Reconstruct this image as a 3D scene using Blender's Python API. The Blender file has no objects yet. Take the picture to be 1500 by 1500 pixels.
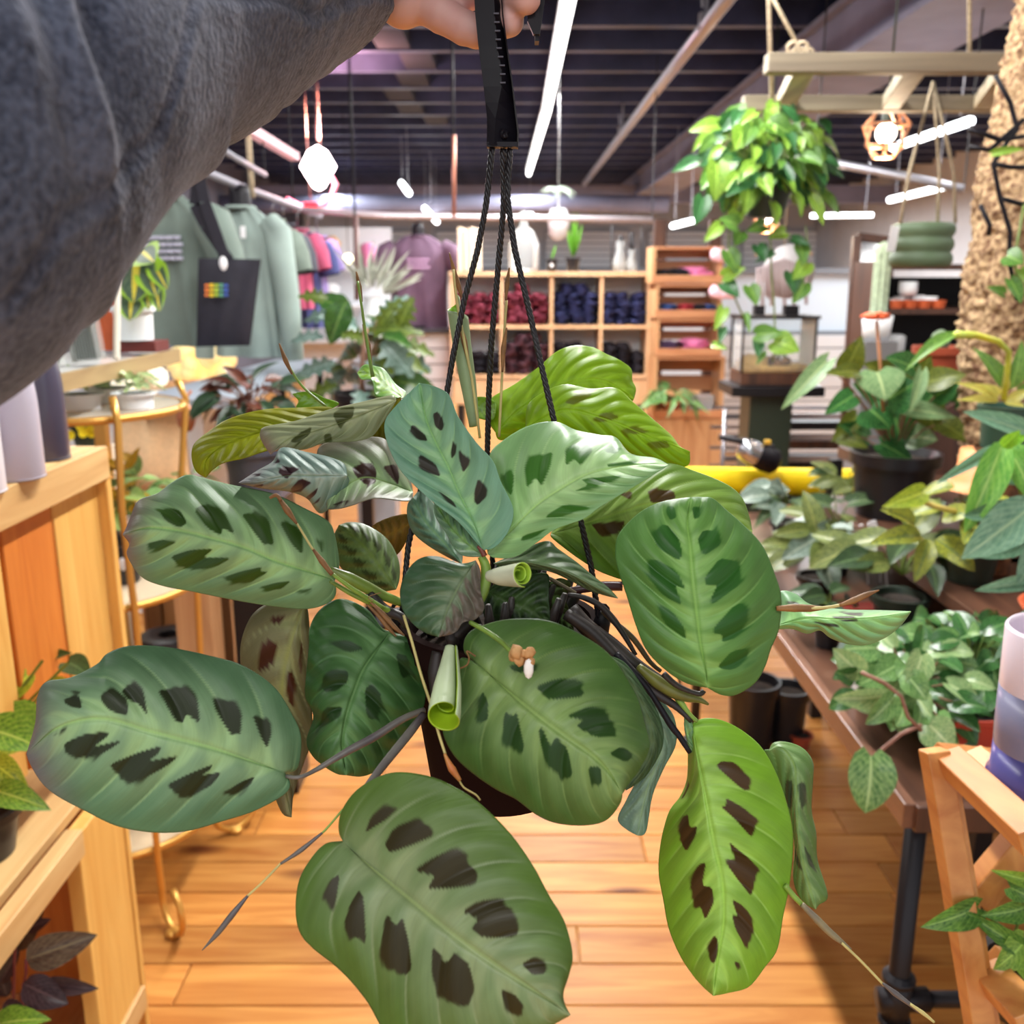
import bpy, math, random
import numpy as np
from mathutils import Vector, Matrix, noise as mnoise

# ---------------------------------------------------------------- camera, world, lights, exposure
F = 1400.0; PITCH = math.radians(13.8); EYE = Vector((0, 0, 1.55))
SC = bpy.context.scene; COL = SC.collection
cam_d = bpy.data.cameras.new('camera'); cam = bpy.data.objects.new('camera', cam_d); COL.objects.link(cam)
cam.location = EYE; cam.rotation_euler = (math.pi/2 - PITCH, 0, 0)
cam_d.sensor_width = 36; cam_d.lens = 36*F/1500; cam_d.clip_start = 0.02
cam_d.dof.use_dof = True; cam_d.dof.focus_distance = 0.50; cam_d.dof.aperture_fstop = 12.0
SC.camera = cam
SC.view_settings.view_transform = 'Standard'; SC.view_settings.look = 'None'
SC.view_settings.exposure = 0.35; SC.view_settings.gamma = 1.0; SC.view_settings.use_curve_mapping = False
world = bpy.data.worlds.new('world'); SC.world = world; world.use_nodes = True
bg = world.node_tree.nodes['Background']; bg.inputs[0].default_value = (0.92, 0.95, 1.0, 1); bg.inputs[1].default_value = 0.85
try:
    SC.cycles.use_denoising = True; SC.cycles.max_bounces = 6; SC.cycles.sample_clamp_indirect = 4; SC.cycles.caustics_reflective = False; SC.cycles.caustics_refractive = False
except Exception: pass

def area(name, loc, sx, sy, power, col=(1, 1, 1), rot=(0, 0, 0)):
    l = bpy.data.lights.new(name, 'AREA'); l.shape = 'RECTANGLE'; l.size = sx; l.size_y = sy; l.energy = power; l.color = col
    o = bpy.data.objects.new(name, l); o.location = loc; o.rotation_euler = rot; COL.objects.link(o); return o
def point(name, loc, power, col=(1, 1, 1), r=0.04):
    l = bpy.data.lights.new(name, 'POINT'); l.energy = power; l.color = col; l.shadow_soft_size = r
    o = bpy.data.objects.new(name, l); o.location = loc; COL.objects.link(o); return o
area('ceiling_tube_light', (0.25, 4.0, 2.70), 0.08, 6.0, 190, (1, 0.99, 0.96))
area('ceiling_tube_light_far', (0.25, 9.4, 2.70), 0.08, 5.4, 190, (1, 0.99, 0.97))
area('ceiling_tube_light_left', (-1.9, 2.6, 2.68), 0.08, 4.0, 40, (1, 0.98, 0.95))
area('ceiling_tube_light_right', (2.4, 3.0, 2.50), 0.08, 4.0, 30, (1, 0.98, 0.95))
area('fill_light_behind', (-0.5, -1.0, 2.6), 1.8, 0.9, 60, (1, 1, 0.98), (math.radians(-25), 0, 0))  # unseen fill panel added behind the camera to brighten the plant's front
area('ceiling_tube_light_back', (-2.2, 12.0, 2.60), 0.1, 5.0, 150, (0.95, 0.98, 1))
area('ceiling_tube_light_back_right', (3.2, 10.5, 2.50), 0.1, 6.0, 190, (0.95, 0.98, 1))

# ---------------------------------------------------------------- helpers
def Q(px, py, d):
    u = (px-750)/F; v = (750-py)/F
    return Vector((u*d, (math.cos(PITCH)+v*math.sin(PITCH))*d, 1.55+(v*math.cos(PITCH)-math.sin(PITCH))*d))
def P(px, py, y):
    v = (750-py)/F; return Q(px, py, y/(math.cos(PITCH)+v*math.sin(PITCH)))
def PZ(px, py, z):
    v = (750-py)/F; return Q(px, py, (z-1.55)/(v*math.cos(PITCH)-math.sin(PITCH)))
def S(r, g, b):
    return tuple(((c/255)/12.92 if c <= 10.3 else ((c/255+0.055)/1.055)**2.4) for c in (r, g, b))
def rnd(a, b): return random.uniform(a, b)
random.seed(7)

class MB:
    def __init__(s): s.v = []; s.f = []; s.m = []; s.mi = 0
    def add(s, vs, fs):
        n = len(s.v); s.v += [tuple(p) for p in vs]
        for f in fs: s.f.append(tuple(i+n for i in f)); s.m.append(s.mi)
        return s
    def box(s, c, d, M=None):
        x, y, z = d[0]/2, d[1]/2, d[2]/2; c = Vector(c)
        vs = [Vector((i*x, j*y, k*z)) for i in (-1, 1) for j in (-1, 1) for k in (-1, 1)]
        if M is not None: vs = [M @ p for p in vs]
        return s.add([p+c for p in vs], [(0, 1, 3, 2), (4, 6, 7, 5), (0, 4, 5, 1), (2, 3, 7, 6), (0, 2, 6, 4), (1, 5, 7, 3)])
    def bar(s, a, b, w, h, up=(0, 0, 1)):
        a = Vector(a); b = Vector(b); y = (b-a); L = y.length; y.normalize(); u = Vector(up)
        x = y.cross(u)
        if x.length < 1e-4: x = y.cross(Vector((1, 0, 0)))
        x.normalize(); z = x.cross(y)
        M = Matrix((x, y, z)).transposed()
        return s.box((a+b)/2, (w, L, h), M)
    def tube(s, pts, r, n=8, cap=True):
        pts = [Vector(p) for p in pts]; m = len(pts)
        if not hasattr(r, '__len__'): r = [r]*m
        vs = []; ref = None
        for i, p in enumerate(pts):
            t = (pts[min(i+1, m-1)]-pts[max(i-1, 0)])
            if t.length < 1e-9: t = Vector((0, 0, 1))
            t.normalize()
            if ref is None: ref = Vector((1, 0, 0)) if abs(t.x) < 0.8 else Vector((0, 1, 0))
            a = (ref-t*ref.dot(t)); a.normalize(); b = t.cross(a); ref = a
            for k in range(n):
                th = 2*math.pi*k/n; vs.append(p+(a*math.cos(th)+b*math.sin(th))*r[i])
        fs = [(i*n+k, i*n+(k+1) % n, (i+1)*n+(k+1) % n, (i+1)*n+k) for i in range(m-1) for k in range(n)]
        if cap: fs += [tuple(range(n))[::-1], tuple((m-1)*n+k for k in range(n))]
        return s.add(vs, fs)
    def lathe(s, prof, c, n=24, M=None):
        c = Vector(c); vs = []; m = len(prof)
        for (r, z) in prof:
            for k in range(n):
                th = 2*math.pi*k/n; p = Vector((r*math.cos(th), r*math.sin(th), z))
                vs.append((M @ p if M is not None else p)+c)
        fs = [(i*n+k, i*n+(k+1) % n, (i+1)*n+(k+1) % n, (i+1)*n+k) for i in range(m-1) for k in range(n)]
        return s.add(vs, fs)
    def ball(s, c, r, n=10, jit=0, seed=0):
        if not hasattr(r, '__len__'): r = (r, r, r)
        prof = []; vs = []; c = Vector(c); m = max(4, n//2+1)
        for i in range(m+1):
            ph = math.pi*i/m
            for k in range(n):
                th = 2*math.pi*k/n; p = Vector((math.sin(ph)*math.cos(th), math.sin(ph)*math.sin(th), math.cos(ph)))
                q = 1+jit*mnoise.noise(p*2.3+Vector((seed*7.1, 0, 0)))
                vs.append(c+Vector((p.x*r[0]*q, p.y*r[1]*q, p.z*r[2]*q)))
        fs = [(i*n+k, (i+1)*n+k, (i+1)*n+(k+1) % n, i*n+(k+1) % n) for i in range(m) for k in range(n)]
        return s.add(vs, fs)
    def prism(s, poly, a, off):
        """poly: list of world points (planar); extruded along off"""
        off = Vector(off); n = len(poly); vs = [Vector(p) for p in poly]; vs += [p+off for p in vs]
        return s.add(vs, [tuple(range(n))[::-1], tuple(range(n, 2*n))]+[(i, (i+1) % n, n+(i+1) % n, n+i) for i in range(n)])

WL = {}
def wl(o): return WL.get(o.name, Vector((0, 0, 0))) if o else Vector((0, 0, 0))
def mk(name, mb, mats, parent=None, smooth=False, bevel=0, kind=None, label=None, cat=None, group=None, origin=None):
    vs = np.array(mb.v, dtype=float)
    c = Vector(origin) if origin is not None else Vector(((vs[:, 0].min()+vs[:, 0].max())/2, (vs[:, 1].min()+vs[:, 1].max())/2, vs[:, 2].min()))
    me = bpy.data.meshes.new(name); me.from_pydata((vs-np.array(c)).tolist(), [], mb.f)
    if not isinstance(mats, (list, tuple)): mats = [mats]
    for m in mats: me.materials.append(m)
    if len(mats) > 1: me.polygons.foreach_set('material_index', mb.m)
    if smooth: me.polygons.foreach_set('use_smooth', [True]*len(me.polygons))
    o = bpy.data.objects.new(name, me); COL.objects.link(o)
    if smooth == 'auto':
        bpy.data.meshes[me.name].set_sharp_from_angle(angle=math.radians(40))
    if parent: o.parent = parent; o.location = c-wl(parent)
    else: o.location = c
    WL[o.name] = c
    if bevel:
        b = o.modifiers.new('bevel', 'BEVEL'); b.width = bevel; b.segments = 2; b.limit_method = 'ANGLE'
    if kind: o['kind'] = kind
    if label: o['label'] = label
    if cat: o['category'] = cat
    if group: o['group'] = group
    return o
def thing(name, label, cat, loc, group=None):
    o = bpy.data.objects.new(name, None); o.empty_display_size = 0.02; COL.objects.link(o); o.location = loc
    o['label'] = label; o['category'] = cat
    if group: o['group'] = group
    WL[o.name] = Vector(loc); return o
def inst(name, me, M, parent=None, **k):
    o = bpy.data.objects.new(name, me); COL.objects.link(o)
    if parent: o.parent = parent; o.matrix_basis = Matrix.Translation(-wl(parent)) @ M
    else: o.matrix_basis = M
    WL[o.name] = M.to_translation()
    for a, b in k.items():
        if b: o[a] = b
    return o

# ---------------------------------------------------------------- materials
def nt(name):
    m = bpy.data.materials.new(name); m.use_nodes = True; t = m.node_tree
    return m, t, t.nodes['Principled BSDF'], t.nodes['Material Output']
def mat(name, c, rough=0.5, metal=0.0, var=0.0, bump=0.0, scale=20, emit=0, trans=0, sheen=0, c2=None, spec=None, coat=0):
    m, t, b, out = nt(name); N = t.nodes; L = t.links
    b.inputs['Base Color'].default_value = (*c, 1); b.inputs['Roughness'].default_value = rough; b.inputs['Metallic'].default_value = metal
    if emit: b.inputs['Emission Color'].default_value = (*c, 1); b.inputs['Emission Strength'].default_value = emit
    if trans: b.inputs['Transmission Weight'].default_value = trans; b.inputs['IOR'].default_value = 1.1
    if sheen: b.inputs['Sheen Weight'].default_value = sheen; b.inputs['Sheen Roughness'].default_value = 0.4
    if coat: b.inputs['Coat Weight'].default_value = coat
    if spec is not None: b.inputs['Specular IOR Level'].default_value = spec
    if var or bump or c2:
        tc = N.new('ShaderNodeTexCoord'); n = N.new('ShaderNodeTexNoise'); n.inputs['Scale'].default_value = scale; n.inputs['Detail'].default_value = 5
        L.new(tc.outputs['Object'], n.inputs['Vector'])
        if var or c2:
            r = N.new('ShaderNodeMix'); r.data_type = 'RGBA'
            cc = c2 or tuple(max(0, x*(1-var)) for x in c); ca = c if c2 else tuple(min(1, x*(1+var)) for x in c)
            r.inputs[6].default_value = (*ca, 1); r.inputs[7].default_value = (*cc, 1)
            rp = N.new('ShaderNodeMapRange'); rp.inputs[1].default_value = 0.35; rp.inputs[2].default_value = 0.65
            L.new(n.outputs[0], rp.inputs[0]); L.new(rp.outputs[0], r.inputs[0]); L.new(r.outputs[2], b.inputs['Base Color'])
        if bump:
            bp = N.new('ShaderNodeBump'); bp.inputs['Strength'].default_value = bump; bp.inputs['Distance'].default_value = 0.004
            L.new(n.outputs[0], bp.inputs['Height']); L.new(bp.outputs[0], b.inputs['Normal'])
    return m
def glow(name, c, s):
    m, t, b, out = nt(name); b.inputs['Base Color'].default_value = (*c, 1)
    b.inputs['Emission Color'].default_value = (*c, 1); b.inputs['Emission Strength'].default_value = s; return m
def glass(name, c=(0.9, 0.95, 0.95), a=0.25):
    m, t, b, out = nt(name); N = t.nodes; L = t.links
    tr = N.new('ShaderNodeBsdfTransparent'); mx = N.new('ShaderNodeMixShader'); fr = N.new('ShaderNodeFresnel'); ad = N.new('ShaderNodeMath'); ad.inputs[1].default_value = a; ad.use_clamp = True
    tr.inputs[0].default_value = (*c, 1); b.inputs['Base Color'].default_value = (*c, 1); b.inputs['Roughness'].default_value = 0.08
    L.new(fr.outputs[0], ad.inputs[0]); L.new(ad.outputs[0], mx.inputs[0]); L.new(tr.outputs[0], mx.inputs[1]); L.new(b.outputs[0], mx.inputs[2]); L.new(mx.outputs[0], out.inputs[0])
    return m
def wood(name, c1, c2, axis=1, rough=0.4, knots=0.5, sc=1.0, rv=0.25, cr=None):
    """grain runs along axis; every object gets its own tone"""
    m, t, b, out = nt(name); N = t.nodes; L = t.links
    tc = N.new('ShaderNodeTexCoord'); oi = N.new('ShaderNodeObjectInfo')
    ad = N.new('ShaderNodeVectorMath'); ad.operation = 'ADD'
    mu = N.new('ShaderNodeVectorMath'); mu.operation = 'SCALE'; mu.inputs['Scale'].default_value = 37.0
    cb = N.new('ShaderNodeCombineXYZ'); [L.new(oi.outputs['Random'], cb.inputs[i]) for i in range(3)]
    L.new(cb.outputs[0], mu.inputs[0]); L.new(tc.outputs['Object'], ad.inputs[0]); L.new(mu.outputs[0], ad.inputs[1])
    mp = N.new('ShaderNodeMapping'); s = [26*sc]*3; s[axis] = 2.2*sc; mp.inputs['Scale'].default_value = s
    L.new(ad.outputs[0], mp.inputs[0])
    n = N.new('ShaderNodeTexNoise'); n.inputs['Scale'].default_value = 1.0; n.inputs['Detail'].default_value = 6; n.inputs['Distortion'].default_value = 1.2
    L.new(mp.outputs[0], n.inputs['Vector'])
    mr = N.new('ShaderNodeMapRange'); mr.inputs[1].default_value = 0.3; mr.inputs[2].default_value = 0.7; L.new(n.outputs[0], mr.inputs[0])
    mx = N.new('ShaderNodeMix'); mx.data_type = 'RGBA'; mx.inputs[6].default_value = (*c1, 1); mx.inputs[7].default_value = (*c2, 1); L.new(mr.outputs[0], mx.inputs[0])
    # knots
    mp2 = N.new('ShaderNodeMapping'); s = [9*sc]*3; s[axis] = 3.5*sc; mp2.inputs['Scale'].default_value = s; L.new(ad.outputs[0], mp2.inputs[0])
    vo = N.new('ShaderNodeTexVoronoi'); vo.inputs['Scale'].default_value = 0.62; L.new(mp2.outputs[0], vo.inputs['Vector'])
    kr = N.new('ShaderNodeMapRange'); kr.inputs[1].default_value = 0.05; kr.inputs[2].default_value = 0.20; kr.inputs[3].default_value = knots; kr.inputs[4].default_value = 0
    L.new(vo.outputs['Distance'], kr.inputs[0])
    mk_ = N.new('ShaderNodeMix'); mk_.data_type = 'RGBA'; mk_.inputs[7].default_value = (c2[0]*0.30, c2[1]*0.2, c2[2]*0.15, 1)
    L.new(kr.outputs[0], mk_.inputs[0]); L.new(mx.outputs[2], mk_.inputs[6])
    hs = N.new('ShaderNodeHueSaturation'); vr = N.new('ShaderNodeMapRange'); vr.inputs[3].default_value = 1-rv; vr.inputs[4].default_value = 1+rv*0.6
    L.new(oi.outputs['Random'], vr.inputs[0]); L.new(vr.outputs[0], hs.inputs['Value']); L.new(mk_.outputs[2], hs.inputs['Color'])
    L.new(hs.outputs[0], b.inputs['Base Color']); b.inputs['Roughness'].default_value = rough
    bp = N.new('ShaderNodeBump'); bp.inputs['Strength'].default_value = 0.15; bp.inputs['Distance'].default_value = 0.002; L.new(n.outputs[0], bp.inputs['Height']); L.new(bp.outputs[0], b.inputs['Normal'])
    return m
def leafmat(name, c, c2=None, vein=None, var=0.35, scale=14, rough=0.38, trl=0.25, stripe=None):
    """broad leaf: uv.x across (0..1), uv.y along; pale midrib and side veins, blotchy tone"""
    m, t, b, out = nt(name); N = t.nodes; L = t.links
    c2 = c2 or tuple(x*0.45 for x in c); vein = vein or tuple(min(1, x*1.5+0.03) for x in c)
    tc = N.new('ShaderNodeTexCoord'); oi = N.new('ShaderNodeObjectInfo'); n = N.new('ShaderNodeTexNoise'); n.inputs['Scale'].default_value = scale; n.noise_dimensions = '4D'
    mw = N.new('ShaderNodeMath'); mw.operation = 'MULTIPLY'; mw.inputs[1].default_value = 50; L.new(oi.outputs['Random'], mw.inputs[0]); L.new(mw.outputs[0], n.inputs['W'])
    L.new(tc.outputs['Object'], n.inputs['Vector'])
    mr = N.new('ShaderNodeMapRange'); mr.inputs[1].default_value = 0.5-var/2; mr.inputs[2].default_value = 0.5+var/2; L.new(n.outputs[0], mr.inputs[0])
    mx = N.new('ShaderNodeMix'); mx.data_type = 'RGBA'; mx.inputs[6].default_value = (*c, 1); mx.inputs[7].default_value = (*c2, 1); L.new(mr.outputs[0], mx.inputs[0])
    sp = N.new('ShaderNodeSeparateXYZ'); L.new(tc.outputs['UV'], sp.inputs[0])
    su = N.new('ShaderNodeMath'); su.operation = 'SUBTRACT'; su.inputs[1].default_value = 0.5; L.new(sp.outputs[0], su.inputs[0])
    ab = N.new('ShaderNodeMath'); ab.operation = 'ABSOLUTE'; L.new(su.outputs[0], ab.inputs[0])
    m1 = N.new('ShaderNodeMapRange'); m1.inputs[1].default_value = 0.015; m1.inputs[2].default_value = 0.05; m1.inputs[3].default_value = 0.9; m1.inputs[4].default_value = 0; L.new(ab.outputs[0], m1.inputs[0])
    # side veins: sin((y - |x|)*k)
    q = N.new('ShaderNodeMath'); q.operation = 'SUBTRACT'; L.new(sp.outputs[1], q.inputs[0]); L.new(ab.outputs[0], q.inputs[1])
    k = N.new('ShaderNodeMath'); k.operation = 'MULTIPLY'; k.inputs[1].default_value = 44; L.new(q.outputs[0], k.inputs[0])
    si = N.new('ShaderNodeMath'); si.operation = 'SINE'; L.new(k.outputs[0], si.inputs[0])
    m2 = N.new('ShaderNodeMapRange'); m2.inputs[1].default_value = 0.82; m2.inputs[2].default_value = 1.0; m2.inputs[3].default_value = 0; m2.inputs[4].default_value = 0.5; L.new(si.outputs[0], m2.inputs[0])
    mm = N.new('ShaderNodeMath'); mm.operation = 'MAXIMUM'; L.new(m1.outputs[0], mm.inputs[0]); L.new(m2.outputs[0], mm.inputs[1])
    m3 = N.new('ShaderNodeMix'); m3.data_type = 'RGBA'; m3.inputs[7].default_value = (*vein, 1); L.new(mm.outputs[0], m3.inputs[0]); L.new(mx.outputs[2], m3.inputs[6])
    last = m3.outputs[2]
    if stripe:   # (colour, half width, edge colour)
        m4 = N.new('ShaderNodeMapRange'); m4.inputs[1].default_value = stripe[1]*0.7; m4.inputs[2].default_value = stripe[1]; m4.inputs[3].default_value = 1; m4.inputs[4].default_value = 0; L.new(ab.outputs[0], m4.inputs[0])
        m5 = N.new('ShaderNodeMix'); m5.data_type = 'RGBA'; m5.inputs[7].default_value = (*stripe[0], 1); L.new(m4.outputs[0], m5.inputs[0]); L.new(last, m5.inputs[6]); last = m5.outputs[2]
        m6 = N.new('ShaderNodeMapRange'); m6.inputs[1].default_value = 0.30; m6.inputs[2].default_value = 0.36; m6.inputs[3].default_value = 0; m6.inputs[4].default_value = 1; L.new(ab.outputs[0], m6.inputs[0])
        m7 = N.new('ShaderNodeMix'); m7.data_type = 'RGBA'; m7.inputs[7].default_value = (*stripe[2], 1); L.new(m6.outputs[0], m7.inputs[0]); L.new(last, m7.inputs[6]); last = m7.outputs[2]
    L.new(last, b.inputs['Base Color']); b.inputs['Roughness'].default_value = rough
    tl = N.new('ShaderNodeBsdfTranslucent'); L.new(last, tl.inputs[0]); ms = N.new('ShaderNodeMixShader'); ms.inputs[0].default_value = trl
    L.new(b.outputs[0], ms.inputs[1]); L.new(tl.outputs[0], ms.inputs[2]); L.new(ms.outputs[0], out.inputs[0])
    return m

# unit leaf meshes: base at origin, tip at +Y (length 1), width 1 along X, normal +Z
def unit_leaf(kind, m, fold=0.25, droop=0.25, n=11, wave=0.0, curl=0.0):
    prof = {
        'ovate': lambda t: math.sin(math.pi*min(1, t**0.8))**0.75,
        'heart': lambda t: (math.sin(math.pi*min(1, t+.02)**0.60)**0.70)*(1-.12*t) if t < .98 else 0,
        'orb': lambda t: (math.sin(math.pi*min(1, t+.015)**0.72)**0.58) if t < .99 else 0,
        'lance': lambda t: math.sin(math.pi*t**0.75)**1.0,
        'round': lambda t: math.sqrt(max(0, 1-(2*t-1)**2)),
        'arrow': lambda t: math.sin(math.pi*min(1, t+.03)**0.48)**0.8 if t < .98 else 0,
        'lobed': lambda t: math.sin(math.pi*t**0.8)**0.7*(0.72+0.28*math.cos(t*26)),
    }[kind]
    if kind == 'lobed': n = 22
    vs = []; uv = []; fs = []; W = (-1, -0.5, 0, 0.5, 1)
    for i in range(n+1):
        t = i/n; w = prof(t)*0.5
        back = -0.16*(1-t/0.22) if kind in ('heart', 'arrow', 'orb') and t < 0.22 else 0
        for s in W:
            z = fold*abs(s)*w - droop*t*t + wave*abs(s)**2*math.sin(t*19+s)*0.5 - curl*s*s*w
            vs.append((s*w, t+back*abs(s), z)); uv.append(((s+1)/2, t))
    for i in range(n):
        for j in range(4): a = i*5+j; fs.append((a, a+1, a+6, a+5))
    me = bpy.data.meshes.new('leaf'); me.from_pydata(vs, [], fs); me.materials.append(m)
    ul = me.uv_layers.new(name='UVMap'); li = np.zeros(len(me.loops), dtype=np.int32); me.loops.foreach_get('vertex_index', li)
    ul.data.foreach_set('uv', np.array(uv, dtype=np.float32)[li].ravel()); me.polygons.foreach_set('use_smooth', [True]*len(me.polygons))
    return me
def leafM(a, b, w, nrm=(0, -0.5, 1), L=None):
    a = Vector(a); b = Vector(b); y = b-a; ln = y.length; y.normalize(); n = Vector(nrm); x = y.cross(n)
    if x.length < 1e-4: x = Vector((1, 0, 0))
    x.normalize(); z = x.cross(y)
    return Matrix.Translation(a) @ Matrix((x*w, y*ln, z*ln)).transposed().to_4x4()
def bush(root, crown, n, rad, lens, meshes, nrm=(0, -0.4, 1), wr=0.6, squash=0.8, stem_m=None, droop=-0.1, front=0.0, low=-0.3, sr=0.0016, lname='leaf', seed=1):
    """leaves scattered over a dome round the crown, each on its own stalk"""
    rs = random.Random(seed); crown = Vector(crown); st = MB()
    for i in range(n):
        th = rs.uniform(0, 2*math.pi); h = rs.uniform(low, 1.0)
        d = Vector((math.cos(th)*math.sqrt(max(0.05, 1-h*h)), math.sin(th)*math.sqrt(max(0.05, 1-h*h)), h*squash))
        d.y -= front
        p = crown+d*rad*rs.uniform(0.45, 1.0); ln = rs.uniform(*lens)
        e = Vector((d.x, d.y, d.z*0.4+droop)); e.normalize(); e = (e+Vector((rs.uniform(-.5, .5), rs.uniform(-.5, .5), rs.uniform(-.4, .3)))).normalized()
        nn = Vector(nrm)+Vector((rs.uniform(-.5, .5), rs.uniform(-.5, .3), rs.uniform(-.3, .5)))
        inst(lname, rs.choice(meshes), leafM(p-e*ln*0.2, p+e*ln*0.8, ln*wr*rs.uniform(.85, 1.15), nn), root)
        if stem_m:
            b0 = crown+Vector((0, 0, -rad*squash*0.3)); q0 = p-e*ln*0.2
            st.tube([b0, b0.lerp(q0, 0.5)+Vector((0, 0, rad*0.12)), q0], sr, 5, False)
    if stem_m: mk('stem', st, stem_m, root, True, kind='stuff')
def pot(root, c, r, h, m, soil, taper=0.75, rim=0.012, name='pot', n=28, rimh=None):
    """c = centre of the base"""
    mb = MB(); rb = r*taper; rh = rimh or h*0.16
    mb.lathe([(0.001, 0), (rb, 0), (r*0.94, h-rh), (r+rim*0.4, h-rh), (r+rim*0.5, h), (r-rim*0.3, h), (r*0.86, h*0.85), (0.001, h*0.85)], c, n)
    o = mk(name, mb, m, root, 'auto')
    s = MB(); s.lathe([(0.001, h*0.9), (r*0.5, h*0.9), (r*0.88, h*0.87)], c, 16); mk('soil', s, soil, root, True)
    return o
M_SOIL = mat('soil', S(48, 36, 28), 0.95, var=0.6, bump=0.8, scale=90)
M_BLK = mat('black_plastic', S(24, 21, 28), 0.45, spec=.25)
# ================================================================= materials of the shop
M_PINE = wood('pine_boards', S(200, 140, 70), S(166, 98, 38), 0, 0.45, 1.0, 1.0, 0.24)
M_PINE.node_tree.nodes['Principled BSDF'].inputs['Specular IOR Level'].default_value = .3
M_PINEF = wood('pine_boards_far', S(200, 142, 74), S(170, 106, 44), 0, 0.45, 0.5, 1.0, 0.1)
M_CEIL = mat('ceiling_dark', S(30, 32, 48), 0.8, var=0.3, scale=3)
M_JOIST = mat('joist_dark', S(58, 62, 90), 0.42, var=0.25, scale=5)
M_BEAM = mat('beam_grey', S(128, 130, 156), 0.6, var=0.12, scale=4)
M_WALLG = mat('wall_pale_grey', S(205, 208, 214), 0.8, var=0.05, scale=3)
M_WHITE = mat('white_panel', S(232, 235, 240), 0.55)
M_GAP = mat('slat_gap', S(120, 122, 128), 0.7)
M_CONDUIT = mat('conduit_metal', S(176, 176, 186), 0.35, 0.6)
M_TUBE = glow('tube_lamp_glass', (1.0, 0.99, 0.95), 5)
M_TUBEF = glow('tube_lamp_glass_far', (0.95, 0.98, 1.0), 6)
M_STEEL = mat('black_steel', S(36, 34, 38), 0.4, 0.5)
M_CHROME = mat('steel_bright', S(190, 190, 198), 0.25, 0.9)
M_PLY = wood('pale_birch', S(226, 190, 150), S(206, 164, 122), 2, 0.45, 0.15, 0.7, 0.08)
M_CRATE = wood('orange_crate_wood', S(208, 152, 108), S(184, 120, 80), 0, 0.5, 0.4, 1.0, 0.12)
M_CRATEV = wood('orange_crate_wood_upright', S(216, 170, 124), S(190, 138, 94), 2, 0.5, 0.4, 1.0, 0.1)
M_DARKW = wood('dark_table_wood', S(98, 66, 50), S(66, 44, 36), 1, 0.28, 0.3, 0.8, 0.1)
M_BROWN = wood('brown_cabinet_wood', S(92, 58, 42), S(60, 38, 30), 2, 0.45, 0.2, 0.8, 0.1)
M_ROPEJ = mat('jute_rope', S(176, 158, 132), 0.85, var=0.25, scale=120, bump=0.4)
M_GREY = mat('grey_laminate', S(150, 158, 170), 0.35)
M_DGREEN = mat('dark_green_plastic', S(44, 56, 46), 0.4)
M_BLKPOT = mat('black_nursery_pot', S(30, 28, 32), 0.35)
M_TERRA = mat('terracotta', S(198, 92, 50), 0.7, var=0.12, scale=20)
M_TERRAD = mat('terracotta_dark', S(164, 72, 44), 0.7, var=0.15, scale=20)
M_REDPOT = mat('red_plastic_pot', S(186, 62, 42), 0.45)
M_GOLD = mat('brass_paint', S(214, 160, 78), 0.32, 0.55)
M_WPAPER = mat('white_card', S(240, 240, 244), 0.6)
M_STALK = mat('stalk_green', S(110, 130, 60), 0.5)
M_STALKB = mat('stalk_brown', S(140, 100, 80), 0.5)

# ---------------------------------------------------------------- setting
def plain(name, mb, m, kind='structure', **k): return mk(name, mb, m, kind=kind, **k)
XL, XR, YB = -3.6, 5.2, 17.0
mb = MB(); mb.box(((XL+XR)/2, 7.0, -.03), (XR-XL, 20.4, .04)); floor = plain('floor', mb, M_PINEF)
W_ = 0.132; rs = random.Random(11); lens = [0.7, 0.9, 1.1, 1.4, 1.7]; pm = {}
def plank_mesh(L_, w=W_):
    key = (round(L_, 2), w)
    if key not in pm:
        m = MB(); g = 0.003; x = L_/2-g/2; y = w/2-g/2; z = .012; c = .0025
        m.add([(-x, -y, 0), (x, -y, 0), (x, y, 0), (-x, y, 0), (-x, -y, z-c), (x, -y, z-c), (x, y, z-c), (-x, y, z-c), (-x+c, -y+c, z), (x-c, -y+c, z), (x-c, y-c, z), (-x+c, y-c, z)],
              [(0, 1, 5, 4), (1, 2, 6, 5), (2, 3, 7, 6), (3, 0, 4, 7), (4, 5, 9, 8), (5, 6, 10, 9), (6, 7, 11, 10), (7, 4, 8, 11), (8, 9, 10, 11)])
        me = bpy.data.meshes.new('plank'); me.from_pydata(m.v, [], m.f); me.materials.append(M_PINE); pm[key] = me
    return pm[key]
r = 0; y = 1.05
while y < 5.9:
    xlo, xhi = -0.65*y-0.6, min(0.62*y+0.7, 3.6); x = xlo+rs.uniform(-.8, 0)
    while x < xhi:
        L_ = rs.choice(lens) if y < 4 else rs.choice([1.7, 2.0, 2.4])
        inst('plank', plank_mesh(L_), Matrix.Translation((x+L_/2, y, -.0115+rs.uniform(0, .0006))), floor); x += L_
    y += W_
gapm = mat('floor_gap', S(70, 38, 20), 0.8)
mb = MB()
while y < 15.5: mb.box((.8, y, -.0095), (8.0, W_-.006, .003)); y += W_
mk('far_planks', mb, M_PINEF, floor, kind='stuff')
mb = MB(); mb.box(((XL+XR)/2, 7.6, 3.16), (XR-XL, 19.2, .06)); ceil_ = plain('ceiling', mb, M_CEIL)
mb = MB(); mb.box((0, 0, 0), (XR-XL-.1, .07, .24)); jm = bpy.data.meshes.new('joist'); jm.from_pydata(mb.v, [], mb.f); jm.materials.append(M_JOIST)
yy = 4.0
while yy < 16.6:
    inst('joist', jm, Matrix.Translation(((XL+XR)/2, yy, 3.02)), ceil_); yy += 0.6
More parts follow.
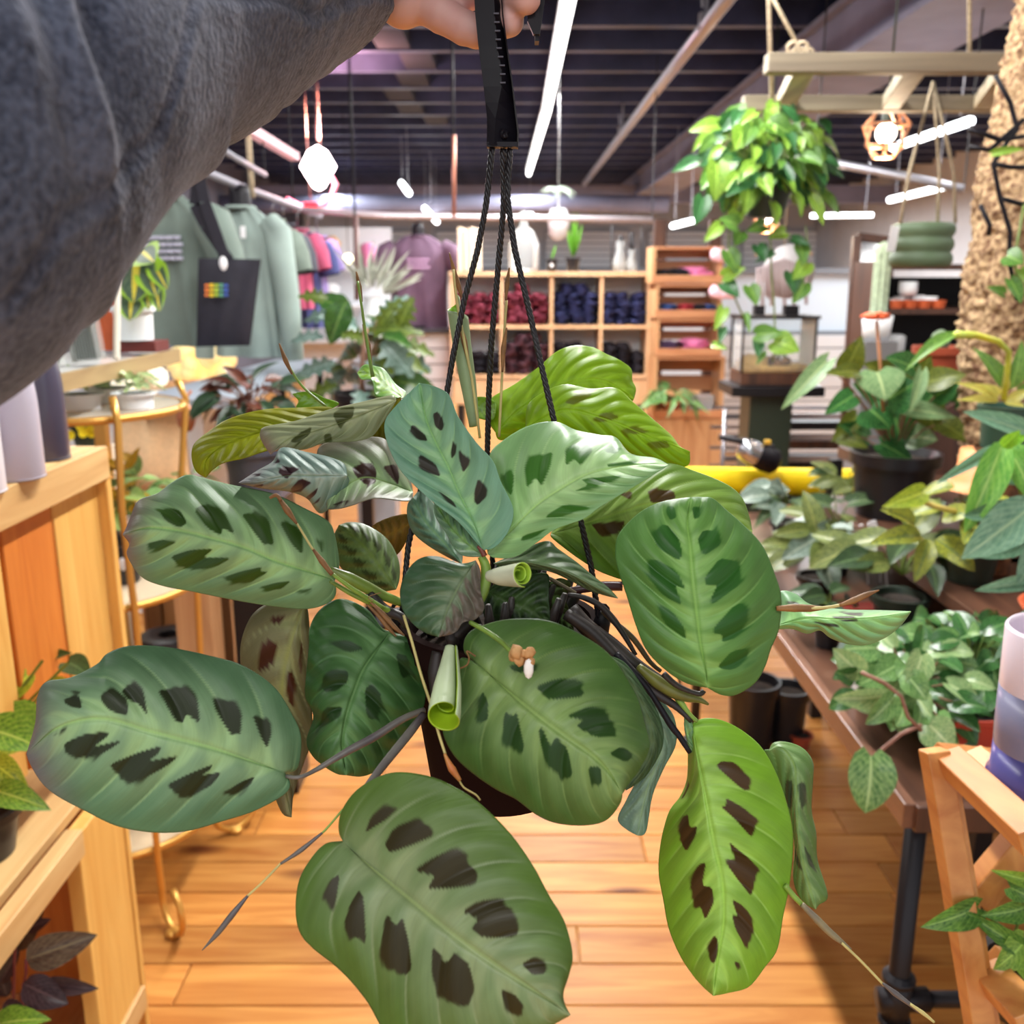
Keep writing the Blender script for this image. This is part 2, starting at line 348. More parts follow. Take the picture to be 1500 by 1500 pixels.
for (x, y0, y1) in ((-.75, 4.6, 9.0),):
    mb = MB()
    k = y0
    k = 4.6
    while k < y1: mb.box((x+.14*math.sin(k*2.2), k+.3, 2.97), (.20, .53, .12)); k += .6
    mk('blocking', mb, M_CEIL, ceil_, kind='stuff')
mb = MB(); mb.box(((XL+XR)/2, YB, 1.55), (XR-XL, .1, 3.2)); wb = plain('wall_back', mb, M_WALLG)
mb = MB(); mb.box((XL, 7.6, 1.55), (.1, 18.8, 3.2)); plain('wall_left', mb, mat('wall_left_grey', S(90, 90, 104), .8, var=.15, scale=2))
mb = MB(); mb.box((XR, 7.6, 1.55), (.1, 18.8, 3.2)); plain('wall_right', mb, M_WALLG)
# main beam on the right with its flanges
mb = MB(); mb.box((1.86, 8.9, 2.74), (.38, 15.6, .24)); mb.box((1.86, 8.9, 2.61), (.46, 15.6, .03)); mb.box((1.86, 8.9, 2.88), (.46, 15.6, .03)); plain('trim_1', mb, M_BEAM)
mb = MB(); mb.box(((XL+XR)/2, 13.4, 2.62), (XR-XL-.1, .26, .22)); plain('trim_2', mb, M_BEAM)
mb = MB(); mb.tube([(XL+.06, 12.2, 2.42), (1.9, 12.2, 2.42)], .10, 16); mk('duct_pipe', mb, M_BEAM, smooth=True, label='long pale round duct running across under the dark ceiling', cat='duct')
# back wall: row of roller shutters above pale cabinets
for i, px in enumerate((420, 560, 700, 860, 1010, 1150, 1290)):
    c = P(px, 345, YB-.12); mb = MB(); mb.box((c.x, YB-.11, 2.02), (1.45, .1, .62)); w = plain('window_%d' % (i+1), mb, mat('shutter_grey', S(168, 172, 180), .6))
    mb = MB()
    for k in range(6): mb.box((c.x, YB-.17, 1.76+k*.10), (1.40, .03, .075))
    mk('shutter_slat', mb, M_WHITE, w, kind='stuff')
mb = MB(); mb.box((XL+4.4, 15.9, .72), (8.4, .5, 1.44)); mk('back_cabinet', mb, M_WHITE, label='long pale cabinet along the back wall of the shop', cat='cabinet', bevel=.01)

# main tube light run and conduits
def tube_light(name, a, b, r, m, label, group=None, housing=True):
    a = Vector(a); b = Vector(b); t = thing(name, label, 'light', tuple((a+b)/2), group)
    mb = MB(); mb.tube([a, b], r, 10); mk('tube', mb, m, t, True)
    if housing: mb = MB(); mb.bar(a+Vector((0, 0, r*1.7)), b+Vector((0, 0, r*1.7)), r*2.6, r*1.1); mk('housing', mb, M_WHITE, t)
    if housing:
        mb = MB()
        for e in (a.lerp(b, .03), a.lerp(b, .97)): mb.box(e+Vector((0, 0, r*2)), (r*2.2, r*2, r*2.6))
        mk('end_cap', mb, M_WHITE, t, kind='stuff')
    for e in (a.lerp(b, .12), a.lerp(b, .88)): mb = MB(); mb.tube([e+Vector((0, 0, r*2)), Vector((e.x, e.y, 3.14))], .003, 5); mk('suspension_wire', mb, M_CONDUIT, t)
    return t
tube_light('tube_light', (.25, 1.6, 2.75), (.262, 7.6, 2.75), .028, M_TUBE, 'long bright tube light on the dark ceiling over the aisle, nearer length')
tube_light('tube_light', (.262, 7.64, 2.75), (.20, 12.0, 2.745), .028, M_TUBE, 'bright tube light on the dark ceiling over the aisle, farther length')
def rod(name, pts, r, m, label, cat='pipe', hang=()):
    t = thing(name, label, cat, tuple(pts[0])); mb = MB(); mb.tube(pts, r, 10); mk('rod' if name != 'rod' else 'bar', mb, m, t, True)
    for h in (pts[0], pts[-1]):
        if not hang: mb = MB(); mb.tube([Vector(h), Vector((h[0], h[1], 3.14))], .004, 5); mk('suspension_wire', mb, M_STEEL, t)
    for h in hang: mb = MB(); mb.tube([h, (h[0], h[1], 3.1)], .008, 6); mb.box(h, (.07, .05, .07)); mb.tube([(h[0]-.02, h[1], h[2]+.06), (h[0]-.03, h[1], h[2]+.14)], .006, 6); mk('hanger', mb, M_CONDUIT, t)
    return t
rod('ceiling_conduit', [(.93, 2.5, 2.72), (.93, 13, 2.72)], .034, M_CONDUIT, 'silver pipe running under the dark ceiling right of the tube light', 'pipe', [(.93, 5.0, 2.74), (.93, 8.6, 2.74)])
pinkish = mat('rail_pale', S(206, 196, 204), .35, .3)
rod('cross_rail', [P(430, 306, 6.0), P(560, 316, 6.2), P(745, 319, 6.4), P(955, 322, 6.5)], .020, pinkish, 'pale horizontal rail crossing behind the three cords, pink-lit at its left end', 'rail')
rod('angled_rail', [P(1195, 234, 4.6), P(1290, 252, 4.4), P(1412, 277, 4.2)], .018, M_CONDUIT, 'thin silver rail sloping behind the caged pendant lamp', 'rail')
rod('drop_rod', [P(665, 198, 5.2), P(665, 318, 5.2)], .010, mat('copper_rod', S(178, 116, 96), .4, .4), 'short copper-coloured rod hanging down behind the left cord', 'rod')
rod('drop_pipe', [P(521, 318, 5.6), P(523, 440, 5.6)], .014, mat('rust_pipe', S(110, 80, 78), .5, .3), 'thin brown upright pipe under the left end of the pale rail', 'pipe')
for nm, a, b, y0, y1, r, lab in [('tube_light', (1308, 216), (1422, 177), 5.2, 4.2, .03, 'short tube light passing behind the caged pendant lamp'), ('tube_light', (1303, 293), (1385, 273), 6.4, 5.8, .03, 'short tube light above the ribbed green hanging pot'),
     ('tube_light', (1188, 316), (1278, 315), 8.5, 8.5, .03, 'faint tube light far back above the white panel wall'), ('tube_light', (985, 331), (1016, 323), 9.5, 9, .04, 'small tube light above the top wooden crate'),
     ('tube_light', (588, 268), (599, 283), 10.5, 9.5, .045, 'small tube light in the dark ceiling above the mauve shirt'), ('tube_light', (622, 305), (633, 318), 12, 11.4, .05, 'upper one of two tiny tube lights above the mauve shirt'),
     ('tube_light', (632, 315), (640, 325), 12.4, 12, .05, 'lower one of two tiny tube lights above the mauve shirt'), ('tube_light', (776, 302), (776, 318), 14, 13, .07, 'tiny tube light seen between the cords, far back')]:
    tube_light(nm, P(a[0], a[1], y0), P(b[0], b[1], y1), r*.62, M_TUBEF, lab, None, False)

# ---------------------------------------------------------------- back of the shop: cube shelf with folded shirts
YS = 7.4
def z_at(py, y): return P(750, py, y).z
def x_at(px, py, y): return P(px, py, y).x
xs = [x_at(p, 450, YS) for p in (663, 735, 808, 881, 953)]; zt, zm, zb = z_at(401, YS), z_at(479, YS), z_at(552, YS)
cs = thing('cube_shelf', 'pale birch cube shelf of eight open cells filled with folded shirts', 'shelf', ((xs[0]+xs[-1])/2, YS+.18, 0))
mb = MB(); mb.box(((xs[0]+xs[-1])/2, YS+.18, zt), (xs[-1]-xs[0]+.05, .38, .035)); mk('top', mb, M_PLY, cs)
for z in (zm, zb): mb = MB(); mb.box(((xs[0]+xs[-1])/2, YS+.18, z), (xs[-1]-xs[0], .36, .026)); mk('shelf_board', mb, M_PLY, cs)
for i, x in enumerate(xs): mb = MB(); mb.box((x, YS+.18, (zt+zb)/2), (.045 if i in (0, 4) else .026, .35, zt-zb-.03)); mk('upright', mb, M_PLY, cs)
mb = MB(); mb.box(((xs[0]+xs[-1])/2, YS+.16, (zb-.12)), (xs[-1]-xs[0], .3, .19)); mk('plinth', mb, M_PLY, cs)
mb = MB(); mb.box(((xs[0]+xs[-1])/2, YS+.36, (zt+zb)/2), (xs[-1]-xs[0], .012, zt-zb-.03)); mk('back_panel', mb, M_WHITE, cs)
mb = MB()
for x in (xs[0]+.05, xs[-1]-.05): mb.box((x, YS+.18, (zb-.2)/2), (.05, .3, zb-.22))
mk('leg', mb, M_STEEL, cs)
def cloth_mesh(m, seed, a=1.0):
    mb = MB(); n = 14; rs2 = random.Random(seed)
    for k in range(3):
        mb.ball((rs2.uniform(-.02, .02), rs2.uniform(-.01, .02), .030*k+.02), (.085, .12, .024), 12, .55, seed*5+k)
    me = bpy.data.meshes.new('folded_shirt'); me.from_pydata(mb.v, [], mb.f); me.materials.append(m); me.polygons.foreach_set('use_smooth', [True]*len(me.polygons)); return me
M_MAR = mat('cloth_maroon', S(142, 58, 78), .85, var=.35, scale=40, bump=.6); M_NAV = mat('cloth_navy', S(44, 50, 96), .85, var=.4, scale=40, bump=.6)
M_BKC = mat('cloth_black', S(34, 30, 40), .85, var=.5, scale=40, bump=.6); M_PRT = mat('cloth_print', S(30, 26, 40), .8, c2=S(120, 70, 80), scale=26)
M_PNK = mat('cloth_pink', S(244, 140, 190), .8, var=.12, scale=40); M_MAU = mat('cloth_purple', S(90, 66, 100), .85, var=.3, scale=40); M_BLU = mat('cloth_blue', S(50, 74, 130), .8, var=.4, scale=30)
rs = random.Random(3)
for (ci, row, m, nm, n) in [(0, 0, M_MAR, 'maroon', 9), (1, 0, M_MAR, 'maroon', 10), (2, 0, M_NAV, 'navy', 11), (3, 0, M_NAV, 'navy', 9), (0, 1, M_BKC, 'black', 7), (1, 1, M_PRT, 'dark printed', 11), (2, 1, M_BKC, 'black', 8), (3, 1, M_BKC, 'black', 8)]:
    ms = [cloth_mesh(m, 10*ci+row*3+k) for k in range(3)]; z0 = (zm if row == 0 else zb)+.02; k = 0
    posn = ['left', 'second', 'third', 'right'][ci]; rn = 'upper' if row == 0 else 'lower'
    for lv in range(4):
        for c in range(3):
            if k >= n: break
            x = xs[ci]+.075+c*.110+rs.uniform(-.012, .012)+(0.05 if lv == 3 else 0); zz = z0+lv*.070
            M = Matrix.Translation((x, YS+.15+rs.uniform(-.02, .02), zz)) @ Matrix.Rotation(rs.uniform(-.25, .25), 4, 'Y') @ Matrix.Diagonal((.72, 1.05, .92, 1))
            inst('folded_shirt', rs.choice(ms), M, None, label='%s folded shirt, %s of %s layer, %s cell, %s row of cube shelf' % (nm, ['left', 'middle', 'right'][c], ['bottom', 'second', 'third', 'top'][lv], posn, rn), category='shirt', group='%s shirts in the %s %s cell' % (nm, rn, posn)); k += 1
# things on top of the cube shelf
def small_pot_plant(px, py_base, y, w, h, label, leaves, m=M_BLKPOT, seed=1, name='potted_plant', tag_=False):
    b = P(px, py_base, y); b.z = zt+.0175 if y > 7 else b.z
    t = thing(name, label, 'plant', tuple(b)); pot(t, b, w/2, h, m, M_SOIL, .75)
    leaves(t, b+Vector((0, 0, h)))
    if tag_: mb = MB(); mb.ball(b+Vector((0, -w/2-.002, h*.5)), (.012, .002, .016), 8); mk('tag', mb, M_WPAPER, t)
    return t
L_BR = [unit_leaf('lance', leafmat('leaf_bright', S(104, 160, 50), S(70, 120, 30)), .2, .3)]
def blades(n, h, w, seed=1, ms=None):
    def f(t, c):
        r2 = random.Random(seed)
        for i in range(n): a = r2.uniform(0, 6.28); d = Vector((math.cos(a)*.3, math.sin(a)*.3, 1)).normalized(); inst('leaf', (ms or L_BR)[0], leafM(c, c+d*h*r2.uniform(.7, 1.1), w, (0, -1, .1)), t)
    return f
small_pot_plant(808, 393, 7.48, .085, .09, 'small black pot with white tag on top of the cube shelf', blades(2, .10, .02, 2), tag_=True)
small_pot_plant(839, 393, 7.50, .11, .10, 'black pot with tall thin green blades on top of the cube shelf', blades(4, .30, .03, 5))
c = P(767, 392, 7.55); c.z = zt+.0175
t = thing('glass_jar', 'clear glass jar with stopper standing on the cube shelf', 'jar', tuple(c)); mb = MB(); mb.lathe([(.001, 0), (.09, 0), (.115, .03), (.115, .2), (.07, .30), (.03, .33), (.03, .36)], c, 20); mk('body', mb, glass('jar_glass', (.93, .96, .97), .15), t, True)
mb = MB(); mb.ball(c+Vector((0, 0, .40)), .04, 10); mk('stopper', mb, glass('stopper_glass', (.9, .95, .95), .3), t, True)
c = P(690, 393, 7.5); c.z = zt+.0175; mb = MB()
for i in range(4): mb.box(c+Vector((-.075+i*.045, 0, .16)), (.036, .20, .32-.02*(i % 2)))
mk('box_file', mb, mat('pastel_card', S(240, 206, 190), .6, c2=S(236, 228, 190), scale=6), label='pale pink and cream card boxes upright on the left of the cube shelf', cat='box')
for px, hh, rr, lab in ((908, .22, .045, 'tall clear glass vase on the right half of the cube shelf'), (925, .16, .035, 'shorter glass vase on the right half of the cube shelf')):
    c = P(px, 393, 7.5); c.z = zt+.0175; mb = MB(); mb.lathe([(.001, 0), (rr, 0), (rr*1.2, hh*.3), (rr*.6, hh*.7), (rr*.7, hh)], c, 16); mk('glass_vase', mb, glass('vase_glass', (.85, .9, .92), .3), smooth=True, label=lab, cat='vase')
t = thing('air_plant', 'pale hanging air plant on a white hanger above the cube shelf', 'plant', tuple(P(815, 300, 6.6)))
mb = MB(); qz = P(818, 275, 6.6); mb.tube([Vector((qz.x, qz.y, 3.14)), qz], .002, 5); mb.tube([P(818, 275, 6.6), P(818, 330, 6.6)], .006, 6); mb.lathe([(.02, 0), (.06, .03), (.075, .14), (.05, .2)], P(818, 352, 6.6), 14); mk('holder', mb, M_WHITE, t, True)
gl = [unit_leaf('lance', leafmat('leaf_grey', S(170, 184, 170), S(130, 150, 134)), .2, .4)]
rs = random.Random(9)
for i in range(9): a = rs.uniform(0, 6.28); c = P(818, 278, 6.6); inst('leaf', gl[0], leafM(c, c+Vector((math.cos(a)*.12, math.sin(a)*.1, rs.uniform(-.03, .06))), .03), t)
t = thing('wall_sign_bracket', 'thin dark metal stand holding glassware above the cube shelf', 'stand', tuple(P(915, 350, 7.5)))
mb = MB(); mb.tube([P(896, 392, 7.5), P(896, 330, 7.5), P(940, 330, 7.5), P(940, 392, 7.5)], .008, 6); mk('frame', mb, M_STEEL, t, True)
mb = MB(); mb.tube([P(910, 345, 7.5), P(908, 385, 7.5)], .014, 6); mb.tube([P(925, 340, 7.5), P(926, 380, 7.5)], .012, 6); mk('tool', mb, M_BLK, t, True)
for px, h, lab in ((966, .44, 'brown square post just left of the top wooden crate'), (1046, .30, 'brown square post rising behind the top wooden crate')):
    c = P(px, 360, 8.3); mb = MB(); zt2 = z_at(322, 8.3); mb.box((c.x, 8.3, zt2/2), (.10, .10, zt2)); mk('post', mb, M_BROWN, label=lab, cat='post')
for px, py, y, r in ((851, 411, 7.38, .035), (926, 402, 7.36, .03)):
    pass
# white slat wall counters
def slatwall(name, px0, px1, y, py_top, label, cap=True, n=9):
    x0, x1 = x_at(px0, 500, y), x_at(px1, 500, y); z1 = z_at(py_top, y)
    t = thing(name, label, 'panel', ((x0+x1)/2, y, 0)); mb = MB(); mb.box(((x0+x1)/2, y+.04, z1/2), (x1-x0, .04, z1)); mk('backing', mb, M_GAP, t)
    h = z1/n
    for i in range(n): mb = MB(); mb.box(((x0+x1)/2, y, h*(i+.5)), (x1-x0, .03, h*.90)); mk('slat', mb, M_WHITE, t)
    if cap: mb = MB(); mb.box(((x0+x1)/2, y+.1, z1+.02), (x1-x0+.02, .4, .03)); mk('counter_top', mb, mat('counter_edge', S(70, 70, 78), .4), t)
    return t
slatwall('slat_panel', 520, 660, 7.7, 487, 'white slatted counter front below the mauve shirt')
slatwall('slat_panel', 1052, 1262, 8.6, 490, 'white slatted panel behind the terrarium', False, 9)
t = thing('wall_panel', 'large smooth pale blue-white panel above the slatted one on the right', 'panel', tuple(P(1160, 486, 8.7)))
x0, x1 = x_at(1052, 440, 8.7), x_at(1262, 440, 8.7)
mb = MB(); mb.box(((x0+x1)/2, 8.7, (z_at(397, 8.7)+z_at(486, 8.7))/2), (x1-x0, .04, z_at(397, 8.7)-z_at(486, 8.7))); mk('sheet', mb, mat('pale_blue_panel', S(214, 226, 238), .5), t)
mb = MB(); mb.box(((x0+x1)/2, 8.66, z_at(487, 8.7)), (x1-x0, .05, .03)); mb.box(((x0+x1)/2, 8.66, z_at(397, 8.7)), (x1-x0, .05, .05)); mk('rail', mb, M_GAP, t)
for px0, px1, py in ((1120, 1245, 372), (1190, 1245, 350)):
    pass

# column of wooden crates
YC = 7.0
def crate(name, px0, px1, py0, py1, label, slats=True, y=YC, solid=False):
    x0, x1 = x_at(px0, py1, y), x_at(px1, py1, y); z1, z0 = z_at(py0, y), z_at(py1, y); z0 = 0 if z0 < .2 else z0; t = thing(name, label, 'crate', ((x0+x1)/2, y+.16, z0)); xc = (x0+x1)/2; d = .32
    for x in (x0+.012, x1-.012): mb = MB(); mb.box((x, y+d/2, (z0+z1)/2), (.024, d, z1-z0)); mk('side_panel', mb, M_CRATEV, t)
    mb = MB(); mb.box((xc, y+d/2, z0+.01), (x1-x0-.05, d, .02)); mk('bottom_board', mb, M_CRATE, t)
    mb = MB(); mb.box((xc, y+d/2, z1-.01), (x1-x0-.05, d, .02)); mk('top_board', mb, M_CRATE, t)
    mb = MB(); mb.box((xc, y-.006, z0+.03), (x1-x0, .014, .055)); mk('front_board', mb, M_CRATE, t)
    n = 3
    for i in range(n): h = (z1-z0)/n; mb = MB(); mb.box((xc, y+d-.006, z0+h*(i+.5)), (x1-x0-.05, .012, h*.72)); mk('back_slat', mb, M_CRATE, t)
    if solid: mb = MB(); mb.box((xc, y+.004, (z0+z1)/2+.02), (x1-x0-.05, .012, z1-z0-.06)); mk('front_panel', mb, M_CRATEV, t)
    return (x0, x1, z0, z1)
cr = [crate('wooden_crate', 955, 1058, 361, 415, 'topmost orange wooden crate of the tall stack, black and pink cloth inside'), crate('wooden_crate', 959, 1056, 416, 466, 'second crate from the top of the tall stack, blue and red cloths inside'),
      crate('wooden_crate', 960, 1056, 467, 522, 'third crate from the top of the tall stack, pink and purple cloths inside'), crate('wooden_crate', 956, 1058, 523, 612, 'open tall crate with fern and glass box below the third crate'), crate('wooden_crate', 956, 1056, 613, 692, 'lowest closed wooden crate of the tall stack', solid=True)]
ms = {k: [cloth_mesh(m, 60+i*3+j) for j in range(2)] for i, (k, m) in enumerate([('black', M_BKC), ('pink', M_PNK), ('purple', M_MAU), ('blue', M_BLU), ('red', mat('cloth_red', S(176, 50, 60), .8, var=.2, scale=30))])}
for ci, items in ((0, [('black', .12, 1.0), ('black', .2, 1.2), ('pink', .34, 1.5)]), (1, [('blue', .12, 1), ('red', .24, 1), ('black', .33, .9), ('blue', .40, .9)]), (2, [('purple', .12, 1.1), ('pink', .32, 1.6)])):
    x0, x1, z0, z1 = cr[ci]
    for k, (c_, dx, s) in enumerate(items):
        nm = ['topmost', 'second', 'third'][ci]; pl = ['left', 'left middle', 'right', 'far right'][k] if ci else ['far left', 'middle', 'right'][k]
        inst('folded_cloth', ms[c_][k % 2], Matrix.Translation((x0+dx, YC+.14, z0+.022)) @ Matrix.Diagonal((s*.8, 1, .75*s**.5, 1)), None, label='%s cloth, %s one in the %s crate of the tall stack' % (c_, pl, nm), category='cloth', group='cloths in the crate stack')
L_FERN = [unit_leaf('lance', leafmat('leaf_fern', S(110, 156, 84), S(60, 104, 48)), .15, .5), unit_leaf('lance', leafmat('leaf_fern_pale', S(150, 186, 120), S(84, 130, 70)), .15, .7)]
x0, x1, z0, z1 = cr[3]; c = Vector((x0+.14, YC+.08, z0+.02)); t = thing('potted_fern', 'bushy light green fern sitting in the open wooden crate', 'plant', tuple(c)); pot(t, c, .07, .09, M_TERRA, M_SOIL); bush(t, c+Vector((.0, -.06, .12)), 46, .20, (.10, .17), L_FERN, wr=.26, squash=.6, seed=4)
c = Vector((x1-.13, YC+.14, z0+.09)); mb = MB(); mb.box(c, (.16, .14, .13)); mk('clear_box', mb, glass('clear_plastic', (.9, .92, .94), .25), label='clear plastic box beside the fern in the open crate', cat='box', bevel=.01)
# ================================================================= the prayer plant held in front of the camera
def near_leaf_mat():
    m, t, b, out = nt('prayer_leaf'); N = t.nodes; L = t.links
    at = N.new('ShaderNodeAttribute'); at.attribute_name = 'Col'
    tc = N.new('ShaderNodeTexCoord'); mp = N.new('ShaderNodeMapping'); mp.inputs['Scale'].default_value = (6, 90, 1); L.new(tc.outputs['UV'], mp.inputs[0])
    n = N.new('ShaderNodeTexNoise'); n.inputs['Scale'].default_value = 1.0; n.inputs['Detail'].default_value = 4; L.new(mp.outputs[0], n.inputs['Vector'])
    mr = N.new('ShaderNodeMapRange'); mr.inputs[3].default_value = 0.98; mr.inputs[4].default_value = 1.26; L.new(n.outputs[0], mr.inputs[0])
    n2 = N.new('ShaderNodeTexNoise'); n2.inputs['Scale'].default_value = 60; n2.inputs['Detail'].default_value = 3; L.new(tc.outputs['Object'], n2.inputs['Vector'])
    mr2 = N.new('ShaderNodeMapRange'); mr2.inputs[3].default_value = 0.85; mr2.inputs[4].default_value = 1.15; L.new(n2.outputs[0], mr2.inputs[0])
    mu = N.new('ShaderNodeMath'); mu.operation = 'MULTIPLY'; L.new(mr.outputs[0], mu.inputs[0]); L.new(mr2.outputs[0], mu.inputs[1])
    hs = N.new('ShaderNodeHueSaturation'); L.new(mu.outputs[0], hs.inputs['Value']); L.new(at.outputs['Color'], hs.inputs['Color'])
    L.new(hs.outputs[0], b.inputs['Base Color']); b.inputs['Roughness'].default_value = 0.42; b.inputs['Specular IOR Level'].default_value = 0.32
    b.inputs['Sheen Weight'].default_value = 0.03
    bp = N.new('ShaderNodeBump'); bp.inputs['Strength'].default_value = 0.25; bp.inputs['Distance'].default_value = 0.0006; L.new(n.outputs[0], bp.inputs['Height']); L.new(bp.outputs[0], b.inputs['Normal'])
    tl = N.new('ShaderNodeBsdfTranslucent'); L.new(hs.outputs[0], tl.inputs[0]); ms = N.new('ShaderNodeMixShader'); ms.inputs[0].default_value = 0.22
    L.new(b.outputs[0], ms.inputs[1]); L.new(tl.outputs[0], ms.inputs[2]); L.new(ms.outputs[0], out.inputs[0])
    return m
M_NL = near_leaf_mat()
M_STEM_G = mat('stem_green', S(120, 150, 60), 0.4, var=0.3, scale=60)
M_STEM_D = mat('stem_dark', S(44, 36, 34), 0.5, var=0.4, scale=80)
M_STEM_P = mat('stem_grey_purple', S(105, 100, 92), 0.45, c2=S(70, 60, 68), scale=50)
M_BRACT = mat('dry_bract', S(150, 105, 55), 0.6, c2=S(95, 62, 35), scale=90)
M_STRAW = mat('straw_stem', S(190, 175, 110), 0.5, var=0.2, scale=60)
M_POTB = mat('pot_dark_brown', S(34, 20, 18), 0.9, spec=.04)
M_ROPE = mat('black_cord', S(24, 20, 24), 0.38)

def resample(pts, n, smooth=True):
    p = np.array(pts, dtype=float)
    if smooth and len(p) > 2:
        out = []
        for i in range(len(p)-1):
            p0 = p[max(i-1, 0)]; p1 = p[i]; p2 = p[i+1]; p3 = p[min(i+2, len(p)-1)]
            for k in range(8):
                t = k/8; out.append(0.5*((2*p1)+(-p0+p2)*t+(2*p0-5*p1+4*p2-p3)*t*t+(-p0+3*p1-3*p2+p3)*t**3))
        out.append(p[-1]); p = np.array(out)
    d = np.concatenate([[0], np.cumsum(np.linalg.norm(np.diff(p[:, :2], axis=0), axis=1))])
    tt = np.linspace(0, d[-1], n); return np.stack([np.interp(tt, d, p[:, k]) for k in range(p.shape[1])], 1)
def sdist(X, Y, poly):
    """signed distance (px), positive inside"""
    P_ = np.array(poly, float); d = np.full(X.shape, 1e9); ins = np.zeros(X.shape, bool)
    for i in range(len(P_)):
        a = P_[i]; b = P_[(i+1) % len(P_)]; e = b-a; L2 = (e**2).sum()+1e-9
        t = np.clip(((X-a[0])*e[0]+(Y-a[1])*e[1])/L2, 0, 1); d = np.minimum(d, np.hypot(X-a[0]-t*e[0], Y-a[1]-t*e[1]))
        c = (a[1] > Y) != (b[1] > Y); xx = a[0]+(Y-a[1])*e[0]/(e[1] if abs(e[1]) > 1e-9 else 1e-9); ins ^= c & (X < xx)
    return np.where(ins, d, -d)
def sst(a, b, x): t = np.clip((x-a)/(b-a), 0, 1); return t*t*(3-2*t)
def wob(x, sd):
    return (np.sin(x*1.0+sd)+np.sin(x*2.37+sd*2.1)*0.6+np.sin(x*5.1+sd*3.3)*0.35)/1.95

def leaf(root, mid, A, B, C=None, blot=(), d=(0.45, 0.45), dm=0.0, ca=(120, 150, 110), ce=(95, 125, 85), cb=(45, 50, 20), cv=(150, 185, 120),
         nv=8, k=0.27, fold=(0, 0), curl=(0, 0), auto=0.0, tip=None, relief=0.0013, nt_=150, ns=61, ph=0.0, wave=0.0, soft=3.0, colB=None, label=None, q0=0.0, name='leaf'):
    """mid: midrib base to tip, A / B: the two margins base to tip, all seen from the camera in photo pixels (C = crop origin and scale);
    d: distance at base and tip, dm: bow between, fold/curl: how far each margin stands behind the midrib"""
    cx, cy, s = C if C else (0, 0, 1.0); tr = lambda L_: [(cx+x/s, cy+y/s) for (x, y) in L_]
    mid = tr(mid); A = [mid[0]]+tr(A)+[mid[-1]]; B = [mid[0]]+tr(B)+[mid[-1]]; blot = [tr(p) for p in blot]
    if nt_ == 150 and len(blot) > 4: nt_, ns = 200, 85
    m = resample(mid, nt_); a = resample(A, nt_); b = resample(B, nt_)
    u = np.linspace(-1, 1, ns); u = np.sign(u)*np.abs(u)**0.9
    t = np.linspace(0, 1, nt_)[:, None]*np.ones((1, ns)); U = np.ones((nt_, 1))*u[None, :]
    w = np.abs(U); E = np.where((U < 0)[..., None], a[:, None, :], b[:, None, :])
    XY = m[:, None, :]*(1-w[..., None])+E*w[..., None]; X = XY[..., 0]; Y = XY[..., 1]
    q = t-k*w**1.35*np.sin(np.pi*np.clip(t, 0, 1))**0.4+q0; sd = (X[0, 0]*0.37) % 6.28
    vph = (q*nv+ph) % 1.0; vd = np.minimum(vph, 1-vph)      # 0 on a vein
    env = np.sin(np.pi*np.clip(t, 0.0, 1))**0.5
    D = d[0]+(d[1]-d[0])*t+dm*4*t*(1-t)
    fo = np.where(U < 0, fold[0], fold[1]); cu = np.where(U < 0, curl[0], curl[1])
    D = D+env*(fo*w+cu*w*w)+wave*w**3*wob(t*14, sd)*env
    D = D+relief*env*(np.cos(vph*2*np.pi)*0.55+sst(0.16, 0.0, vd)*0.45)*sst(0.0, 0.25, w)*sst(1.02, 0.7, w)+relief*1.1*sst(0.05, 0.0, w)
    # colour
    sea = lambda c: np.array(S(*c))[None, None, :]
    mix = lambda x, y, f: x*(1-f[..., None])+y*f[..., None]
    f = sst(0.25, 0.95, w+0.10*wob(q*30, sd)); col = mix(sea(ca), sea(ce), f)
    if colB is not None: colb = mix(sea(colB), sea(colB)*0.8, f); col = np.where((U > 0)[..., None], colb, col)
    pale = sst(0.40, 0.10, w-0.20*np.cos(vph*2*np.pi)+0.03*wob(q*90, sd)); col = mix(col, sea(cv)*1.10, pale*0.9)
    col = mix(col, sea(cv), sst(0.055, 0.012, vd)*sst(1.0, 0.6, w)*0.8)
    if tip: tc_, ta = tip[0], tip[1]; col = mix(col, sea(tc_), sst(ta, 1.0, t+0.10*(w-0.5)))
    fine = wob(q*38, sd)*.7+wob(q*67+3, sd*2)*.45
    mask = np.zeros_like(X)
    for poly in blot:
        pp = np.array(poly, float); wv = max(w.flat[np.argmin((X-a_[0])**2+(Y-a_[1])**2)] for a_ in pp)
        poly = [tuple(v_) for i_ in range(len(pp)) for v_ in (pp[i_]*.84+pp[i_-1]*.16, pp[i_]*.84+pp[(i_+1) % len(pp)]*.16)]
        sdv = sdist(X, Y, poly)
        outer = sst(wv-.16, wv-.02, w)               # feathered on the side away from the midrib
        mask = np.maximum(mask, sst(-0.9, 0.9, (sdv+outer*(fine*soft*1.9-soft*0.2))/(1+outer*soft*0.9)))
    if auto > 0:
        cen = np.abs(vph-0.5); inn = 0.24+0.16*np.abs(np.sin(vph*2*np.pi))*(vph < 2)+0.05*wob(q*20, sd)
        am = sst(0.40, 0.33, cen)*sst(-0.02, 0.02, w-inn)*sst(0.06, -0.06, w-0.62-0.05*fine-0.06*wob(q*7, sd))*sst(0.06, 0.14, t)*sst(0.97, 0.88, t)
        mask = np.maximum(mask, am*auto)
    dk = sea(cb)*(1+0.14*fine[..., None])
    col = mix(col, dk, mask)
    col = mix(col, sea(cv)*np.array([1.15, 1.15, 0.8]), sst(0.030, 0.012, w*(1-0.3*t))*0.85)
    col = mix(col, col*0.8+sea(ce)*0.2, sst(0.975, 1.0, w))
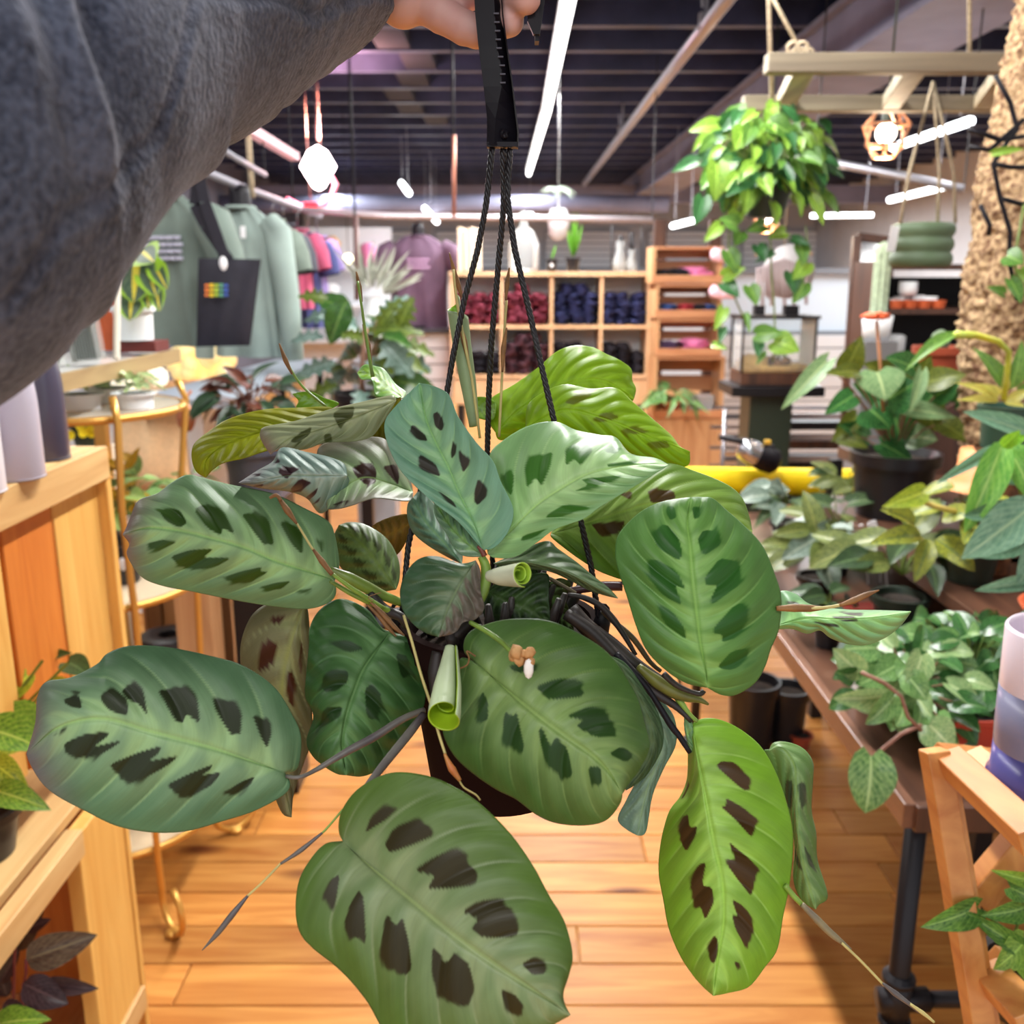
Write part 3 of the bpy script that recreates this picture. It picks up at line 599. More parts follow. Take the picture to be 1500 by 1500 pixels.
    col = np.clip(col*(1+0.05*wob(X*0.06+Y*0.05, sd)[..., None]), 0, 1)
    # world
    uu = (X-750)/F; vv = (750-Y)/F; sp, cp = math.sin(PITCH), math.cos(PITCH)
    W_ = np.stack([uu*D, (cp+vv*sp)*D, 1.55+(vv*cp-sp)*D], -1).reshape(-1, 3)
    c0 = W_[ns//2]; W_ = W_-c0
    me = bpy.data.meshes.new('leaf'); i, j = np.meshgrid(np.arange(nt_-1), np.arange(ns-1), indexing='ij'); A0 = (i*ns+j).ravel()
    fs = np.stack([A0, A0+1, A0+ns+1, A0+ns], 1)
    me.from_pydata(W_.tolist(), [], fs.tolist()); me.materials.append(M_NL)
    ca_ = me.color_attributes.new('Col', 'FLOAT_COLOR', 'POINT'); ca_.data.foreach_set('color', np.concatenate([col.reshape(-1, 3), np.ones((nt_*ns, 1))], 1).astype(np.float32).ravel())
    uvl = me.uv_layers.new(name='UVMap'); li = np.zeros(len(me.loops), np.int32); me.loops.foreach_get('vertex_index', li)
    uvs = np.stack([(U+1)/2, q], -1).reshape(-1, 2); uvl.data.foreach_set('uv', uvs[li].astype(np.float32).ravel())
    me.polygons.foreach_set('use_smooth', [True]*len(me.polygons))
    o = bpy.data.objects.new(name, me); COL.objects.link(o); o.parent = root; c0 = Vector(c0); o.location = c0-wl(root); WL[o.name] = c0
    so = o.modifiers.new('thickness', 'SOLIDIFY'); so.thickness = 0.0004; so.offset = 0
    if label: o['label'] = label
    return o

PC = Q(732, 905, 0.50)     # centre of the pot's rim
plant = thing('prayer_plant', 'hanging prayer plant with dark-blotched oval green leaves held up on a black hanger', 'plant', tuple(PC-Vector((0, 0, 0.095))))
mb = MB(); pr = 0.050
mb.lathe([(0.001, -0.095), (pr*0.70, -0.095), (pr*0.76, -0.088), (pr*0.97, -0.016), (pr*1.03, -0.014), (pr*1.05, 0), (pr*0.96, 0), (pr*0.92, -0.014), (0.001, -0.014)], PC, 40)
mk('pot', mb, M_POTB, plant, 'auto')
mb = MB(); mb.lathe([(0.001, -0.004), (pr*0.5, -0.005), (pr*0.9, -0.010)], PC, 20); mk('soil', mb, M_SOIL, plant, True)
mb = MB()
for i in range(26):
    a_ = i*2.4; q_ = .012+.026*((i*37) % 10)/10; b_ = PC+Vector((math.cos(a_)*q_, math.sin(a_)*q_, -.012)); mb.tube([b_, b_+Vector((math.cos(a_)*.010, math.sin(a_)*.010, .022)), b_+Vector((math.cos(a_)*.014, math.sin(a_)*.012, .032))], [.0034, .0026, .0014], 6)
mk('crown_stems', mb, M_STEM_D, plant, True, kind='stuff')

GR = dict(ca=(122, 152, 112), ce=(84, 118, 82), cv=(142, 172, 120), cb=(38, 46, 22))
# big grey-green leaf, lower left
leaf(plant, [(1240, 725), (1080, 670), (900, 610), (640, 540), (400, 475), (200, 520), (60, 640)],
  [(1300, 700), (1315, 560), (1270, 450), (1190, 330), (1050, 235), (900, 190), (700, 150), (530, 145), (430, 180), (380, 230), (260, 290), (150, 310), (110, 380), (100, 500)],
  [(1265, 780), (1230, 830), (1100, 900), (960, 945), (800, 990), (650, 998), (480, 970), (330, 900), (200, 830), (130, 770), (80, 690)], C=(20, 900, 3.125),
  blot=[[(235, 385), (290, 355), (312, 400), (310, 432), (265, 425), (232, 405)], [(400, 370), (450, 325), (520, 390), (525, 440), (515, 465), (440, 440), (405, 400)],
   [(490, 350), (550, 300), (595, 345), (615, 465), (575, 410), (520, 390)], [(660, 350), (720, 335), (790, 320), (840, 370), (855, 500), (790, 455), (775, 500), (740, 490), (690, 400)],
   [(910, 380), (960, 385), (1020, 385), (1045, 450), (1040, 550), (1010, 545), (1000, 555), (960, 500), (920, 430)], [(1090, 455), (1180, 490), (1180, 550), (1160, 615), (1130, 560)],
   [(165, 555), (250, 510), (240, 530), (190, 560)], [(230, 590), (330, 545), (440, 535), (430, 560), (370, 605), (500, 575), (440, 620), (320, 675), (240, 640)],
   [(440, 685), (560, 635), (680, 600), (660, 640), (620, 670), (760, 645), (700, 695), (560, 770), (510, 775), (460, 720)],
   [(700, 780), (800, 730), (910, 685), (900, 710), (860, 735), (955, 720), (900, 790), (800, 845), (740, 820)], [(955, 820), (1040, 765), (1105, 740), (1085, 780), (1020, 830)]],
  d=(0.435, 0.42), dm=-0.012, fold=(0.004, -0.004), curl=(0.012, 0.008), nv=7, ph=0.35, tip=((104, 98, 96), 0.72), **GR)
# upper left leaf
leaf(plant, [(1020, 1050), (900, 1010), (760, 965), (620, 905), (480, 865), (330, 830), (200, 820), (90, 850)],
  [(1040, 980), (1020, 850), (990, 790), (900, 740), (750, 670), (560, 630), (440, 600), (370, 588), (300, 625), (240, 670), (160, 700), (125, 770), (108, 815)],
  [(1025, 1110), (990, 1150), (900, 1175), (760, 1165), (600, 1140), (400, 1100), (270, 1075), (180, 1040), (130, 980), (108, 930), (120, 890)], C=(150, 500, 3),
  blot=[[(240, 735), (300, 730), (345, 745), (372, 800), (340, 820), (280, 790)], [(400, 740), (470, 705), (530, 740), (585, 850), (530, 820), (520, 855), (460, 820)],
   [(610, 760), (680, 740), (730, 780), (755, 895), (720, 890), (710, 895), (660, 830)], [(775, 790), (860, 800), (880, 850), (880, 940), (830, 890)], [(940, 870), (970, 880), (965, 935)],
   [(190, 890), (270, 870), (330, 880), (260, 915), (200, 915)], [(300, 945), (390, 915), (490, 910), (440, 950), (570, 950), (500, 990), (400, 1015), (330, 980)],
   [(520, 1040), (610, 1010), (700, 990), (695, 1010), (730, 1012), (640, 1065), (560, 1070)], [(690, 1080), (760, 1060), (830, 1052), (790, 1085), (730, 1105)], [(860, 1100), (925, 1082), (900, 1110)]],
  d=(0.47, 0.44), dm=-0.012, fold=(0.003, 0.0), curl=(0.015, 0.012), nv=7, ph=0.3, tip=((140, 116, 108), 0.78), soft=4, ca=(138, 172, 122), ce=(110, 144, 100), cv=(160, 196, 136), cb=(52, 82, 24))
# big bottom leaf
leaf(plant, [(310, 550), (430, 660), (600, 800), (770, 940), (930, 1055), (1100, 1170), (1220, 1250), (1305, 1310)],
  [(290, 500), (300, 420), (360, 330), (460, 265), (560, 243), (700, 265), (820, 320), (920, 390), (1040, 510), (1140, 650), (1210, 780), (1280, 900), (1315, 1040), (1300, 1130), (1275, 1210), (1280, 1260)],
  [(300, 548), (230, 560), (170, 620), (115, 720), (100, 850), (120, 950), (180, 1020), (270, 1090), (350, 1170), (420, 1260), (470, 1350), (540, 1440), (640, 1520), (800, 1560), (1000, 1520), (1150, 1420), (1220, 1360)], C=(400, 1050, 3),
  blot=[[(405, 510), (430, 440), (500, 385), (550, 400), (500, 450), (450, 480)], [(490, 560), (530, 490), (640, 430), (690, 470), (710, 520), (620, 560), (515, 598)],
   [(620, 675), (700, 620), (800, 575), (860, 590), (850, 630), (905, 680), (890, 740), (780, 755), (680, 755), (700, 715), (715, 700)],
   [(830, 855), (900, 810), (1000, 790), (1060, 850), (1080, 910), (1070, 970), (920, 970), (870, 930), (905, 890)], [(1090, 1085), (1150, 1050), (1200, 1070), (1195, 1130), (1140, 1135)],
   [(220, 790), (255, 715), (295, 690), (270, 860), (240, 830)], [(310, 920), (340, 820), (380, 758), (400, 800), (410, 1000), (370, 970), (330, 1000)],
   [(470, 1040), (490, 900), (505, 868), (540, 920), (570, 880), (600, 1000), (612, 1110), (580, 1140), (490, 1105)], [(695, 1130), (700, 1000), (765, 1085), (800, 1030), (860, 1080), (890, 1200), (850, 1280), (720, 1240)],
   [(1000, 1190), (1060, 1215), (1105, 1270), (1090, 1310), (1020, 1300)]],
  d=(0.41, 0.36), dm=-0.014, fold=(0.0, -0.002), curl=(0.012, 0.014), nv=8, ph=0.1, ca=(112, 132, 86), ce=(80, 106, 42), cv=(128, 142, 100), cb=(48, 42, 16), nt_=230, ns=101)
# middle leaf in front of the pot
leaf(plant, [(410, 470), (520, 570), (640, 670), (760, 760), (860, 830), (930, 900), (985, 990)],
  [(355, 420), (370, 350), (450, 310), (560, 290), (700, 300), (850, 370), (950, 450), (1040, 590), (1080, 720), (1095, 800), (1060, 880), (1010, 950)],
  [(340, 450), (325, 560), (290, 660), (270, 740), (310, 830), (380, 900), (480, 970), (560, 1010), (640, 1070), (720, 1105), (830, 1115), (920, 1095), (975, 1030)], C=(550, 800, 2.727),
  blot=[[(530, 480), (600, 460), (670, 470), (640, 505), (560, 505)], [(640, 560), (720, 530), (820, 525), (840, 600), (700, 615), (665, 590)], [(760, 680), (850, 640), (930, 650), (970, 760), (880, 765), (800, 720), (830, 695)],
   [(930, 830), (980, 800), (1040, 830), (1000, 865)], [(510, 700), (520, 660), (550, 680), (565, 660), (600, 820), (560, 830), (510, 780)],
   [(650, 740), (665, 720), (700, 800), (720, 760), (770, 810), (790, 920), (740, 940), (680, 870)], [(850, 880), (900, 880), (905, 950), (860, 960)], [(410, 620), (430, 580), (450, 620), (450, 700), (400, 700)]],
  d=(0.43, 0.40), dm=-0.008, fold=(0.006, 0.0), curl=(0.022, 0.014), nv=8, ph=0.2, soft=4, ca=(112, 138, 78), ce=(72, 104, 46), cv=(122, 146, 84), cb=(36, 64, 20), nt_=210, ns=93)
# right leaf, tip up
leaf(plant, [(622, 1190), (612, 1100), (590, 1000), (570, 850), (550, 680), (535, 500), (522, 380), (540, 262)],
  [(510, 1165), (400, 1090), (320, 1000), (270, 880), (230, 750), (190, 630), (172, 550), (180, 460), (230, 390), (300, 330), (380, 290), (460, 272)],
  [(690, 1225), (760, 1225), (850, 1170), (900, 1090), (930, 1000), (970, 900), (980, 750), (950, 640), (890, 500), (800, 400), (720, 330), (650, 270), (600, 262)], C=(850, 650, 3.333),
  blot=[[(420, 300), (460, 310), (470, 360), (440, 375), (420, 340)], [(545, 310), (590, 305), (585, 360), (555, 370)], [(340, 430), (420, 390), (480, 460), (500, 540), (480, 570), (380, 510)],
   [(570, 470), (600, 420), (690, 430), (690, 490), (600, 550)], [(310, 590), (360, 560), (470, 620), (515, 710), (460, 690), (500, 790), (420, 750), (340, 680)],
   [(610, 650), (680, 560), (750, 570), (800, 600), (790, 680), (640, 790), (635, 760), (670, 690), (610, 690)], [(350, 760), (450, 820), (510, 900), (520, 960), (400, 870)],
   [(650, 900), (760, 780), (840, 790), (830, 870), (760, 950), (690, 970), (690, 930), (650, 925)], [(670, 1085), (740, 1010), (850, 990), (830, 1060), (740, 1105), (690, 1100)]],
  d=(0.44, 0.455), dm=-0.010, fold=(-0.004, -0.006), curl=(0.016, 0.018), nv=8, ph=0.1, soft=5, relief=0.0014, ca=(98, 142, 66), ce=(84, 124, 62), cv=(128, 168, 92), cb=(44, 92, 30), nt_=210, ns=93)
# lime leaf, lower right
leaf(plant, [(345, 195), (370, 350), (410, 560), (440, 720), (475, 880), (480, 1050), (455, 1200), (435, 1375)],
  [(335, 220), (325, 300), (320, 420), (290, 500), (240, 570), (205, 700), (195, 830), (215, 950), (240, 1080), (290, 1200), (350, 1290), (400, 1345)],
  [(350, 175), (400, 157), (470, 165), (560, 210), (650, 290), (720, 420), (770, 580), (785, 700), (770, 880), (740, 1030), (715, 1170), (660, 1250), (590, 1335), (500, 1362)], C=(900, 1000, 3),
  blot=[[(445, 365), (470, 345), (530, 350), (600, 410), (595, 470), (570, 475), (500, 415)], [(468, 545), (490, 540), (488, 505), (560, 545), (635, 600), (615, 660), (600, 680), (520, 590)],
   [(500, 695), (540, 730), (600, 780), (640, 820), (620, 870), (600, 940), (560, 890), (495, 800), (490, 775), (530, 780)], [(515, 950), (560, 975), (620, 1040), (605, 1120), (580, 1170), (530, 1080), (515, 1020), (540, 1025)],
   [(280, 640), (300, 590), (325, 578), (332, 635), (365, 630), (360, 670), (318, 745), (290, 700)], [(325, 870), (370, 800), (405, 788), (385, 890), (430, 900), (440, 960), (400, 1045), (380, 985), (355, 990), (335, 920)],
   [(405, 1160), (440, 1108), (455, 1130), (455, 1185), (440, 1235), (415, 1220)], [(525, 1225), (550, 1230), (558, 1255), (540, 1272)], [(300, 510), (315, 470), (325, 430), (332, 450), (310, 495)]],
  d=(0.47, 0.44), dm=-0.008, fold=(0.012, -0.004), curl=(0.014, 0.014), nv=9, ph=0.0, soft=2, k=0.2, ca=(130, 170, 60), ce=(116, 160, 40), cv=(152, 190, 86), cb=(68, 46, 16), nt_=210, ns=93)
CC = (550, 500, 2.727)
# upright pale leaf left of the ropes
leaf(plant, [(432, 835), (390, 720), (340, 620), (290, 500), (240, 400), (200, 300), (175, 168)],
  [(400, 800), (330, 720), (240, 650), (150, 570), (90, 500), (45, 400), (38, 320), (80, 260), (140, 200)],
  [(480, 820), (530, 760), (550, 670), (500, 560), (470, 480), (400, 400), (330, 300), (290, 210), (220, 175)], C=CC,
  blot=[[(230, 290), (250, 280), (282, 325), (265, 360), (238, 340)], [(128, 360), (150, 330), (200, 375), (208, 400), (170, 395)], [(302, 440), (310, 395), (328, 415), (322, 450), (305, 470)],
   [(332, 430), (375, 470), (370, 500), (350, 525), (335, 470)], [(168, 470), (180, 452), (240, 490), (262, 540), (220, 530), (180, 510)], [(395, 600), (410, 545), (450, 590), (445, 620), (410, 655), (395, 640)], [(250, 595), (310, 640), (325, 668), (280, 640)]],
  d=(0.445, 0.46), dm=-0.004, fold=(-0.010, -0.016), curl=(0.004, 0.004), nv=7, ph=0.2, soft=1.5, ca=(134, 176, 140), ce=(118, 162, 134), cv=(150, 190, 140), cb=(54, 52, 44))
# light leaf right of it
leaf(plant, [(450, 850), (540, 760), (640, 660), (740, 590), (850, 530), (980, 500), (1100, 490), (1170, 495)],
  [(440, 760), (450, 620), (455, 460), (520, 390), (620, 335), (720, 322), (800, 355), (900, 375), (960, 385), (1020, 450), (1120, 468)],
  [(480, 865), (560, 860), (650, 800), (720, 750), (830, 710), (900, 660), (1000, 600), (1100, 540)], C=CC,
  blot=[[(595, 500), (610, 450), (650, 460), (710, 440), (700, 500), (665, 580), (640, 545), (605, 590)], [(758, 430), (800, 405), (870, 420), (860, 450), (820, 498), (795, 470), (760, 500)], [(915, 430), (950, 415), (980, 430), (960, 450), (920, 445)],
   [(500, 540), (540, 510), (555, 540), (545, 620), (520, 590)], [(925, 490), (1045, 478), (1040, 490), (930, 503)], [(820, 550), (980, 535), (970, 555), (870, 590), (790, 600), (850, 575)],
   [(690, 690), (760, 650), (860, 660), (760, 700), (680, 705)], [(590, 775), (690, 745), (660, 780), (580, 800)]],
  d=(0.45, 0.44), dm=-0.004, fold=(0.010, -0.014), curl=(0.02, 0.006), nv=8, ph=0.1, soft=3, ca=(150, 186, 122), ce=(124, 164, 106), cv=(168, 200, 138), cb=(60, 108, 34))
# light green leaf behind the right one
leaf(plant, [(700, 770), (900, 710), (1100, 650), (1300, 660), (1505, 760)],
  [(760, 680), (900, 600), (1060, 520), (1170, 488), (1280, 520), (1400, 570), (1460, 620), (1490, 690)],
  [(705, 785), (760, 830), (830, 880), (920, 930), (1050, 960), (1250, 930), (1400, 870), (1480, 810)], C=CC,
  blot=[[(1085, 590), (1190, 595), (1200, 630), (1100, 650)], [(970, 610), (1025, 600), (1020, 635)], [(860, 730), (1000, 715), (980, 760), (900, 790), (880, 755)], [(890, 680), (920, 675), (880, 690)]],
  d=(0.50, 0.53), dm=-0.006, fold=(0.0, -0.008), curl=(0.02, 0.0), nv=8, soft=2, ca=(134, 168, 70), ce=(100, 136, 40), cv=(160, 190, 98), cb=(84, 62, 24))
# two lime leaves behind, backlit
C2 = (550, 300, 2.727)
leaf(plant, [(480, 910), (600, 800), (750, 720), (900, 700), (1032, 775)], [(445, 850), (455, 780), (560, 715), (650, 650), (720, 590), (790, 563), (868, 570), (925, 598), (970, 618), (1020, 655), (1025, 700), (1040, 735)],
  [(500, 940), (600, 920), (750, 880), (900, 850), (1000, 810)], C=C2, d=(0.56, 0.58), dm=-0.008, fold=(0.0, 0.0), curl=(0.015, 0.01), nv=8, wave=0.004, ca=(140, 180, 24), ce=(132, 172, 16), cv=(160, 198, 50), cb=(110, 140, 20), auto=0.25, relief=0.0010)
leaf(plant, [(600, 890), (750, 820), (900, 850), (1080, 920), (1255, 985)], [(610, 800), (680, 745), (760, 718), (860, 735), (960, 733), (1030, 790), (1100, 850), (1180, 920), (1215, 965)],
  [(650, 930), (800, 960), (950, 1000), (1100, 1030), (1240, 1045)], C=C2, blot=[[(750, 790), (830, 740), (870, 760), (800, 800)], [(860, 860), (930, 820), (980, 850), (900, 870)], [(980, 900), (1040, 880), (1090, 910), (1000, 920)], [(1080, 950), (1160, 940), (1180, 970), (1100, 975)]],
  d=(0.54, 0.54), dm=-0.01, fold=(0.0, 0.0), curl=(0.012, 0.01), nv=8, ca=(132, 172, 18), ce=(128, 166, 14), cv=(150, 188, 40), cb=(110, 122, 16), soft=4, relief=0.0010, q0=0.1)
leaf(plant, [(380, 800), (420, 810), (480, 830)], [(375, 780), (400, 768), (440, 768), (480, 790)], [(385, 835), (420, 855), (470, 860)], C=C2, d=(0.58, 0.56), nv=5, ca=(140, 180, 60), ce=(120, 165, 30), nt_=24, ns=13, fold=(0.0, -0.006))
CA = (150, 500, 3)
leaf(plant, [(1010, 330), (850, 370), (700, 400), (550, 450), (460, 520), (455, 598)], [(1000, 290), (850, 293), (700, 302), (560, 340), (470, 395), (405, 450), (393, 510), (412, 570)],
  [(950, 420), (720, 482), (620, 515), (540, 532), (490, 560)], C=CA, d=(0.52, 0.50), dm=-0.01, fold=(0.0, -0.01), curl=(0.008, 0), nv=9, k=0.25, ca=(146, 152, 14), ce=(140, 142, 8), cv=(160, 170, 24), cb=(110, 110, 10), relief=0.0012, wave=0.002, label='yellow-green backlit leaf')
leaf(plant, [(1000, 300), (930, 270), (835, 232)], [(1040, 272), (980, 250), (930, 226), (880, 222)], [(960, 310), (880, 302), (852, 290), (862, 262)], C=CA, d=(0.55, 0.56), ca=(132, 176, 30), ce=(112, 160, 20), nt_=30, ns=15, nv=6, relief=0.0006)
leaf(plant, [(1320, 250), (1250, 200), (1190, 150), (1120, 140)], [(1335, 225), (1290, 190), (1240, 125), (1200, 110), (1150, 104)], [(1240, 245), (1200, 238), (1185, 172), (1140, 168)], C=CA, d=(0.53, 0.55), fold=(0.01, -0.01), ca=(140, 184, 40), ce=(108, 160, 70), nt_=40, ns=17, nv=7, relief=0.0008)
# olive back half and pale front half of the folded leaf
leaf(plant, [(1310, 245), (1240, 320), (1190, 380), (1160, 430)], [(1250, 270), (1190, 320), (1150, 390)], [(1320, 300), (1290, 380), (1250, 430), (1200, 440)], C=CA, d=(0.52, 0.51), ca=(128, 124, 20), ce=(110, 104, 12), cv=(140, 138, 30), nt_=36, ns=15, nv=6)
leaf(plant, [(1290, 262), (1120, 330), (950, 390), (820, 430), (740, 497)], [(1270, 238), (1150, 265), (1000, 300), (850, 350), (720, 375), (694, 400), (702, 440)], [(1230, 360), (1180, 420), (1100, 440), (980, 445), (900, 472), (820, 482), (760, 482)], C=CA,
  blot=[[(1010, 320), (1060, 288), (1110, 288), (1100, 335), (1065, 360), (1045, 390)], [(825, 440), (870, 400), (920, 375), (912, 410), (850, 450)], [(975, 410), (1005, 405), (1010, 445), (975, 450)]],
  d=(0.50, 0.485), dm=-0.006, fold=(-0.004, -0.006), curl=(0.012, 0.006), nv=6, tip=((150, 125, 110), 0.8), ca=(150, 158, 120), ce=(138, 144, 104), cv=(176, 182, 140), cb=(78, 84, 42))
leaf(plant, [(1365, 665), (1250, 620), (1150, 600), (1050, 650), (990, 738)], [(1345, 590), (1280, 490), (1240, 430), (1150, 420), (1050, 430), (950, 470), (955, 600)], [(1345, 702), (1200, 690), (1100, 720), (1040, 735)], C=CA,
  blot=[[(1095, 555), (1180, 525), (1205, 570), (1200, 625), (1160, 635), (1110, 590)], [(1230, 550), (1290, 540), (1305, 590), (1300, 635), (1260, 590)], [(1010, 720), (1060, 700), (1090, 705), (1030, 722)]],
  d=(0.485, 0.47), fold=(0.004, -0.012), curl=(0.014, -0.004), nv=6, ca=(146, 166, 126), ce=(124, 122, 104), cv=(156, 182, 130), cb=(58, 36, 28))
leaf(plant, [(1075, 590), (950, 590), (830, 590), (700, 610), (600, 622)], [(1062, 540), (1000, 510), (900, 488), (790, 468), (750, 528), (680, 570)], [(1082, 620), (1040, 690), (960, 755), (900, 690), (820, 660), (700, 645)], C=CA,
  blot=[[(770, 575), (800, 542), (870, 560), (832, 582), (810, 606)], [(820, 655), (870, 600), (922, 620), (895, 640), (868, 665)], [(888, 690), (950, 638), (940, 670), (905, 702)], [(750, 545), (770, 510), (784, 530)], [(660, 597), (700, 575), (690, 595)], [(660, 632), (710, 625), (700, 640)], [(920, 720), (960, 680), (950, 705)]],
  d=(0.465, 0.455), fold=(0.0, 0.004), curl=(0.012, 0.016), nv=8, ca=(140, 164, 150), ce=(118, 142, 132), cv=(166, 184, 172), cb=(62, 40, 44), tip=((130, 128, 130), 0.55), relief=0.0014, label='silvery leaf with purple-brown blotches')
# leaves round the centre
leaf(plant, [(345, 888), (270, 800), (200, 720), (150, 625)], [(290, 862), (210, 815), (150, 762), (128, 700), (130, 650)], [(345, 840), (320, 760), (280, 700), (230, 645), (180, 600)], C=CC, d=(0.455, 0.47), fold=(0, 0.008), curl=(0.012, 0.012), nv=6, auto=0.5, ca=(92, 128, 104), ce=(88, 126, 104), cv=(120, 156, 124), cb=(46, 70, 50), nt_=60, ns=25, wave=0.003)
leaf(plant, [(432, 860), (360, 800), (300, 740), (235, 640)], [(360, 858), (320, 835), (285, 770), (240, 700)], [(430, 830), (400, 790), (340, 712), (290, 660)], C=CC, d=(0.45, 0.465), fold=(-0.006, 0), nv=6, ca=(110, 142, 108), ce=(96, 124, 92), nt_=50, ns=21)
CD = (550, 800, 2.727)
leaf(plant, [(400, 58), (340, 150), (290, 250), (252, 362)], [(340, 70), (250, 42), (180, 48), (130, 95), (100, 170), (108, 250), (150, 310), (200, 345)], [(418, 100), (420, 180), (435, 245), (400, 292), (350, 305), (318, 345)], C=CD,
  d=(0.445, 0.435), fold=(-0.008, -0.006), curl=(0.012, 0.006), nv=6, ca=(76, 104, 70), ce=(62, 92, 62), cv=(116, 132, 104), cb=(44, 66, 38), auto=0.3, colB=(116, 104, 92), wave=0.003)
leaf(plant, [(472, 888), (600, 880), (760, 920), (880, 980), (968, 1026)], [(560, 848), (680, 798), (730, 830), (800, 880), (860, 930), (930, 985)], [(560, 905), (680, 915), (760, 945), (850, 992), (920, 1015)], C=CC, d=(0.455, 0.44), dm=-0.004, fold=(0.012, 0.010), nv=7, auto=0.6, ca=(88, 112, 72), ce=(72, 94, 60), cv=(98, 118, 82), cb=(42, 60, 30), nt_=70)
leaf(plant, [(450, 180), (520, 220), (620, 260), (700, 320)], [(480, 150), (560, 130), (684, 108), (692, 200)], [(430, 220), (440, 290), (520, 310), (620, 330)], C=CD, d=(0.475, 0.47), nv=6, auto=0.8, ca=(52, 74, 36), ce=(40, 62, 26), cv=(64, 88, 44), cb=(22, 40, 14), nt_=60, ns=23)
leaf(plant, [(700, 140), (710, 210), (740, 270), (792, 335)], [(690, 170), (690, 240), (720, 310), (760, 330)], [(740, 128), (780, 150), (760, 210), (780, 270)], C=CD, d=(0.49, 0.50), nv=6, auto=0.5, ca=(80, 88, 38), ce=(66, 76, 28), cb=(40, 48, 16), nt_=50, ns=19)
leaf(plant, [(650, 130), (560, 120), (480, 90)], [(640, 80), (560, 60), (500, 62)], [(620, 160), (560, 165), (500, 140)], C=CD, d=(0.50, 0.49), nv=5, ca=(56, 80, 44), ce=(44, 66, 34), nt_=40, ns=17)
CE = (350, 780, 3.75)
leaf(plant, [(830, 545), (760, 640), (680, 760), (630, 880), (590, 1000), (565, 1150), (590, 1332)],
  [(780, 520), (700, 420), (560, 365), (450, 420), (390, 520), (385, 620), (370, 780), (365, 900), (410, 1010), (372, 1140), (400, 1220), (470, 1285), (540, 1325)],
  [(880, 560), (980, 600), (1025, 700), (1030, 850), (1005, 1000), (940, 1110), (850, 1230), (770, 1300), (680, 1338)], C=CE,
  blot=[[(440, 790), (520, 750), (600, 760), (600, 820), (540, 870), (470, 880)], [(690, 860), (730, 830), (790, 900), (770, 1050), (700, 1010)], [(420, 1090), (470, 960), (570, 955), (560, 1010), (480, 1060)], [(860, 660), (930, 680), (960, 800), (890, 800)], [(480, 600), (600, 590), (690, 640), (600, 660)]],
  d=(0.475, 0.455), dm=-0.004, fold=(-0.006, -0.004), curl=(0.016, 0.018), nv=7, soft=6, ca=(74, 112, 62), ce=(54, 92, 44), cv=(98, 136, 84), cb=(36, 62, 26), wave=0.005, relief=0.0018, nt_=210, ns=93)
leaf(plant, [(447, 880), (430, 930), (415, 990), (411, 1060), (415, 1130), (427, 1197)], [(400, 882), (372, 898), (356, 930), (352, 965), (360, 1010), (385, 1080), (398, 1150), (413, 1190)],
  [(452, 900), (455, 950), (456, 1020), (458, 1080), (446, 1115), (430, 1165)], blot=[[(375, 985), (382, 945), (392, 938), (406, 940), (406, 958), (396, 978)], [(396, 903), (420, 902), (412, 912), (398, 916)], [(438, 980), (440, 935), (443, 950), (441, 985)], [(421, 1025), (420, 990), (427, 980), (433, 1000), (431, 1040)]],
  d=(0.49, 0.48), fold=(-0.004, 0.004), curl=(0.01, 0.0), nv=6, ph=0.4, soft=1, ca=(138, 132, 92), ce=(112, 104, 70), cv=(160, 160, 112), cb=(84, 42, 24), nt_=80, ns=25, label='brownish-olive leaf underside with red-brown blotches')
leaf(plant, [(1290, 1090), (1220, 990), (1140, 890), (1040, 808)], [(1180, 1100), (1100, 1040), (1040, 980), (1012, 880)], [(1305, 1040), (1300, 960), (1250, 868), (1160, 808), (1090, 795)], C=CA, d=(0.50, 0.51), nv=6, auto=0.9, ca=(100, 122, 68), ce=(78, 102, 48), cv=(120, 140, 80), cb=(50, 60, 20), nt_=60, ns=23, curl=(0.01, 0.012))
leaf(plant, [(1350, 800), (1300, 830), (1240, 850), (1185, 812)], [(1345, 760), (1280, 768), (1220, 790)], [(1350, 850), (1290, 940), (1240, 880)], C=CA, d=(0.54, 0.55), nv=5, ca=(138, 110, 44), ce=(122, 98, 30), cv=(160, 130, 60), nt_=40, ns=17)
CF = (1100, 600, 3.75)
leaf(plant, [(120, 1195), (300, 1150), (500, 1150), (700, 1140), (878, 1110)], [(150, 1010), (240, 1012), (330, 1072), (500, 1098), (700, 1103), (820, 1107)], [(150, 1205), (230, 1205), (310, 1230), (380, 1212), (440, 1255), (540, 1288), (640, 1290), (740, 1250), (820, 1188)], C=CF,
  blot=[[(330, 1163), (480, 1180), (480, 1197), (430, 1195)], [(430, 1138), (560, 1133), (595, 1160), (520, 1167)], [(480, 1113), (620, 1116), (610, 1138), (540, 1132)], [(190, 1052), (270, 1062), (260, 1072), (200, 1070)]],
  d=(0.50, 0.46), fold=(0.03, -0.006), curl=(0, 0.012), nv=7, soft=1, ca=(140, 190, 122), ce=(122, 168, 118), cv=(156, 204, 128), cb=(66, 66, 48), nt_=80)
CG = (900, 1000, 3)
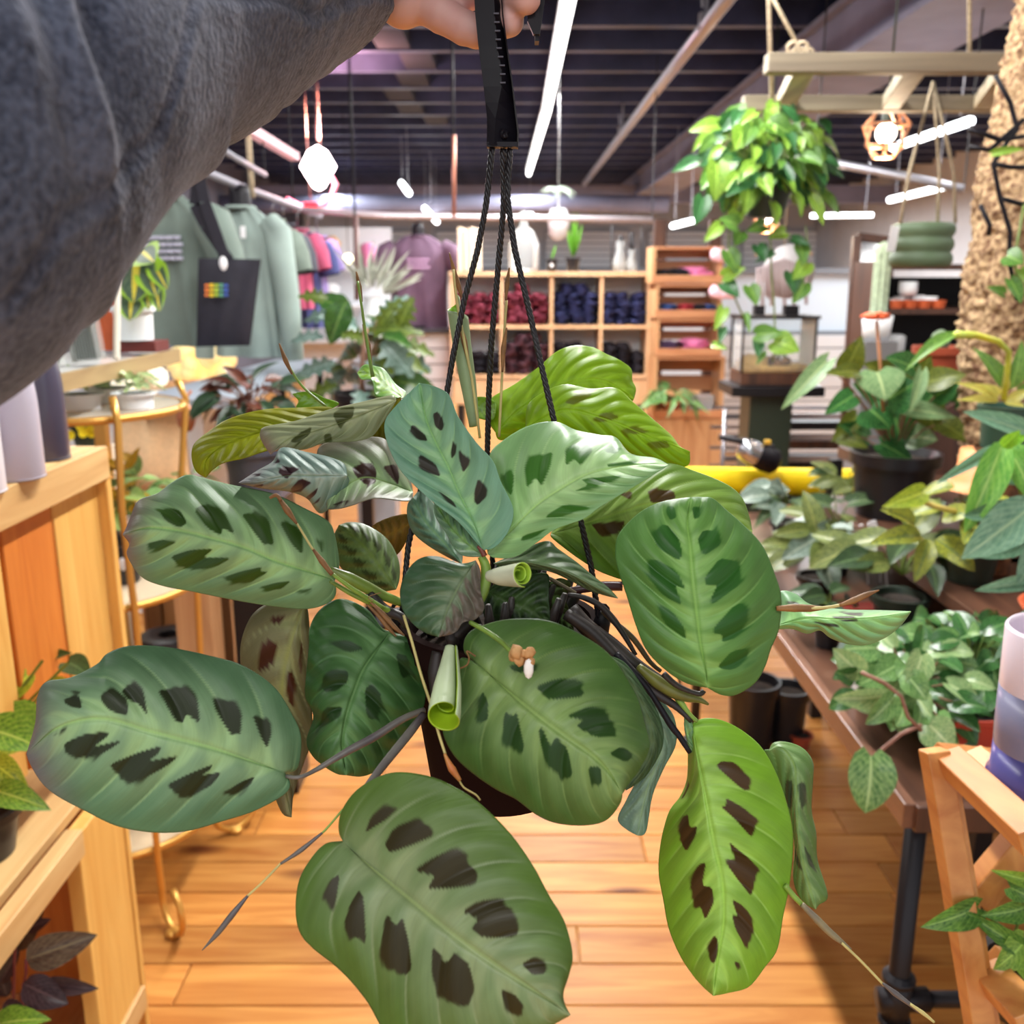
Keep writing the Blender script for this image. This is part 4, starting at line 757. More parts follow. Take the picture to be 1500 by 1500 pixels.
leaf(plant, [(680, 300), (740, 290), (790, 360), (800, 500), (805, 640), (830, 800), (885, 995)], [(655, 300), (690, 360), (740, 500), (790, 700), (786, 850), (805, 925), (842, 972)], [(700, 264), (760, 262), (830, 290), (872, 350), (872, 430), (866, 560), (886, 660), (892, 780), (937, 935), (898, 975)], C=CG,
  blot=[[(752, 430), (785, 430), (782, 560), (752, 540)], [(805, 440), (845, 440), (840, 530), (822, 560), (810, 500)], [(828, 700), (848, 740), (862, 760), (885, 830), (850, 800)], [(790, 715), (832, 835), (800, 800)]],
  d=(0.51, 0.49), dm=-0.006, fold=(0.010, 0.004), curl=(0, 0.01), nv=8, soft=1.5, ca=(110, 142, 84), ce=(94, 128, 62), cv=(134, 162, 104), cb=(66, 78, 52), nt_=80, ns=25)
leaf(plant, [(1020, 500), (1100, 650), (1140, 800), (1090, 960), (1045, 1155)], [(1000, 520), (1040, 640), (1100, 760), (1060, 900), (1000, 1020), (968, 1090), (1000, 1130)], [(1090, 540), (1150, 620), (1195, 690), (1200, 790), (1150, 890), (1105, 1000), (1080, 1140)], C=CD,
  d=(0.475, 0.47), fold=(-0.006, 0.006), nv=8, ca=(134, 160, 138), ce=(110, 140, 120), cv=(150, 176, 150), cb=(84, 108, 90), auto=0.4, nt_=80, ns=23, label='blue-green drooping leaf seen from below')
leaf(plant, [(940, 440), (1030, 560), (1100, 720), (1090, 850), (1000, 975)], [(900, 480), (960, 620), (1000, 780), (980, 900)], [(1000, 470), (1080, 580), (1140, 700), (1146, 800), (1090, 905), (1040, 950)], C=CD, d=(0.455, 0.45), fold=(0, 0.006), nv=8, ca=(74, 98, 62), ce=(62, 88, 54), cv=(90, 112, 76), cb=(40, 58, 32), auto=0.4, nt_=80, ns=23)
leaf(plant, [(345, 200), (330, 220), (318, 240), (345, 310)], [(335, 160), (312, 130), (308, 200), (330, 290)], [(345, 220), (340, 250), (348, 290)], C=CG, d=(0.465, 0.47), nv=4, ca=(120, 158, 110), ce=(110, 150, 100), nt_=30, ns=13)

# rolled new leaves
def rolled(pts, radii, col_out, col_in, turns=1.8, label=None, flare=0.3, phase=0):
    """a scroll along pts; open end at the last point"""
    pts = [Vector(p) for p in pts]; n = 26; kk = 54; vs = []; fs = []; ref = None
    for i in range(n):
        t = i/(n-1); f = t*(len(pts)-1); j = min(int(f), len(pts)-2); p = pts[j].lerp(pts[j+1], f-j); tn = (pts[j+1]-pts[j]).normalized()
        r = np.interp(f, range(len(radii)), radii)
        if ref is None: ref = Vector((0, 1, 0)) if abs(tn.y) < 0.8 else Vector((1, 0, 0))
        a = (ref-tn*ref.dot(tn)).normalized(); b = tn.cross(a); ref = a
        for q in range(kk):
            g = q/(kk-1); th = phase+g*turns*2*math.pi; rr = r*(0.35+0.65*g); vs.append(p+(a*math.cos(th)+b*math.sin(th))*rr+tn*(flare*r*(g-0.6)*math.sin(t*math.pi/2)**4*2))
    for i in range(n-1):
        for q in range(kk-1): A0 = i*kk+q; fs.append((A0, A0+1, A0+kk+1, A0+kk))
    mb = MB(); mb.add(vs, fs)
    o = mk('rolled_leaf', mb, [mat('roll_outer', col_out, 0.45, var=0.12, scale=40), mat('roll_inner', col_in, 0.4, var=0.15, scale=40)], plant, True)
    so = o.modifiers.new('thickness', 'SOLIDIFY'); so.thickness = 0.0005; so.offset = 0; so.material_offset = 1; so.material_offset_rim = 1
    if label: o['label'] = label
    return o
def cq(c, L_, d):
    x0, y0, s = c; return [Q(x0+x/s, y0+y/s, (d if not hasattr(d, '__len__') else d[i])) for i, (x, y) in enumerate(L_)]
rolled(cq(CD, [(300, 405), (292, 480), (282, 560), (272, 640), (268, 670)], [0.425, 0.418, 0.41, 0.402, 0.398]), [0.0030, 0.0048, 0.0068, 0.0078, 0.0076], S(186, 200, 160), S(150, 180, 30), 1.7, 'pale rolled new leaf opening downward, yellow-green inside', 0.9, 2.6)
rolled(cq(CD, [(455, 118), (500, 118), (545, 115), (585, 112)], [0.43, 0.424, 0.418, 0.412]), [0.0024, 0.0042, 0.0050, 0.0056], S(196, 200, 172), S(160, 195, 60), 2.6, 'tightly rolled horizontal new leaf with lime spiral end', 0.4, 0.5)
rolled([Q(694, 625, 0.50), Q(684, 560, 0.50), Q(674, 500, 0.50), Q(668, 455, 0.50)], [0.0030, 0.0048, 0.0056, 0.0060], S(140, 160, 116), S(140, 185, 40), 1.3, 'tall upright rolled leaf with lime mouth', -1.2, 3.6)

# stems and petioles
def stem(pts, r, m, name='stem', label=None, n=8):
    p = resample([tuple(v) for v in pts], max(8, 5*len(pts))) if len(pts) > 2 else np.array([tuple(v) for v in pts])
    # resample() spaces points by x,y only, which serves for these mostly frontal stems
    if hasattr(r, '__len__'): rr = list(np.interp(np.linspace(0, 1, len(p)), np.linspace(0, 1, len(r)), r))
    else: rr = r
    mb = MB(); mb.tube([Vector(x) for x in p], rr, n); o = mk(name, mb, m, plant, True)
    if label: o['label'] = label
    return o
stem(cq(CE, [(1020, 975), (900, 1025), (750, 1120), (600, 1200), (430, 1300), (330, 1345), (262, 1338)], [.455, .45, .445, .44, .435, .43, .432]), [.0016, .0018, .0020, .0020, .0015, .0010, .0009], M_STEM_P, label='long grey-green petiole')
stem(cq(CE, [(1015, 1000), (930, 1110), (800, 1270), (700, 1400), (640, 1470), (575, 1680)], [.45, .44, .43, .42, .415, .41]), [.0018, .0022, .0021, .0019, .0013, .0010], M_STEM_P)
stem([Q(503, 1185, .418), Q(480, 1212, .416), Q(470, 1222, .415)], .0005, M_STEM_G)
stem([Q(472, 1220, .415), Q(440, 1246, .413), Q(410, 1266, .412)], [.0005, .0011, .0005], M_STEM_P, 'bract')
stem([Q(411, 1265, .412), Q(385, 1292, .41), Q(362, 1313, .41)], .0005, M_STRAW)
stem([Q(363, 1312, .41), Q(340, 1340, .408), Q(318, 1368, .407), Q(296, 1392, .406)], [.0006, .0014, .0012, .0002], M_STEM_P, 'bract')
stem(cq(CE, [(500, 200), (600, 250), (700, 300), (800, 350), (890, 385)], [.462, .464, .468, .472, .476]), [.0014, .0032, .0032, .0026, .0022], mat('stem_yellow_green', S(130, 160, 60), .4, c2=S(96, 96, 56), scale=30))
stem(cq(CE, [(500, 265), (590, 320), (680, 365), (800, 420), (905, 462)], [.452, .455, .458, .465, .47]), [.0009, .0013, .0015, .0014, .0013], M_STEM_G)
stem(cq(CE, [(720, 330), (800, 420), (890, 465), (920, 520)], [.468, .468, .466, .468]), [.0022, .0024, .0026, .002], M_STEM_D)
for dx, dy in ((0, 0), (18, 12), (-14, 16)):
    stem(cq(CE, [(720+dx, 380+dy), (780+dx, 440+dy), (835+dx, 500+dy*1.5), (885+dx*1.4, 555+dy)], .455), [.0005, .0010, .0012, .0003], M_BRACT, 'bract')
stem(cq(CE, [(780, 330), (710, 355), (740, 380)], .453), .0002, M_BRACT, 'bract')
# dry spike over the upper left leaf
stem(cq(CA, [(735, 688), (765, 676), (785, 700)], .43), [.0006, .0009, .0008], M_BRACT, 'bract')
stem(cq(CA, [(770, 680), (800, 725), (855, 802)], .432), [.0006, .0016, .0005], M_BRACT, 'bract', 'rust-brown dry bract')
stem(cq(CA, [(855, 800), (885, 850), (925, 915)], .436), .0005, M_STRAW)
stem(cq(CA, [(920, 905), (960, 960), (1010, 1025)], .44), [.0005, .0014, .0010], M_BRACT, 'bract')
stem(cq(CA, [(1010, 1022), (1080, 1075), (1150, 1120), (1230, 1170)], [.443, .447, .453, .46]), [.0008, .0010, .0012, .0012], M_STEM_G)
# thin pale stem down the centre and its red bud
stem(cq(CE, [(905, 455), (950, 600), (1000, 780), (1055, 945)], [.425, .42, .415, .408]), .0006, M_STRAW)
stem(cq(CE, [(1085, 1062), (1105, 1130), (1135, 1222)], .405), .0006, M_STRAW)
stem(cq(CE, [(1130, 1215), (1165, 1290), (1215, 1362)], .404), [.0006, .0017, .0008], mat('bud_red', S(205, 96, 56), .5, c2=S(170, 140, 70), scale=50), 'bract', 'orange-red bud')
stem(cq(CE, [(1205, 1350), (1235, 1400), (1300, 1440), (1325, 1470)], .404), .0004, M_STRAW)
stem(cq(CE, [(1200, 750), (1250, 730), (1265, 690), (1250, 650), (1300, 680)], .425), .0004, M_BRACT)
# dark bundle to the right
for L_, r, m, dd in [
    ([(770, 195), (830, 205), (900, 240), (970, 320), (1040, 435)], [.0012, .0016, .0018, .0010], M_STEM_D, .475),
    ([(905, 260), (960, 310), (1030, 370), (1095, 460), (1140, 500)], [.0010, .0016, .0014, .0010], mat('stem_olive', S(92, 82, 52), .45, c2=S(60, 48, 36), scale=50), .48),
    ([(780, 250), (850, 330), (950, 400), (1050, 480), (1180, 560)], [.0040, .0044, .0036, .0030, .0020], M_STEM_D, .47),
    ([(760, 270), (860, 340), (960, 440), (1080, 560), (1200, 640), (1262, 700)], [.003, .0034, .003, .0028, .0022, .0012], M_STEM_D, .465),
    ([(960, 430), (1080, 560), (1180, 715), (1215, 760), (1256, 825)], [.0018, .0016, .0013, .0017, .0012], M_BLK, .46),
    ([(1050, 480), (1130, 545), (1215, 590), (1290, 612), (1330, 632)], [.0018, .0032, .0036, .0026, .0006], mat('sheath_green', S(120, 124, 50), .4, c2=S(66, 58, 34), scale=35), .462),
    ([(1150, 510), (1210, 560), (1290, 590), (1312, 576)], [.0016, .0014, .0012, .0014], M_STEM_D, .455),
    ([(1180, 560), (1230, 640), (1262, 680), (1285, 700)], [.0024, .0018, .0012, .001], M_STEM_G, .465),
    ([(770, 180), (850, 168), (900, 160), (985, 160)], [.0020, .0022, .0026, .0026], mat('stem_wine', S(62, 26, 34), .4), .49),
    ([(690, 125), (760, 165), (800, 190)], [.0010, .0010, .0012], mat('stem_wine_pale', S(110, 96, 70), .4), .485)]:
    stem(cq(CD, L_, dd), r, m)
for (a, b, c) in [((400, 320), (430, 400), (395, 470)), ((300, 330), (310, 370), (300, 410)), ((380, 300), (330, 350), (290, 380)), ((250, 420), (240, 520), (238, 600))]:
    stem(cq(CD, [a, b, c], .46), [.003, .004, .002], M_STEM_D)
stem(cq(CD, [(380, 305), (440, 338), (500, 380), (552, 432)], [.43, .42, .41, .405]), [.0011, .0011, .0012, .0010], M_STEM_G)
fl = MB(); rs = random.Random(4)
for i in range(9): fl.ball(Q(550+(575+rs.uniform(-25, 50))/2.727, 800+(440+rs.uniform(-20, 30))/2.727, .402+rs.uniform(-.003, .003)), rs.uniform(.0015, .0032), 6, .5, i)
mk('flower', fl, mat('dry_flower', S(205, 160, 105), .7, c2=S(170, 110, 60), scale=60), plant, True, label='small withered tan flower')
fl = MB(); fl.ball(Q(550+612/2.727, 800+490/2.727, .402), (.0022, .0012, .0046), 8); mk('petal', fl, mat('petal_white', S(240, 236, 230), .5), plant, True)
stem(cq(CE, [(1330, 130), (1355, 190), (1350, 290), (1300, 400)], .45), [.0018, .0025, .003, .003], M_STEM_G)
stem(cq(CE, [(1310, 75), (1335, 100), (1350, 130)], .445), [.0006, .0012, .0014], mat('node_red', S(110, 50, 36), .4))
# tall thin spikes
for pts, dd in [([(664, 395), (669, 440), (684, 520), (692, 560), (703, 642)], .49), ([(742, 440), (738, 500), (735, 560), (731, 640)], .50), ([(524, 412), (533, 470), (541, 520), (547, 552)], .52), ([(412, 512), (428, 545), (447, 570), (478, 596)], .53), ([(531, 460), (537, 500), (545, 552)], .521)]:
    stem([Q(x, y, dd) for x, y in pts], .0007, M_STRAW if dd < .505 else M_STEM_G)
for pts, rr in [([(658, 370), (662, 385), (669, 410), (678, 440)], [.0003, .0011, .0014, .0005]), ([(672, 470), (680, 500), (687, 535)], [.0005, .0016, .0005]), ([(746, 392), (743, 415), (741, 440)], [.0003, .0013, .0005]), ([(742, 480), (737, 515), (736, 545)], [.0005, .0014, .0005]),
                ([(522, 398), (526, 420), (530, 442)], [.0004, .0015, .0006]), ([(532, 475), (539, 505), (545, 540)], [.0006, .0014, .0005]), ([(409, 503), (418, 527), (428, 548)], [.0003, .0014, .0006])]:
    stem([Q(x, y, .495 if x > 600 else .522) for x, y in pts], rr, M_BRACT, 'bract')
# spike across the protruding leaf on the right, and the one at the bottom right
stem(cq(CF, [(140, 1092), (250, 1090), (330, 1092), (420, 1090)], .445), [.0012, .0020, .0018, .0005], M_BRACT, 'bract')
stem(cq(CF, [(330, 1092), (420, 1086), (492, 1074)], .444), [.0008, .0008, .0008], M_STRAW)
stem(cq(CF, [(488, 1076), (560, 1050), (640, 1015), (704, 992)], .443), [.0007, .0016, .0014, .0003], M_BRACT, 'bract')
CH = (1100, 1000, 3)
stem(cq(CH, [(150, 890), (190, 940), (232, 982)], .45), [.0014, .0013, .0012], M_STEM_G)
stem(cq(CH, [(225, 975), (285, 1035), (350, 1100), (440, 1172)], .448), [.0012, .0018, .0016, .0005], mat('bract_grey', S(150, 135, 90), .5, c2=S(96, 88, 84), scale=50), 'bract')
stem(cq(CH, [(400, 1145), (480, 1220), (585, 1330)], .446), [.0006, .0006, .0006], M_STRAW)
stem(cq(CH, [(580, 1322), (640, 1370), (700, 1415), (740, 1450)], .445), [.0006, .0014, .0010, .0005], M_STEM_P, 'bract')
stem(cq(CH, [(700, 1412), (760, 1455), (805, 1492)], .444), [.0006, .0010, .0006], M_STRAW, 'bract')

# cords, clips and the plastic hook
def cord(pts, r=0.00125):
    P3 = [Vector(v) for v in pts]; d = [0]
    for i in range(1, len(P3)): d.append(d[-1]+(P3[i]-P3[i-1]).length)
    n = 150; ts = np.linspace(0, d[-1], n); A_ = np.array([tuple(v) for v in P3]); c = np.stack([np.interp(ts, d, A_[:, k]) for k in range(3)], 1)
    mb = MB(); turns = d[-1]/0.0095
    for s in range(3):
        L_ = []
        for i in range(n):
            th = 2*math.pi*(turns*i/n+s/3); L_.append(Vector(c[i])+Vector((math.cos(th), math.sin(th), 0))*r*0.62)
        mb.tube(L_, r*0.78, 6)
    mk('cord', mb, M_ROPE, plant, True)
hk = .468
cord([Q(721, 216, hk), Q(712, 300, .472), Q(700, 365, .476), Q(680, 440, .482), Q(664, 520, .488), Q(652, 590, .494), Q(620, 700, .498), Q(598, 800, .50), PC+Vector((-pr*1.02, -0.004, 0))])
cord([Q(737, 218, hk), Q(738, 300, .476), Q(729, 400, .486), Q(720, 500, .498), Q(716, 580, .51), Q(714, 660, .52), PC+Vector((-0.004, pr*1.02, 0))])
cord([Q(747, 218, hk), Q(743, 290, .470), Q(754, 365, .472), Q(774, 450, .474), Q(794, 540, .476), Q(812, 618, .478), Q(850, 760, .484), Q(866, 830, .488), PC+Vector((pr*1.03, -0.006, 0))])
for v in ((-pr*1.05, -0.004, 0), (0, pr*1.03, 0), (pr*1.06, -0.006, 0)):
    mb = MB(); c = PC+Vector(v); mb.tube([c+Vector((0, 0, .006)), c, c+Vector((0, 0, -.010))], [.003, .0045, .003], 8); mb.tube([c+Vector((0.003*math.cos(a), -.002, .006+.004*math.sin(a))) for a in np.linspace(0, 6.28, 12)], .0010, 6); mk('clip', mb, M_BLK, plant, True)
# hook: a face strip that twists into a channel with the three cord holes
CK = (400, 0, 3)
def strip(cols, thick, m, name='hook'):
    """rows of left/right edge points -> thin solid strip"""
    vs = []; fs = []
    for (a, b) in cols: vs += [a, b, b+Vector((0, thick, 0)), a+Vector((0, thick, 0))]
    n = len(cols)
    for i in range(n-1):
        for k in range(4): fs.append((i*4+k, i*4+(k+1) % 4, (i+1)*4+(k+1) % 4, (i+1)*4+k))
    fs += [(0, 1, 2, 3), tuple((n-1)*4+k for k in (3, 2, 1, 0))]
    mb = MB(); mb.add(vs, fs); return mb
rows = [(-200, 880, 960, 1000), (-60, 882, 968, 1003), (60, 888, 975, 1012), (200, 902, 985, 1030), (300, 915, 1003, 1045), (380, 925, 1004, 1056), (450, 933, 990, 1064), (520, 940, 978, 1072), (580, 940, 974, 1080), (610, 939, 973, 1079), (636, 938, 973, 1077)]
face = strip([(Q(400+a/3, y/3, hk-.004), Q(400+b/3, y/3, hk-.006)) for (y, a, b, c) in rows], .0012, M_BLK)
fc = strip([(Q(400+b/3, y/3, hk-.0055), Q(400+c/3, y/3+(4 if y > 600 else 0), hk+.004)) for (y, a, b, c) in rows], .0012, M_BLK)
side = strip([(Q(400+c/3-2, y/3+(4 if y > 600 else 0), hk-.004), Q(400+c/3, y/3+(4 if y > 600 else 0), hk-.003)) for (y, a, b, c) in rows], .007, M_BLK)
face.add(fc.v, fc.f); face.add(side.v, side.f)
pl = MB(); pl.box(Q(736, 213, hk), (.0152, .009, .0022)); face.add(pl.v, pl.f)
# over the fingers and down behind them as the free hook tip
arc = [(-200, 960, 40), (-330, 1010, 42), (-360, 1080, 42), (-300, 1140, 40), (-150, 1165, 38), (0, 1158, 36), (90, 1150, 32), (150, 1158, 14)]
tipm = strip([(Q(400+(x-w)/3, y/3, hk-.002), Q(400+(x+w)/3, y/3, hk-.002)) for (y, x, w) in arc], .004, M_BLK); face.add(tipm.v, tipm.f)
face.box(Q(400+1160/3, 8, hk+.001), (.002, .009, .034))
mk('hanger_hook', face, M_BLK, plant, label='black plastic hook with ratchet notches')
rv = MB(); rv.ball(Q(738, 197, hk-.003), (.0028, .002, .0028), 8, .6, 3); rv.tube([Q(738, 192, hk-.004), Q(739, 202, hk-.006)], .0008, 6); mk('rivet', rv, M_BLK, plant, True)
rv = MB()
for i in range(9): y = 60+i*38; xx = np.interp(y, [r[0] for r in rows], [r[2] for r in rows]); rv.box(Q(400+(xx+6)/3, y/3, hk-.007), (.0026, .0012, .0007))
mk('notches', rv, mat('plastic_edge', S(70, 66, 78), .3), plant)
# ================================================================= person: outstretched arm and hand
pers = thing('person', "person's outstretched arm in a dark grey sweatshirt sleeve, hand holding the plant hanger", 'person', tuple(Q(-150, 250, .27)))
EDGE = [(-260, 900), (-120, 730), (0, 566), (78, 484), (156, 348), (211, 277), (281, 223), (352, 172), (410, 129), (440, 98), (488, 68), (512, 35), (519, 0), (540, -60)]
def knots():
    C0 = [(-520, 420, .22), (-290, 290, .25), (-140, 190, .275), (0, 92, .30), (100, 30, .34), (200, -25, .38), (290, -66, .41), (370, -95, .44), (430, -112, .462), (480, -120, .477), (515, -124, .486)]
    out = []
    for i, (x, y, d) in enumerate(C0):
        a = C0[max(i-1, 0)]; b = C0[min(i+1, len(C0)-1)]; tx, ty = b[0]-a[0], b[1]-a[1]; L_ = math.hypot(tx, ty); nx, ny = -ty/L_, tx/L_
        best = 400
        for (p, q) in zip(EDGE, EDGE[1:]):
            ex, ey = q[0]-p[0], q[1]-p[1]; det = nx*ey-ny*ex
            if abs(det) < 1e-6: continue
            s_ = ((p[0]-x)*ey-(p[1]-y)*ex)/det; u_ = ((p[0]-x)*ny-(p[1]-y)*nx)/det
            if -.001 <= u_ <= 1.001 and 20 < s_ < best: best = s_
        out.append((x, y, d, best*d/F*.985))
    return out
KN = knots()
def sleeve():
    n = 230; m = 150; K = np.array(KN, float)
    d = np.concatenate([[0], np.cumsum(np.hypot(np.diff(K[:, 0]), np.diff(K[:, 1])))]); tt = np.linspace(0, d[-1], n)
    f = [np.interp(tt, d, K[:, k]) for k in range(4)]
    ker = np.ones(17)/17; f = [np.convolve(np.pad(a, 8, 'edge'), ker, 'valid') for a in f]
    cen = [Q(f[0][i], f[1][i], f[2][i]) for i in range(n)]; vs = []; ref = Vector((0, -1, 0))
    for i in range(n):
        t = (cen[min(i+1, n-1)]-cen[max(i-1, 0)]).normalized(); a = (ref-t*ref.dot(t)).normalized(); b = t.cross(a)
        X = f[0][i]
        for k in range(m):
            th = 2*math.pi*k/m; cth, sth = math.cos(th), math.sin(th); nrm = a*cth+b*sth
            u = X; r = f[3][i]
            w = mnoise.noise(Vector((u*.006, cth*1.6, sth*1.6)))*.0030*(1-.7*max(0., sth)**4)
            # soft ring folds, skewed round the arm
            for (x0, am, wd, sk, ph) in ((85, .0105, 20, -235, 0), (262, .0080, 15, -170, 0), (185, .0035, 26, -120, .2), (322, .0068, 9, -75, 0), (350, .0054, 8, -60, .2), (384, .0056, 8, -52, 0), (416, .0046, 7, -40, .1), (-60, .006, 26, -160, 0), (295, .0026, 8, -90, .1), (444, .0022, 6, -30, 0)):
                q = -(u-x0-sk*math.sin(th+ph)-20*mnoise.noise(Vector((cth*2, sth*2, x0))))/wd
                w += (1-.93*max(0., sth)**5)*am*(1/(1+math.exp(-q*2.4))-.5)*math.exp(-q*q*.16)*2*(.6+.4*mnoise.noise(Vector((cth*1.2+3, sth*1.2, x0*.1))))
            if u > 405: w += .0009*math.sin(u*.75+2*math.sin(th*3))*min(1, (u-405)/20)
            sd = (th-1.22+math.pi) % (2*math.pi)-math.pi; w -= .0016*math.exp(-(sd/.025)**2); w += .0008*math.exp(-((sd-.06)/.03)**2)
            if i > n-6: w -= .0012*(i-n+6)
            vs.append(cen[i]+nrm*(r+w))
    fs = [(i*m+k, i*m+(k+1) % m, (i+1)*m+(k+1) % m, (i+1)*m+k) for i in range(n-1) for k in range(m)]
    mb = MB(); mb.add(vs, fs)
    # the cuff turns in round the wrist
    k0 = (n-1)*m; c = cen[-1]; t = (cen[-1]-cen[-3]).normalized(); ins = [c+(Vector(v)-c)*.80-t*.004 for v in vs[k0:]]
    nb = len(mb.v); mb.v += [tuple(v) for v in ins]; mb.f += [(k0+k, k0+(k+1) % m, nb+(k+1) % m, nb+k) for k in range(m)]; mb.m += [0]*m
    return mb
m, t_, b_, out_ = nt('sweatshirt_fleece'); N = t_.nodes; L = t_.links
tc = N.new('ShaderNodeTexCoord'); n1 = N.new('ShaderNodeTexNoise'); n1.inputs['Scale'].default_value = 55; n1.inputs['Detail'].default_value = 6; n1.inputs['Roughness'].default_value = .65; L.new(tc.outputs['Object'], n1.inputs['Vector'])
n2 = N.new('ShaderNodeTexNoise'); n2.inputs['Scale'].default_value = 420; n2.inputs['Detail'].default_value = 2; L.new(tc.outputs['Object'], n2.inputs['Vector'])
mx = N.new('ShaderNodeMix'); mx.data_type = 'RGBA'; mx.inputs[6].default_value = (*S(39, 45, 60), 1); mx.inputs[7].default_value = (*S(96, 103, 122), 1)
mr = N.new('ShaderNodeMapRange'); mr.inputs[1].default_value = .72; mr.inputs[2].default_value = 1.25; sm_ = N.new('ShaderNodeMath'); sm_.operation = 'ADD'; L.new(n1.outputs[0], sm_.inputs[0]); L.new(n2.outputs[0], sm_.inputs[1]); L.new(sm_.outputs[0], mr.inputs[0]); L.new(mr.outputs[0], mx.inputs[0])
ad = N.new('ShaderNodeMath'); ad.operation = 'MULTIPLY_ADD'; ad.inputs[1].default_value = .5; L.new(n2.outputs[0], ad.inputs[0]); L.new(n1.outputs[0], ad.inputs[2])
bp = N.new('ShaderNodeBump'); bp.inputs['Strength'].default_value = .9; bp.inputs['Distance'].default_value = .0018; L.new(ad.outputs[0], bp.inputs['Height']); L.new(bp.outputs[0], b_.inputs['Normal'])
L.new(mx.outputs[2], b_.inputs['Base Color']); b_.inputs['Roughness'].default_value = .95; b_.inputs['Sheen Weight'].default_value = .35; b_.inputs['Sheen Roughness'].default_value = .5; b_.inputs['Sheen Tint'].default_value = (.8, .8, .9, 1); b_.inputs['Specular IOR Level'].default_value = .1
mk('sleeve', sleeve(), m, pers, True)
# hand
M_SKIN, t_, b_, _ = nt('skin'); N = t_.nodes; L = t_.links
b_.inputs['Base Color'].default_value = (*S(214, 168, 154), 1); b_.inputs['Roughness'].default_value = .5; b_.inputs['Subsurface Weight'].default_value = .12; b_.inputs['Subsurface Radius'].default_value = (1, .35, .2); b_.inputs['Subsurface Scale'].default_value = .006
tc = N.new('ShaderNodeTexCoord'); n1 = N.new('ShaderNodeTexNoise'); n1.inputs['Scale'].default_value = 70; n1.inputs['Detail'].default_value = 4; L.new(tc.outputs['Object'], n1.inputs['Vector'])
mx = N.new('ShaderNodeMix'); mx.data_type = 'RGBA'; mx.inputs[6].default_value = (*S(224, 186, 178), 1); mx.inputs[7].default_value = (*S(204, 152, 146), 1); L.new(n1.outputs[0], mx.inputs[0]); L.new(mx.outputs[2], b_.inputs['Base Color'])
bp = N.new('ShaderNodeBump'); bp.inputs['Strength'].default_value = .2; bp.inputs['Distance'].default_value = .0008; L.new(n1.outputs[0], bp.inputs['Height']); L.new(bp.outputs[0], b_.inputs['Normal'])
CKq = lambda x, y, d: Q(400+x/3, y/3, d)
hb = MB()
def limb(L_, n=16):
    p = [CKq(x, y, d) for x, y, d, r in L_]; r = [q[3] for q in L_]; P2 = []; R2 = []
    for i in range(len(p)-1):
        for k in range(6): f = k/6; P2.append(p[i].lerp(p[i+1], f)); R2.append(r[i]*(1-f)+r[i+1]*f)
    P2.append(p[-1]); R2.append(r[-1]); hb.tube(P2, R2, n); hb.ball(p[-1], r[-1]*1.0, 14); hb.ball(p[0], r[0], 14)
    for i in range(1, len(p)-1): hb.ball(p[i], r[i]*1.06, 14)         # knuckles
limb([(200, -280, .487, .024), (330, -200, .487, .0235), (440, -135, .486, .0225), (560, -120, .485, .023), (680, -165, .483, .0235), (720, -260, .482, .022)])
limb([(500, -40, .485, .014), (570, 0, .483, .0130), (650, -10, .484, .0125)])
limb([(650, 0, .484, .0110), (740, 66, .481, .0088), (840, 122, .480, .0083), (895, 138, .480, .0081), (970, 112, .479, .0078), (1040, 95, .474, .0074)])
limb([(710, -90, .486, .0110), (850, -38, .484, .0090), (960, -40, .482, .0083), (1050, -18, .472, .0080), (1112, -4, .463, .0074)])
limb([(740, -190, .486, .0115), (870, -150, .486, .0094), (990, -150, .484, .0086), (1090, -130, .474, .0082), (1135, -120, .464, .0076)])
limb([(740, -290, .484, .0110), (870, -270, .486, .0090), (990, -265, .484, .0084), (1080, -245, .474, .0080), (1125, -235, .464, .0074)])
limb([(560, -240, .470, .0170), (700, -330, .456, .0125), (830, -340, .450, .0108), (930, -300, .449, .0090)])
hand = mk('hand', hb, M_SKIN, pers, True)
rm = hand.modifiers.new('remesh', 'REMESH'); rm.mode = 'VOXEL'; rm.voxel_size = .0013; rm.use_smooth_shade = True
sm = hand.modifiers.new('smooth', 'SMOOTH'); sm.iterations = 7; sm.factor = .5
# ================================================================= left side of the shop
M_YW = wood('yellow_pine', S(230, 182, 100), S(212, 154, 74), 2, 0.5, 0.5, 1.2, 0.06); M_OW = wood('orange_pine', S(214, 128, 50), S(190, 100, 30), 2, 0.5, 0.8, 1.2, 0.05)
M_RW = wood('pale_pine_rail', S(220, 182, 124), S(198, 152, 96), 1, 0.5, 0.5, 1.2, 0.05)
XF = -.655; z1 = 1.29
ps = thing('pine_shelf', 'yellow and orange pine crate shelf at the left edge holding vessels and plants', 'shelf', (XF-.18, 1.1, 0))
def pbox(nm, x0, x1, y0, y1, z0, z1_, m, bev=.002): mb = MB(); mb.box(((x0+x1)/2, (y0+y1)/2, (z0+z1_)/2), (x1-x0, y1-y0, z1_-z0)); return mk(nm, mb, m, ps, bevel=bev)
pbox('top_rail', XF-.004, XF+.012, .62, 1.50, z1-.052, z1, M_RW)
pbox('top_board', XF-.36, XF-.006, .62, 1.50, z1-.018, z1, M_RW)
for y0, y1, m in ((1.337, 1.487, M_YW), (1.195, 1.330, M_OW), (1.05, 1.185, M_YW), (.90, 1.04, M_OW), (.76, .89, M_YW)): pbox('slat', XF-.020, XF-.006, y0, y1, .89, z1-.020, m)
pbox('corner_post', XF-.022, XF+.010, 1.488, 1.506, .72, z1-.002, M_YW); pbox('post_edge', XF-.018, XF+.008, 1.427, 1.442, .20, .738, M_YW)
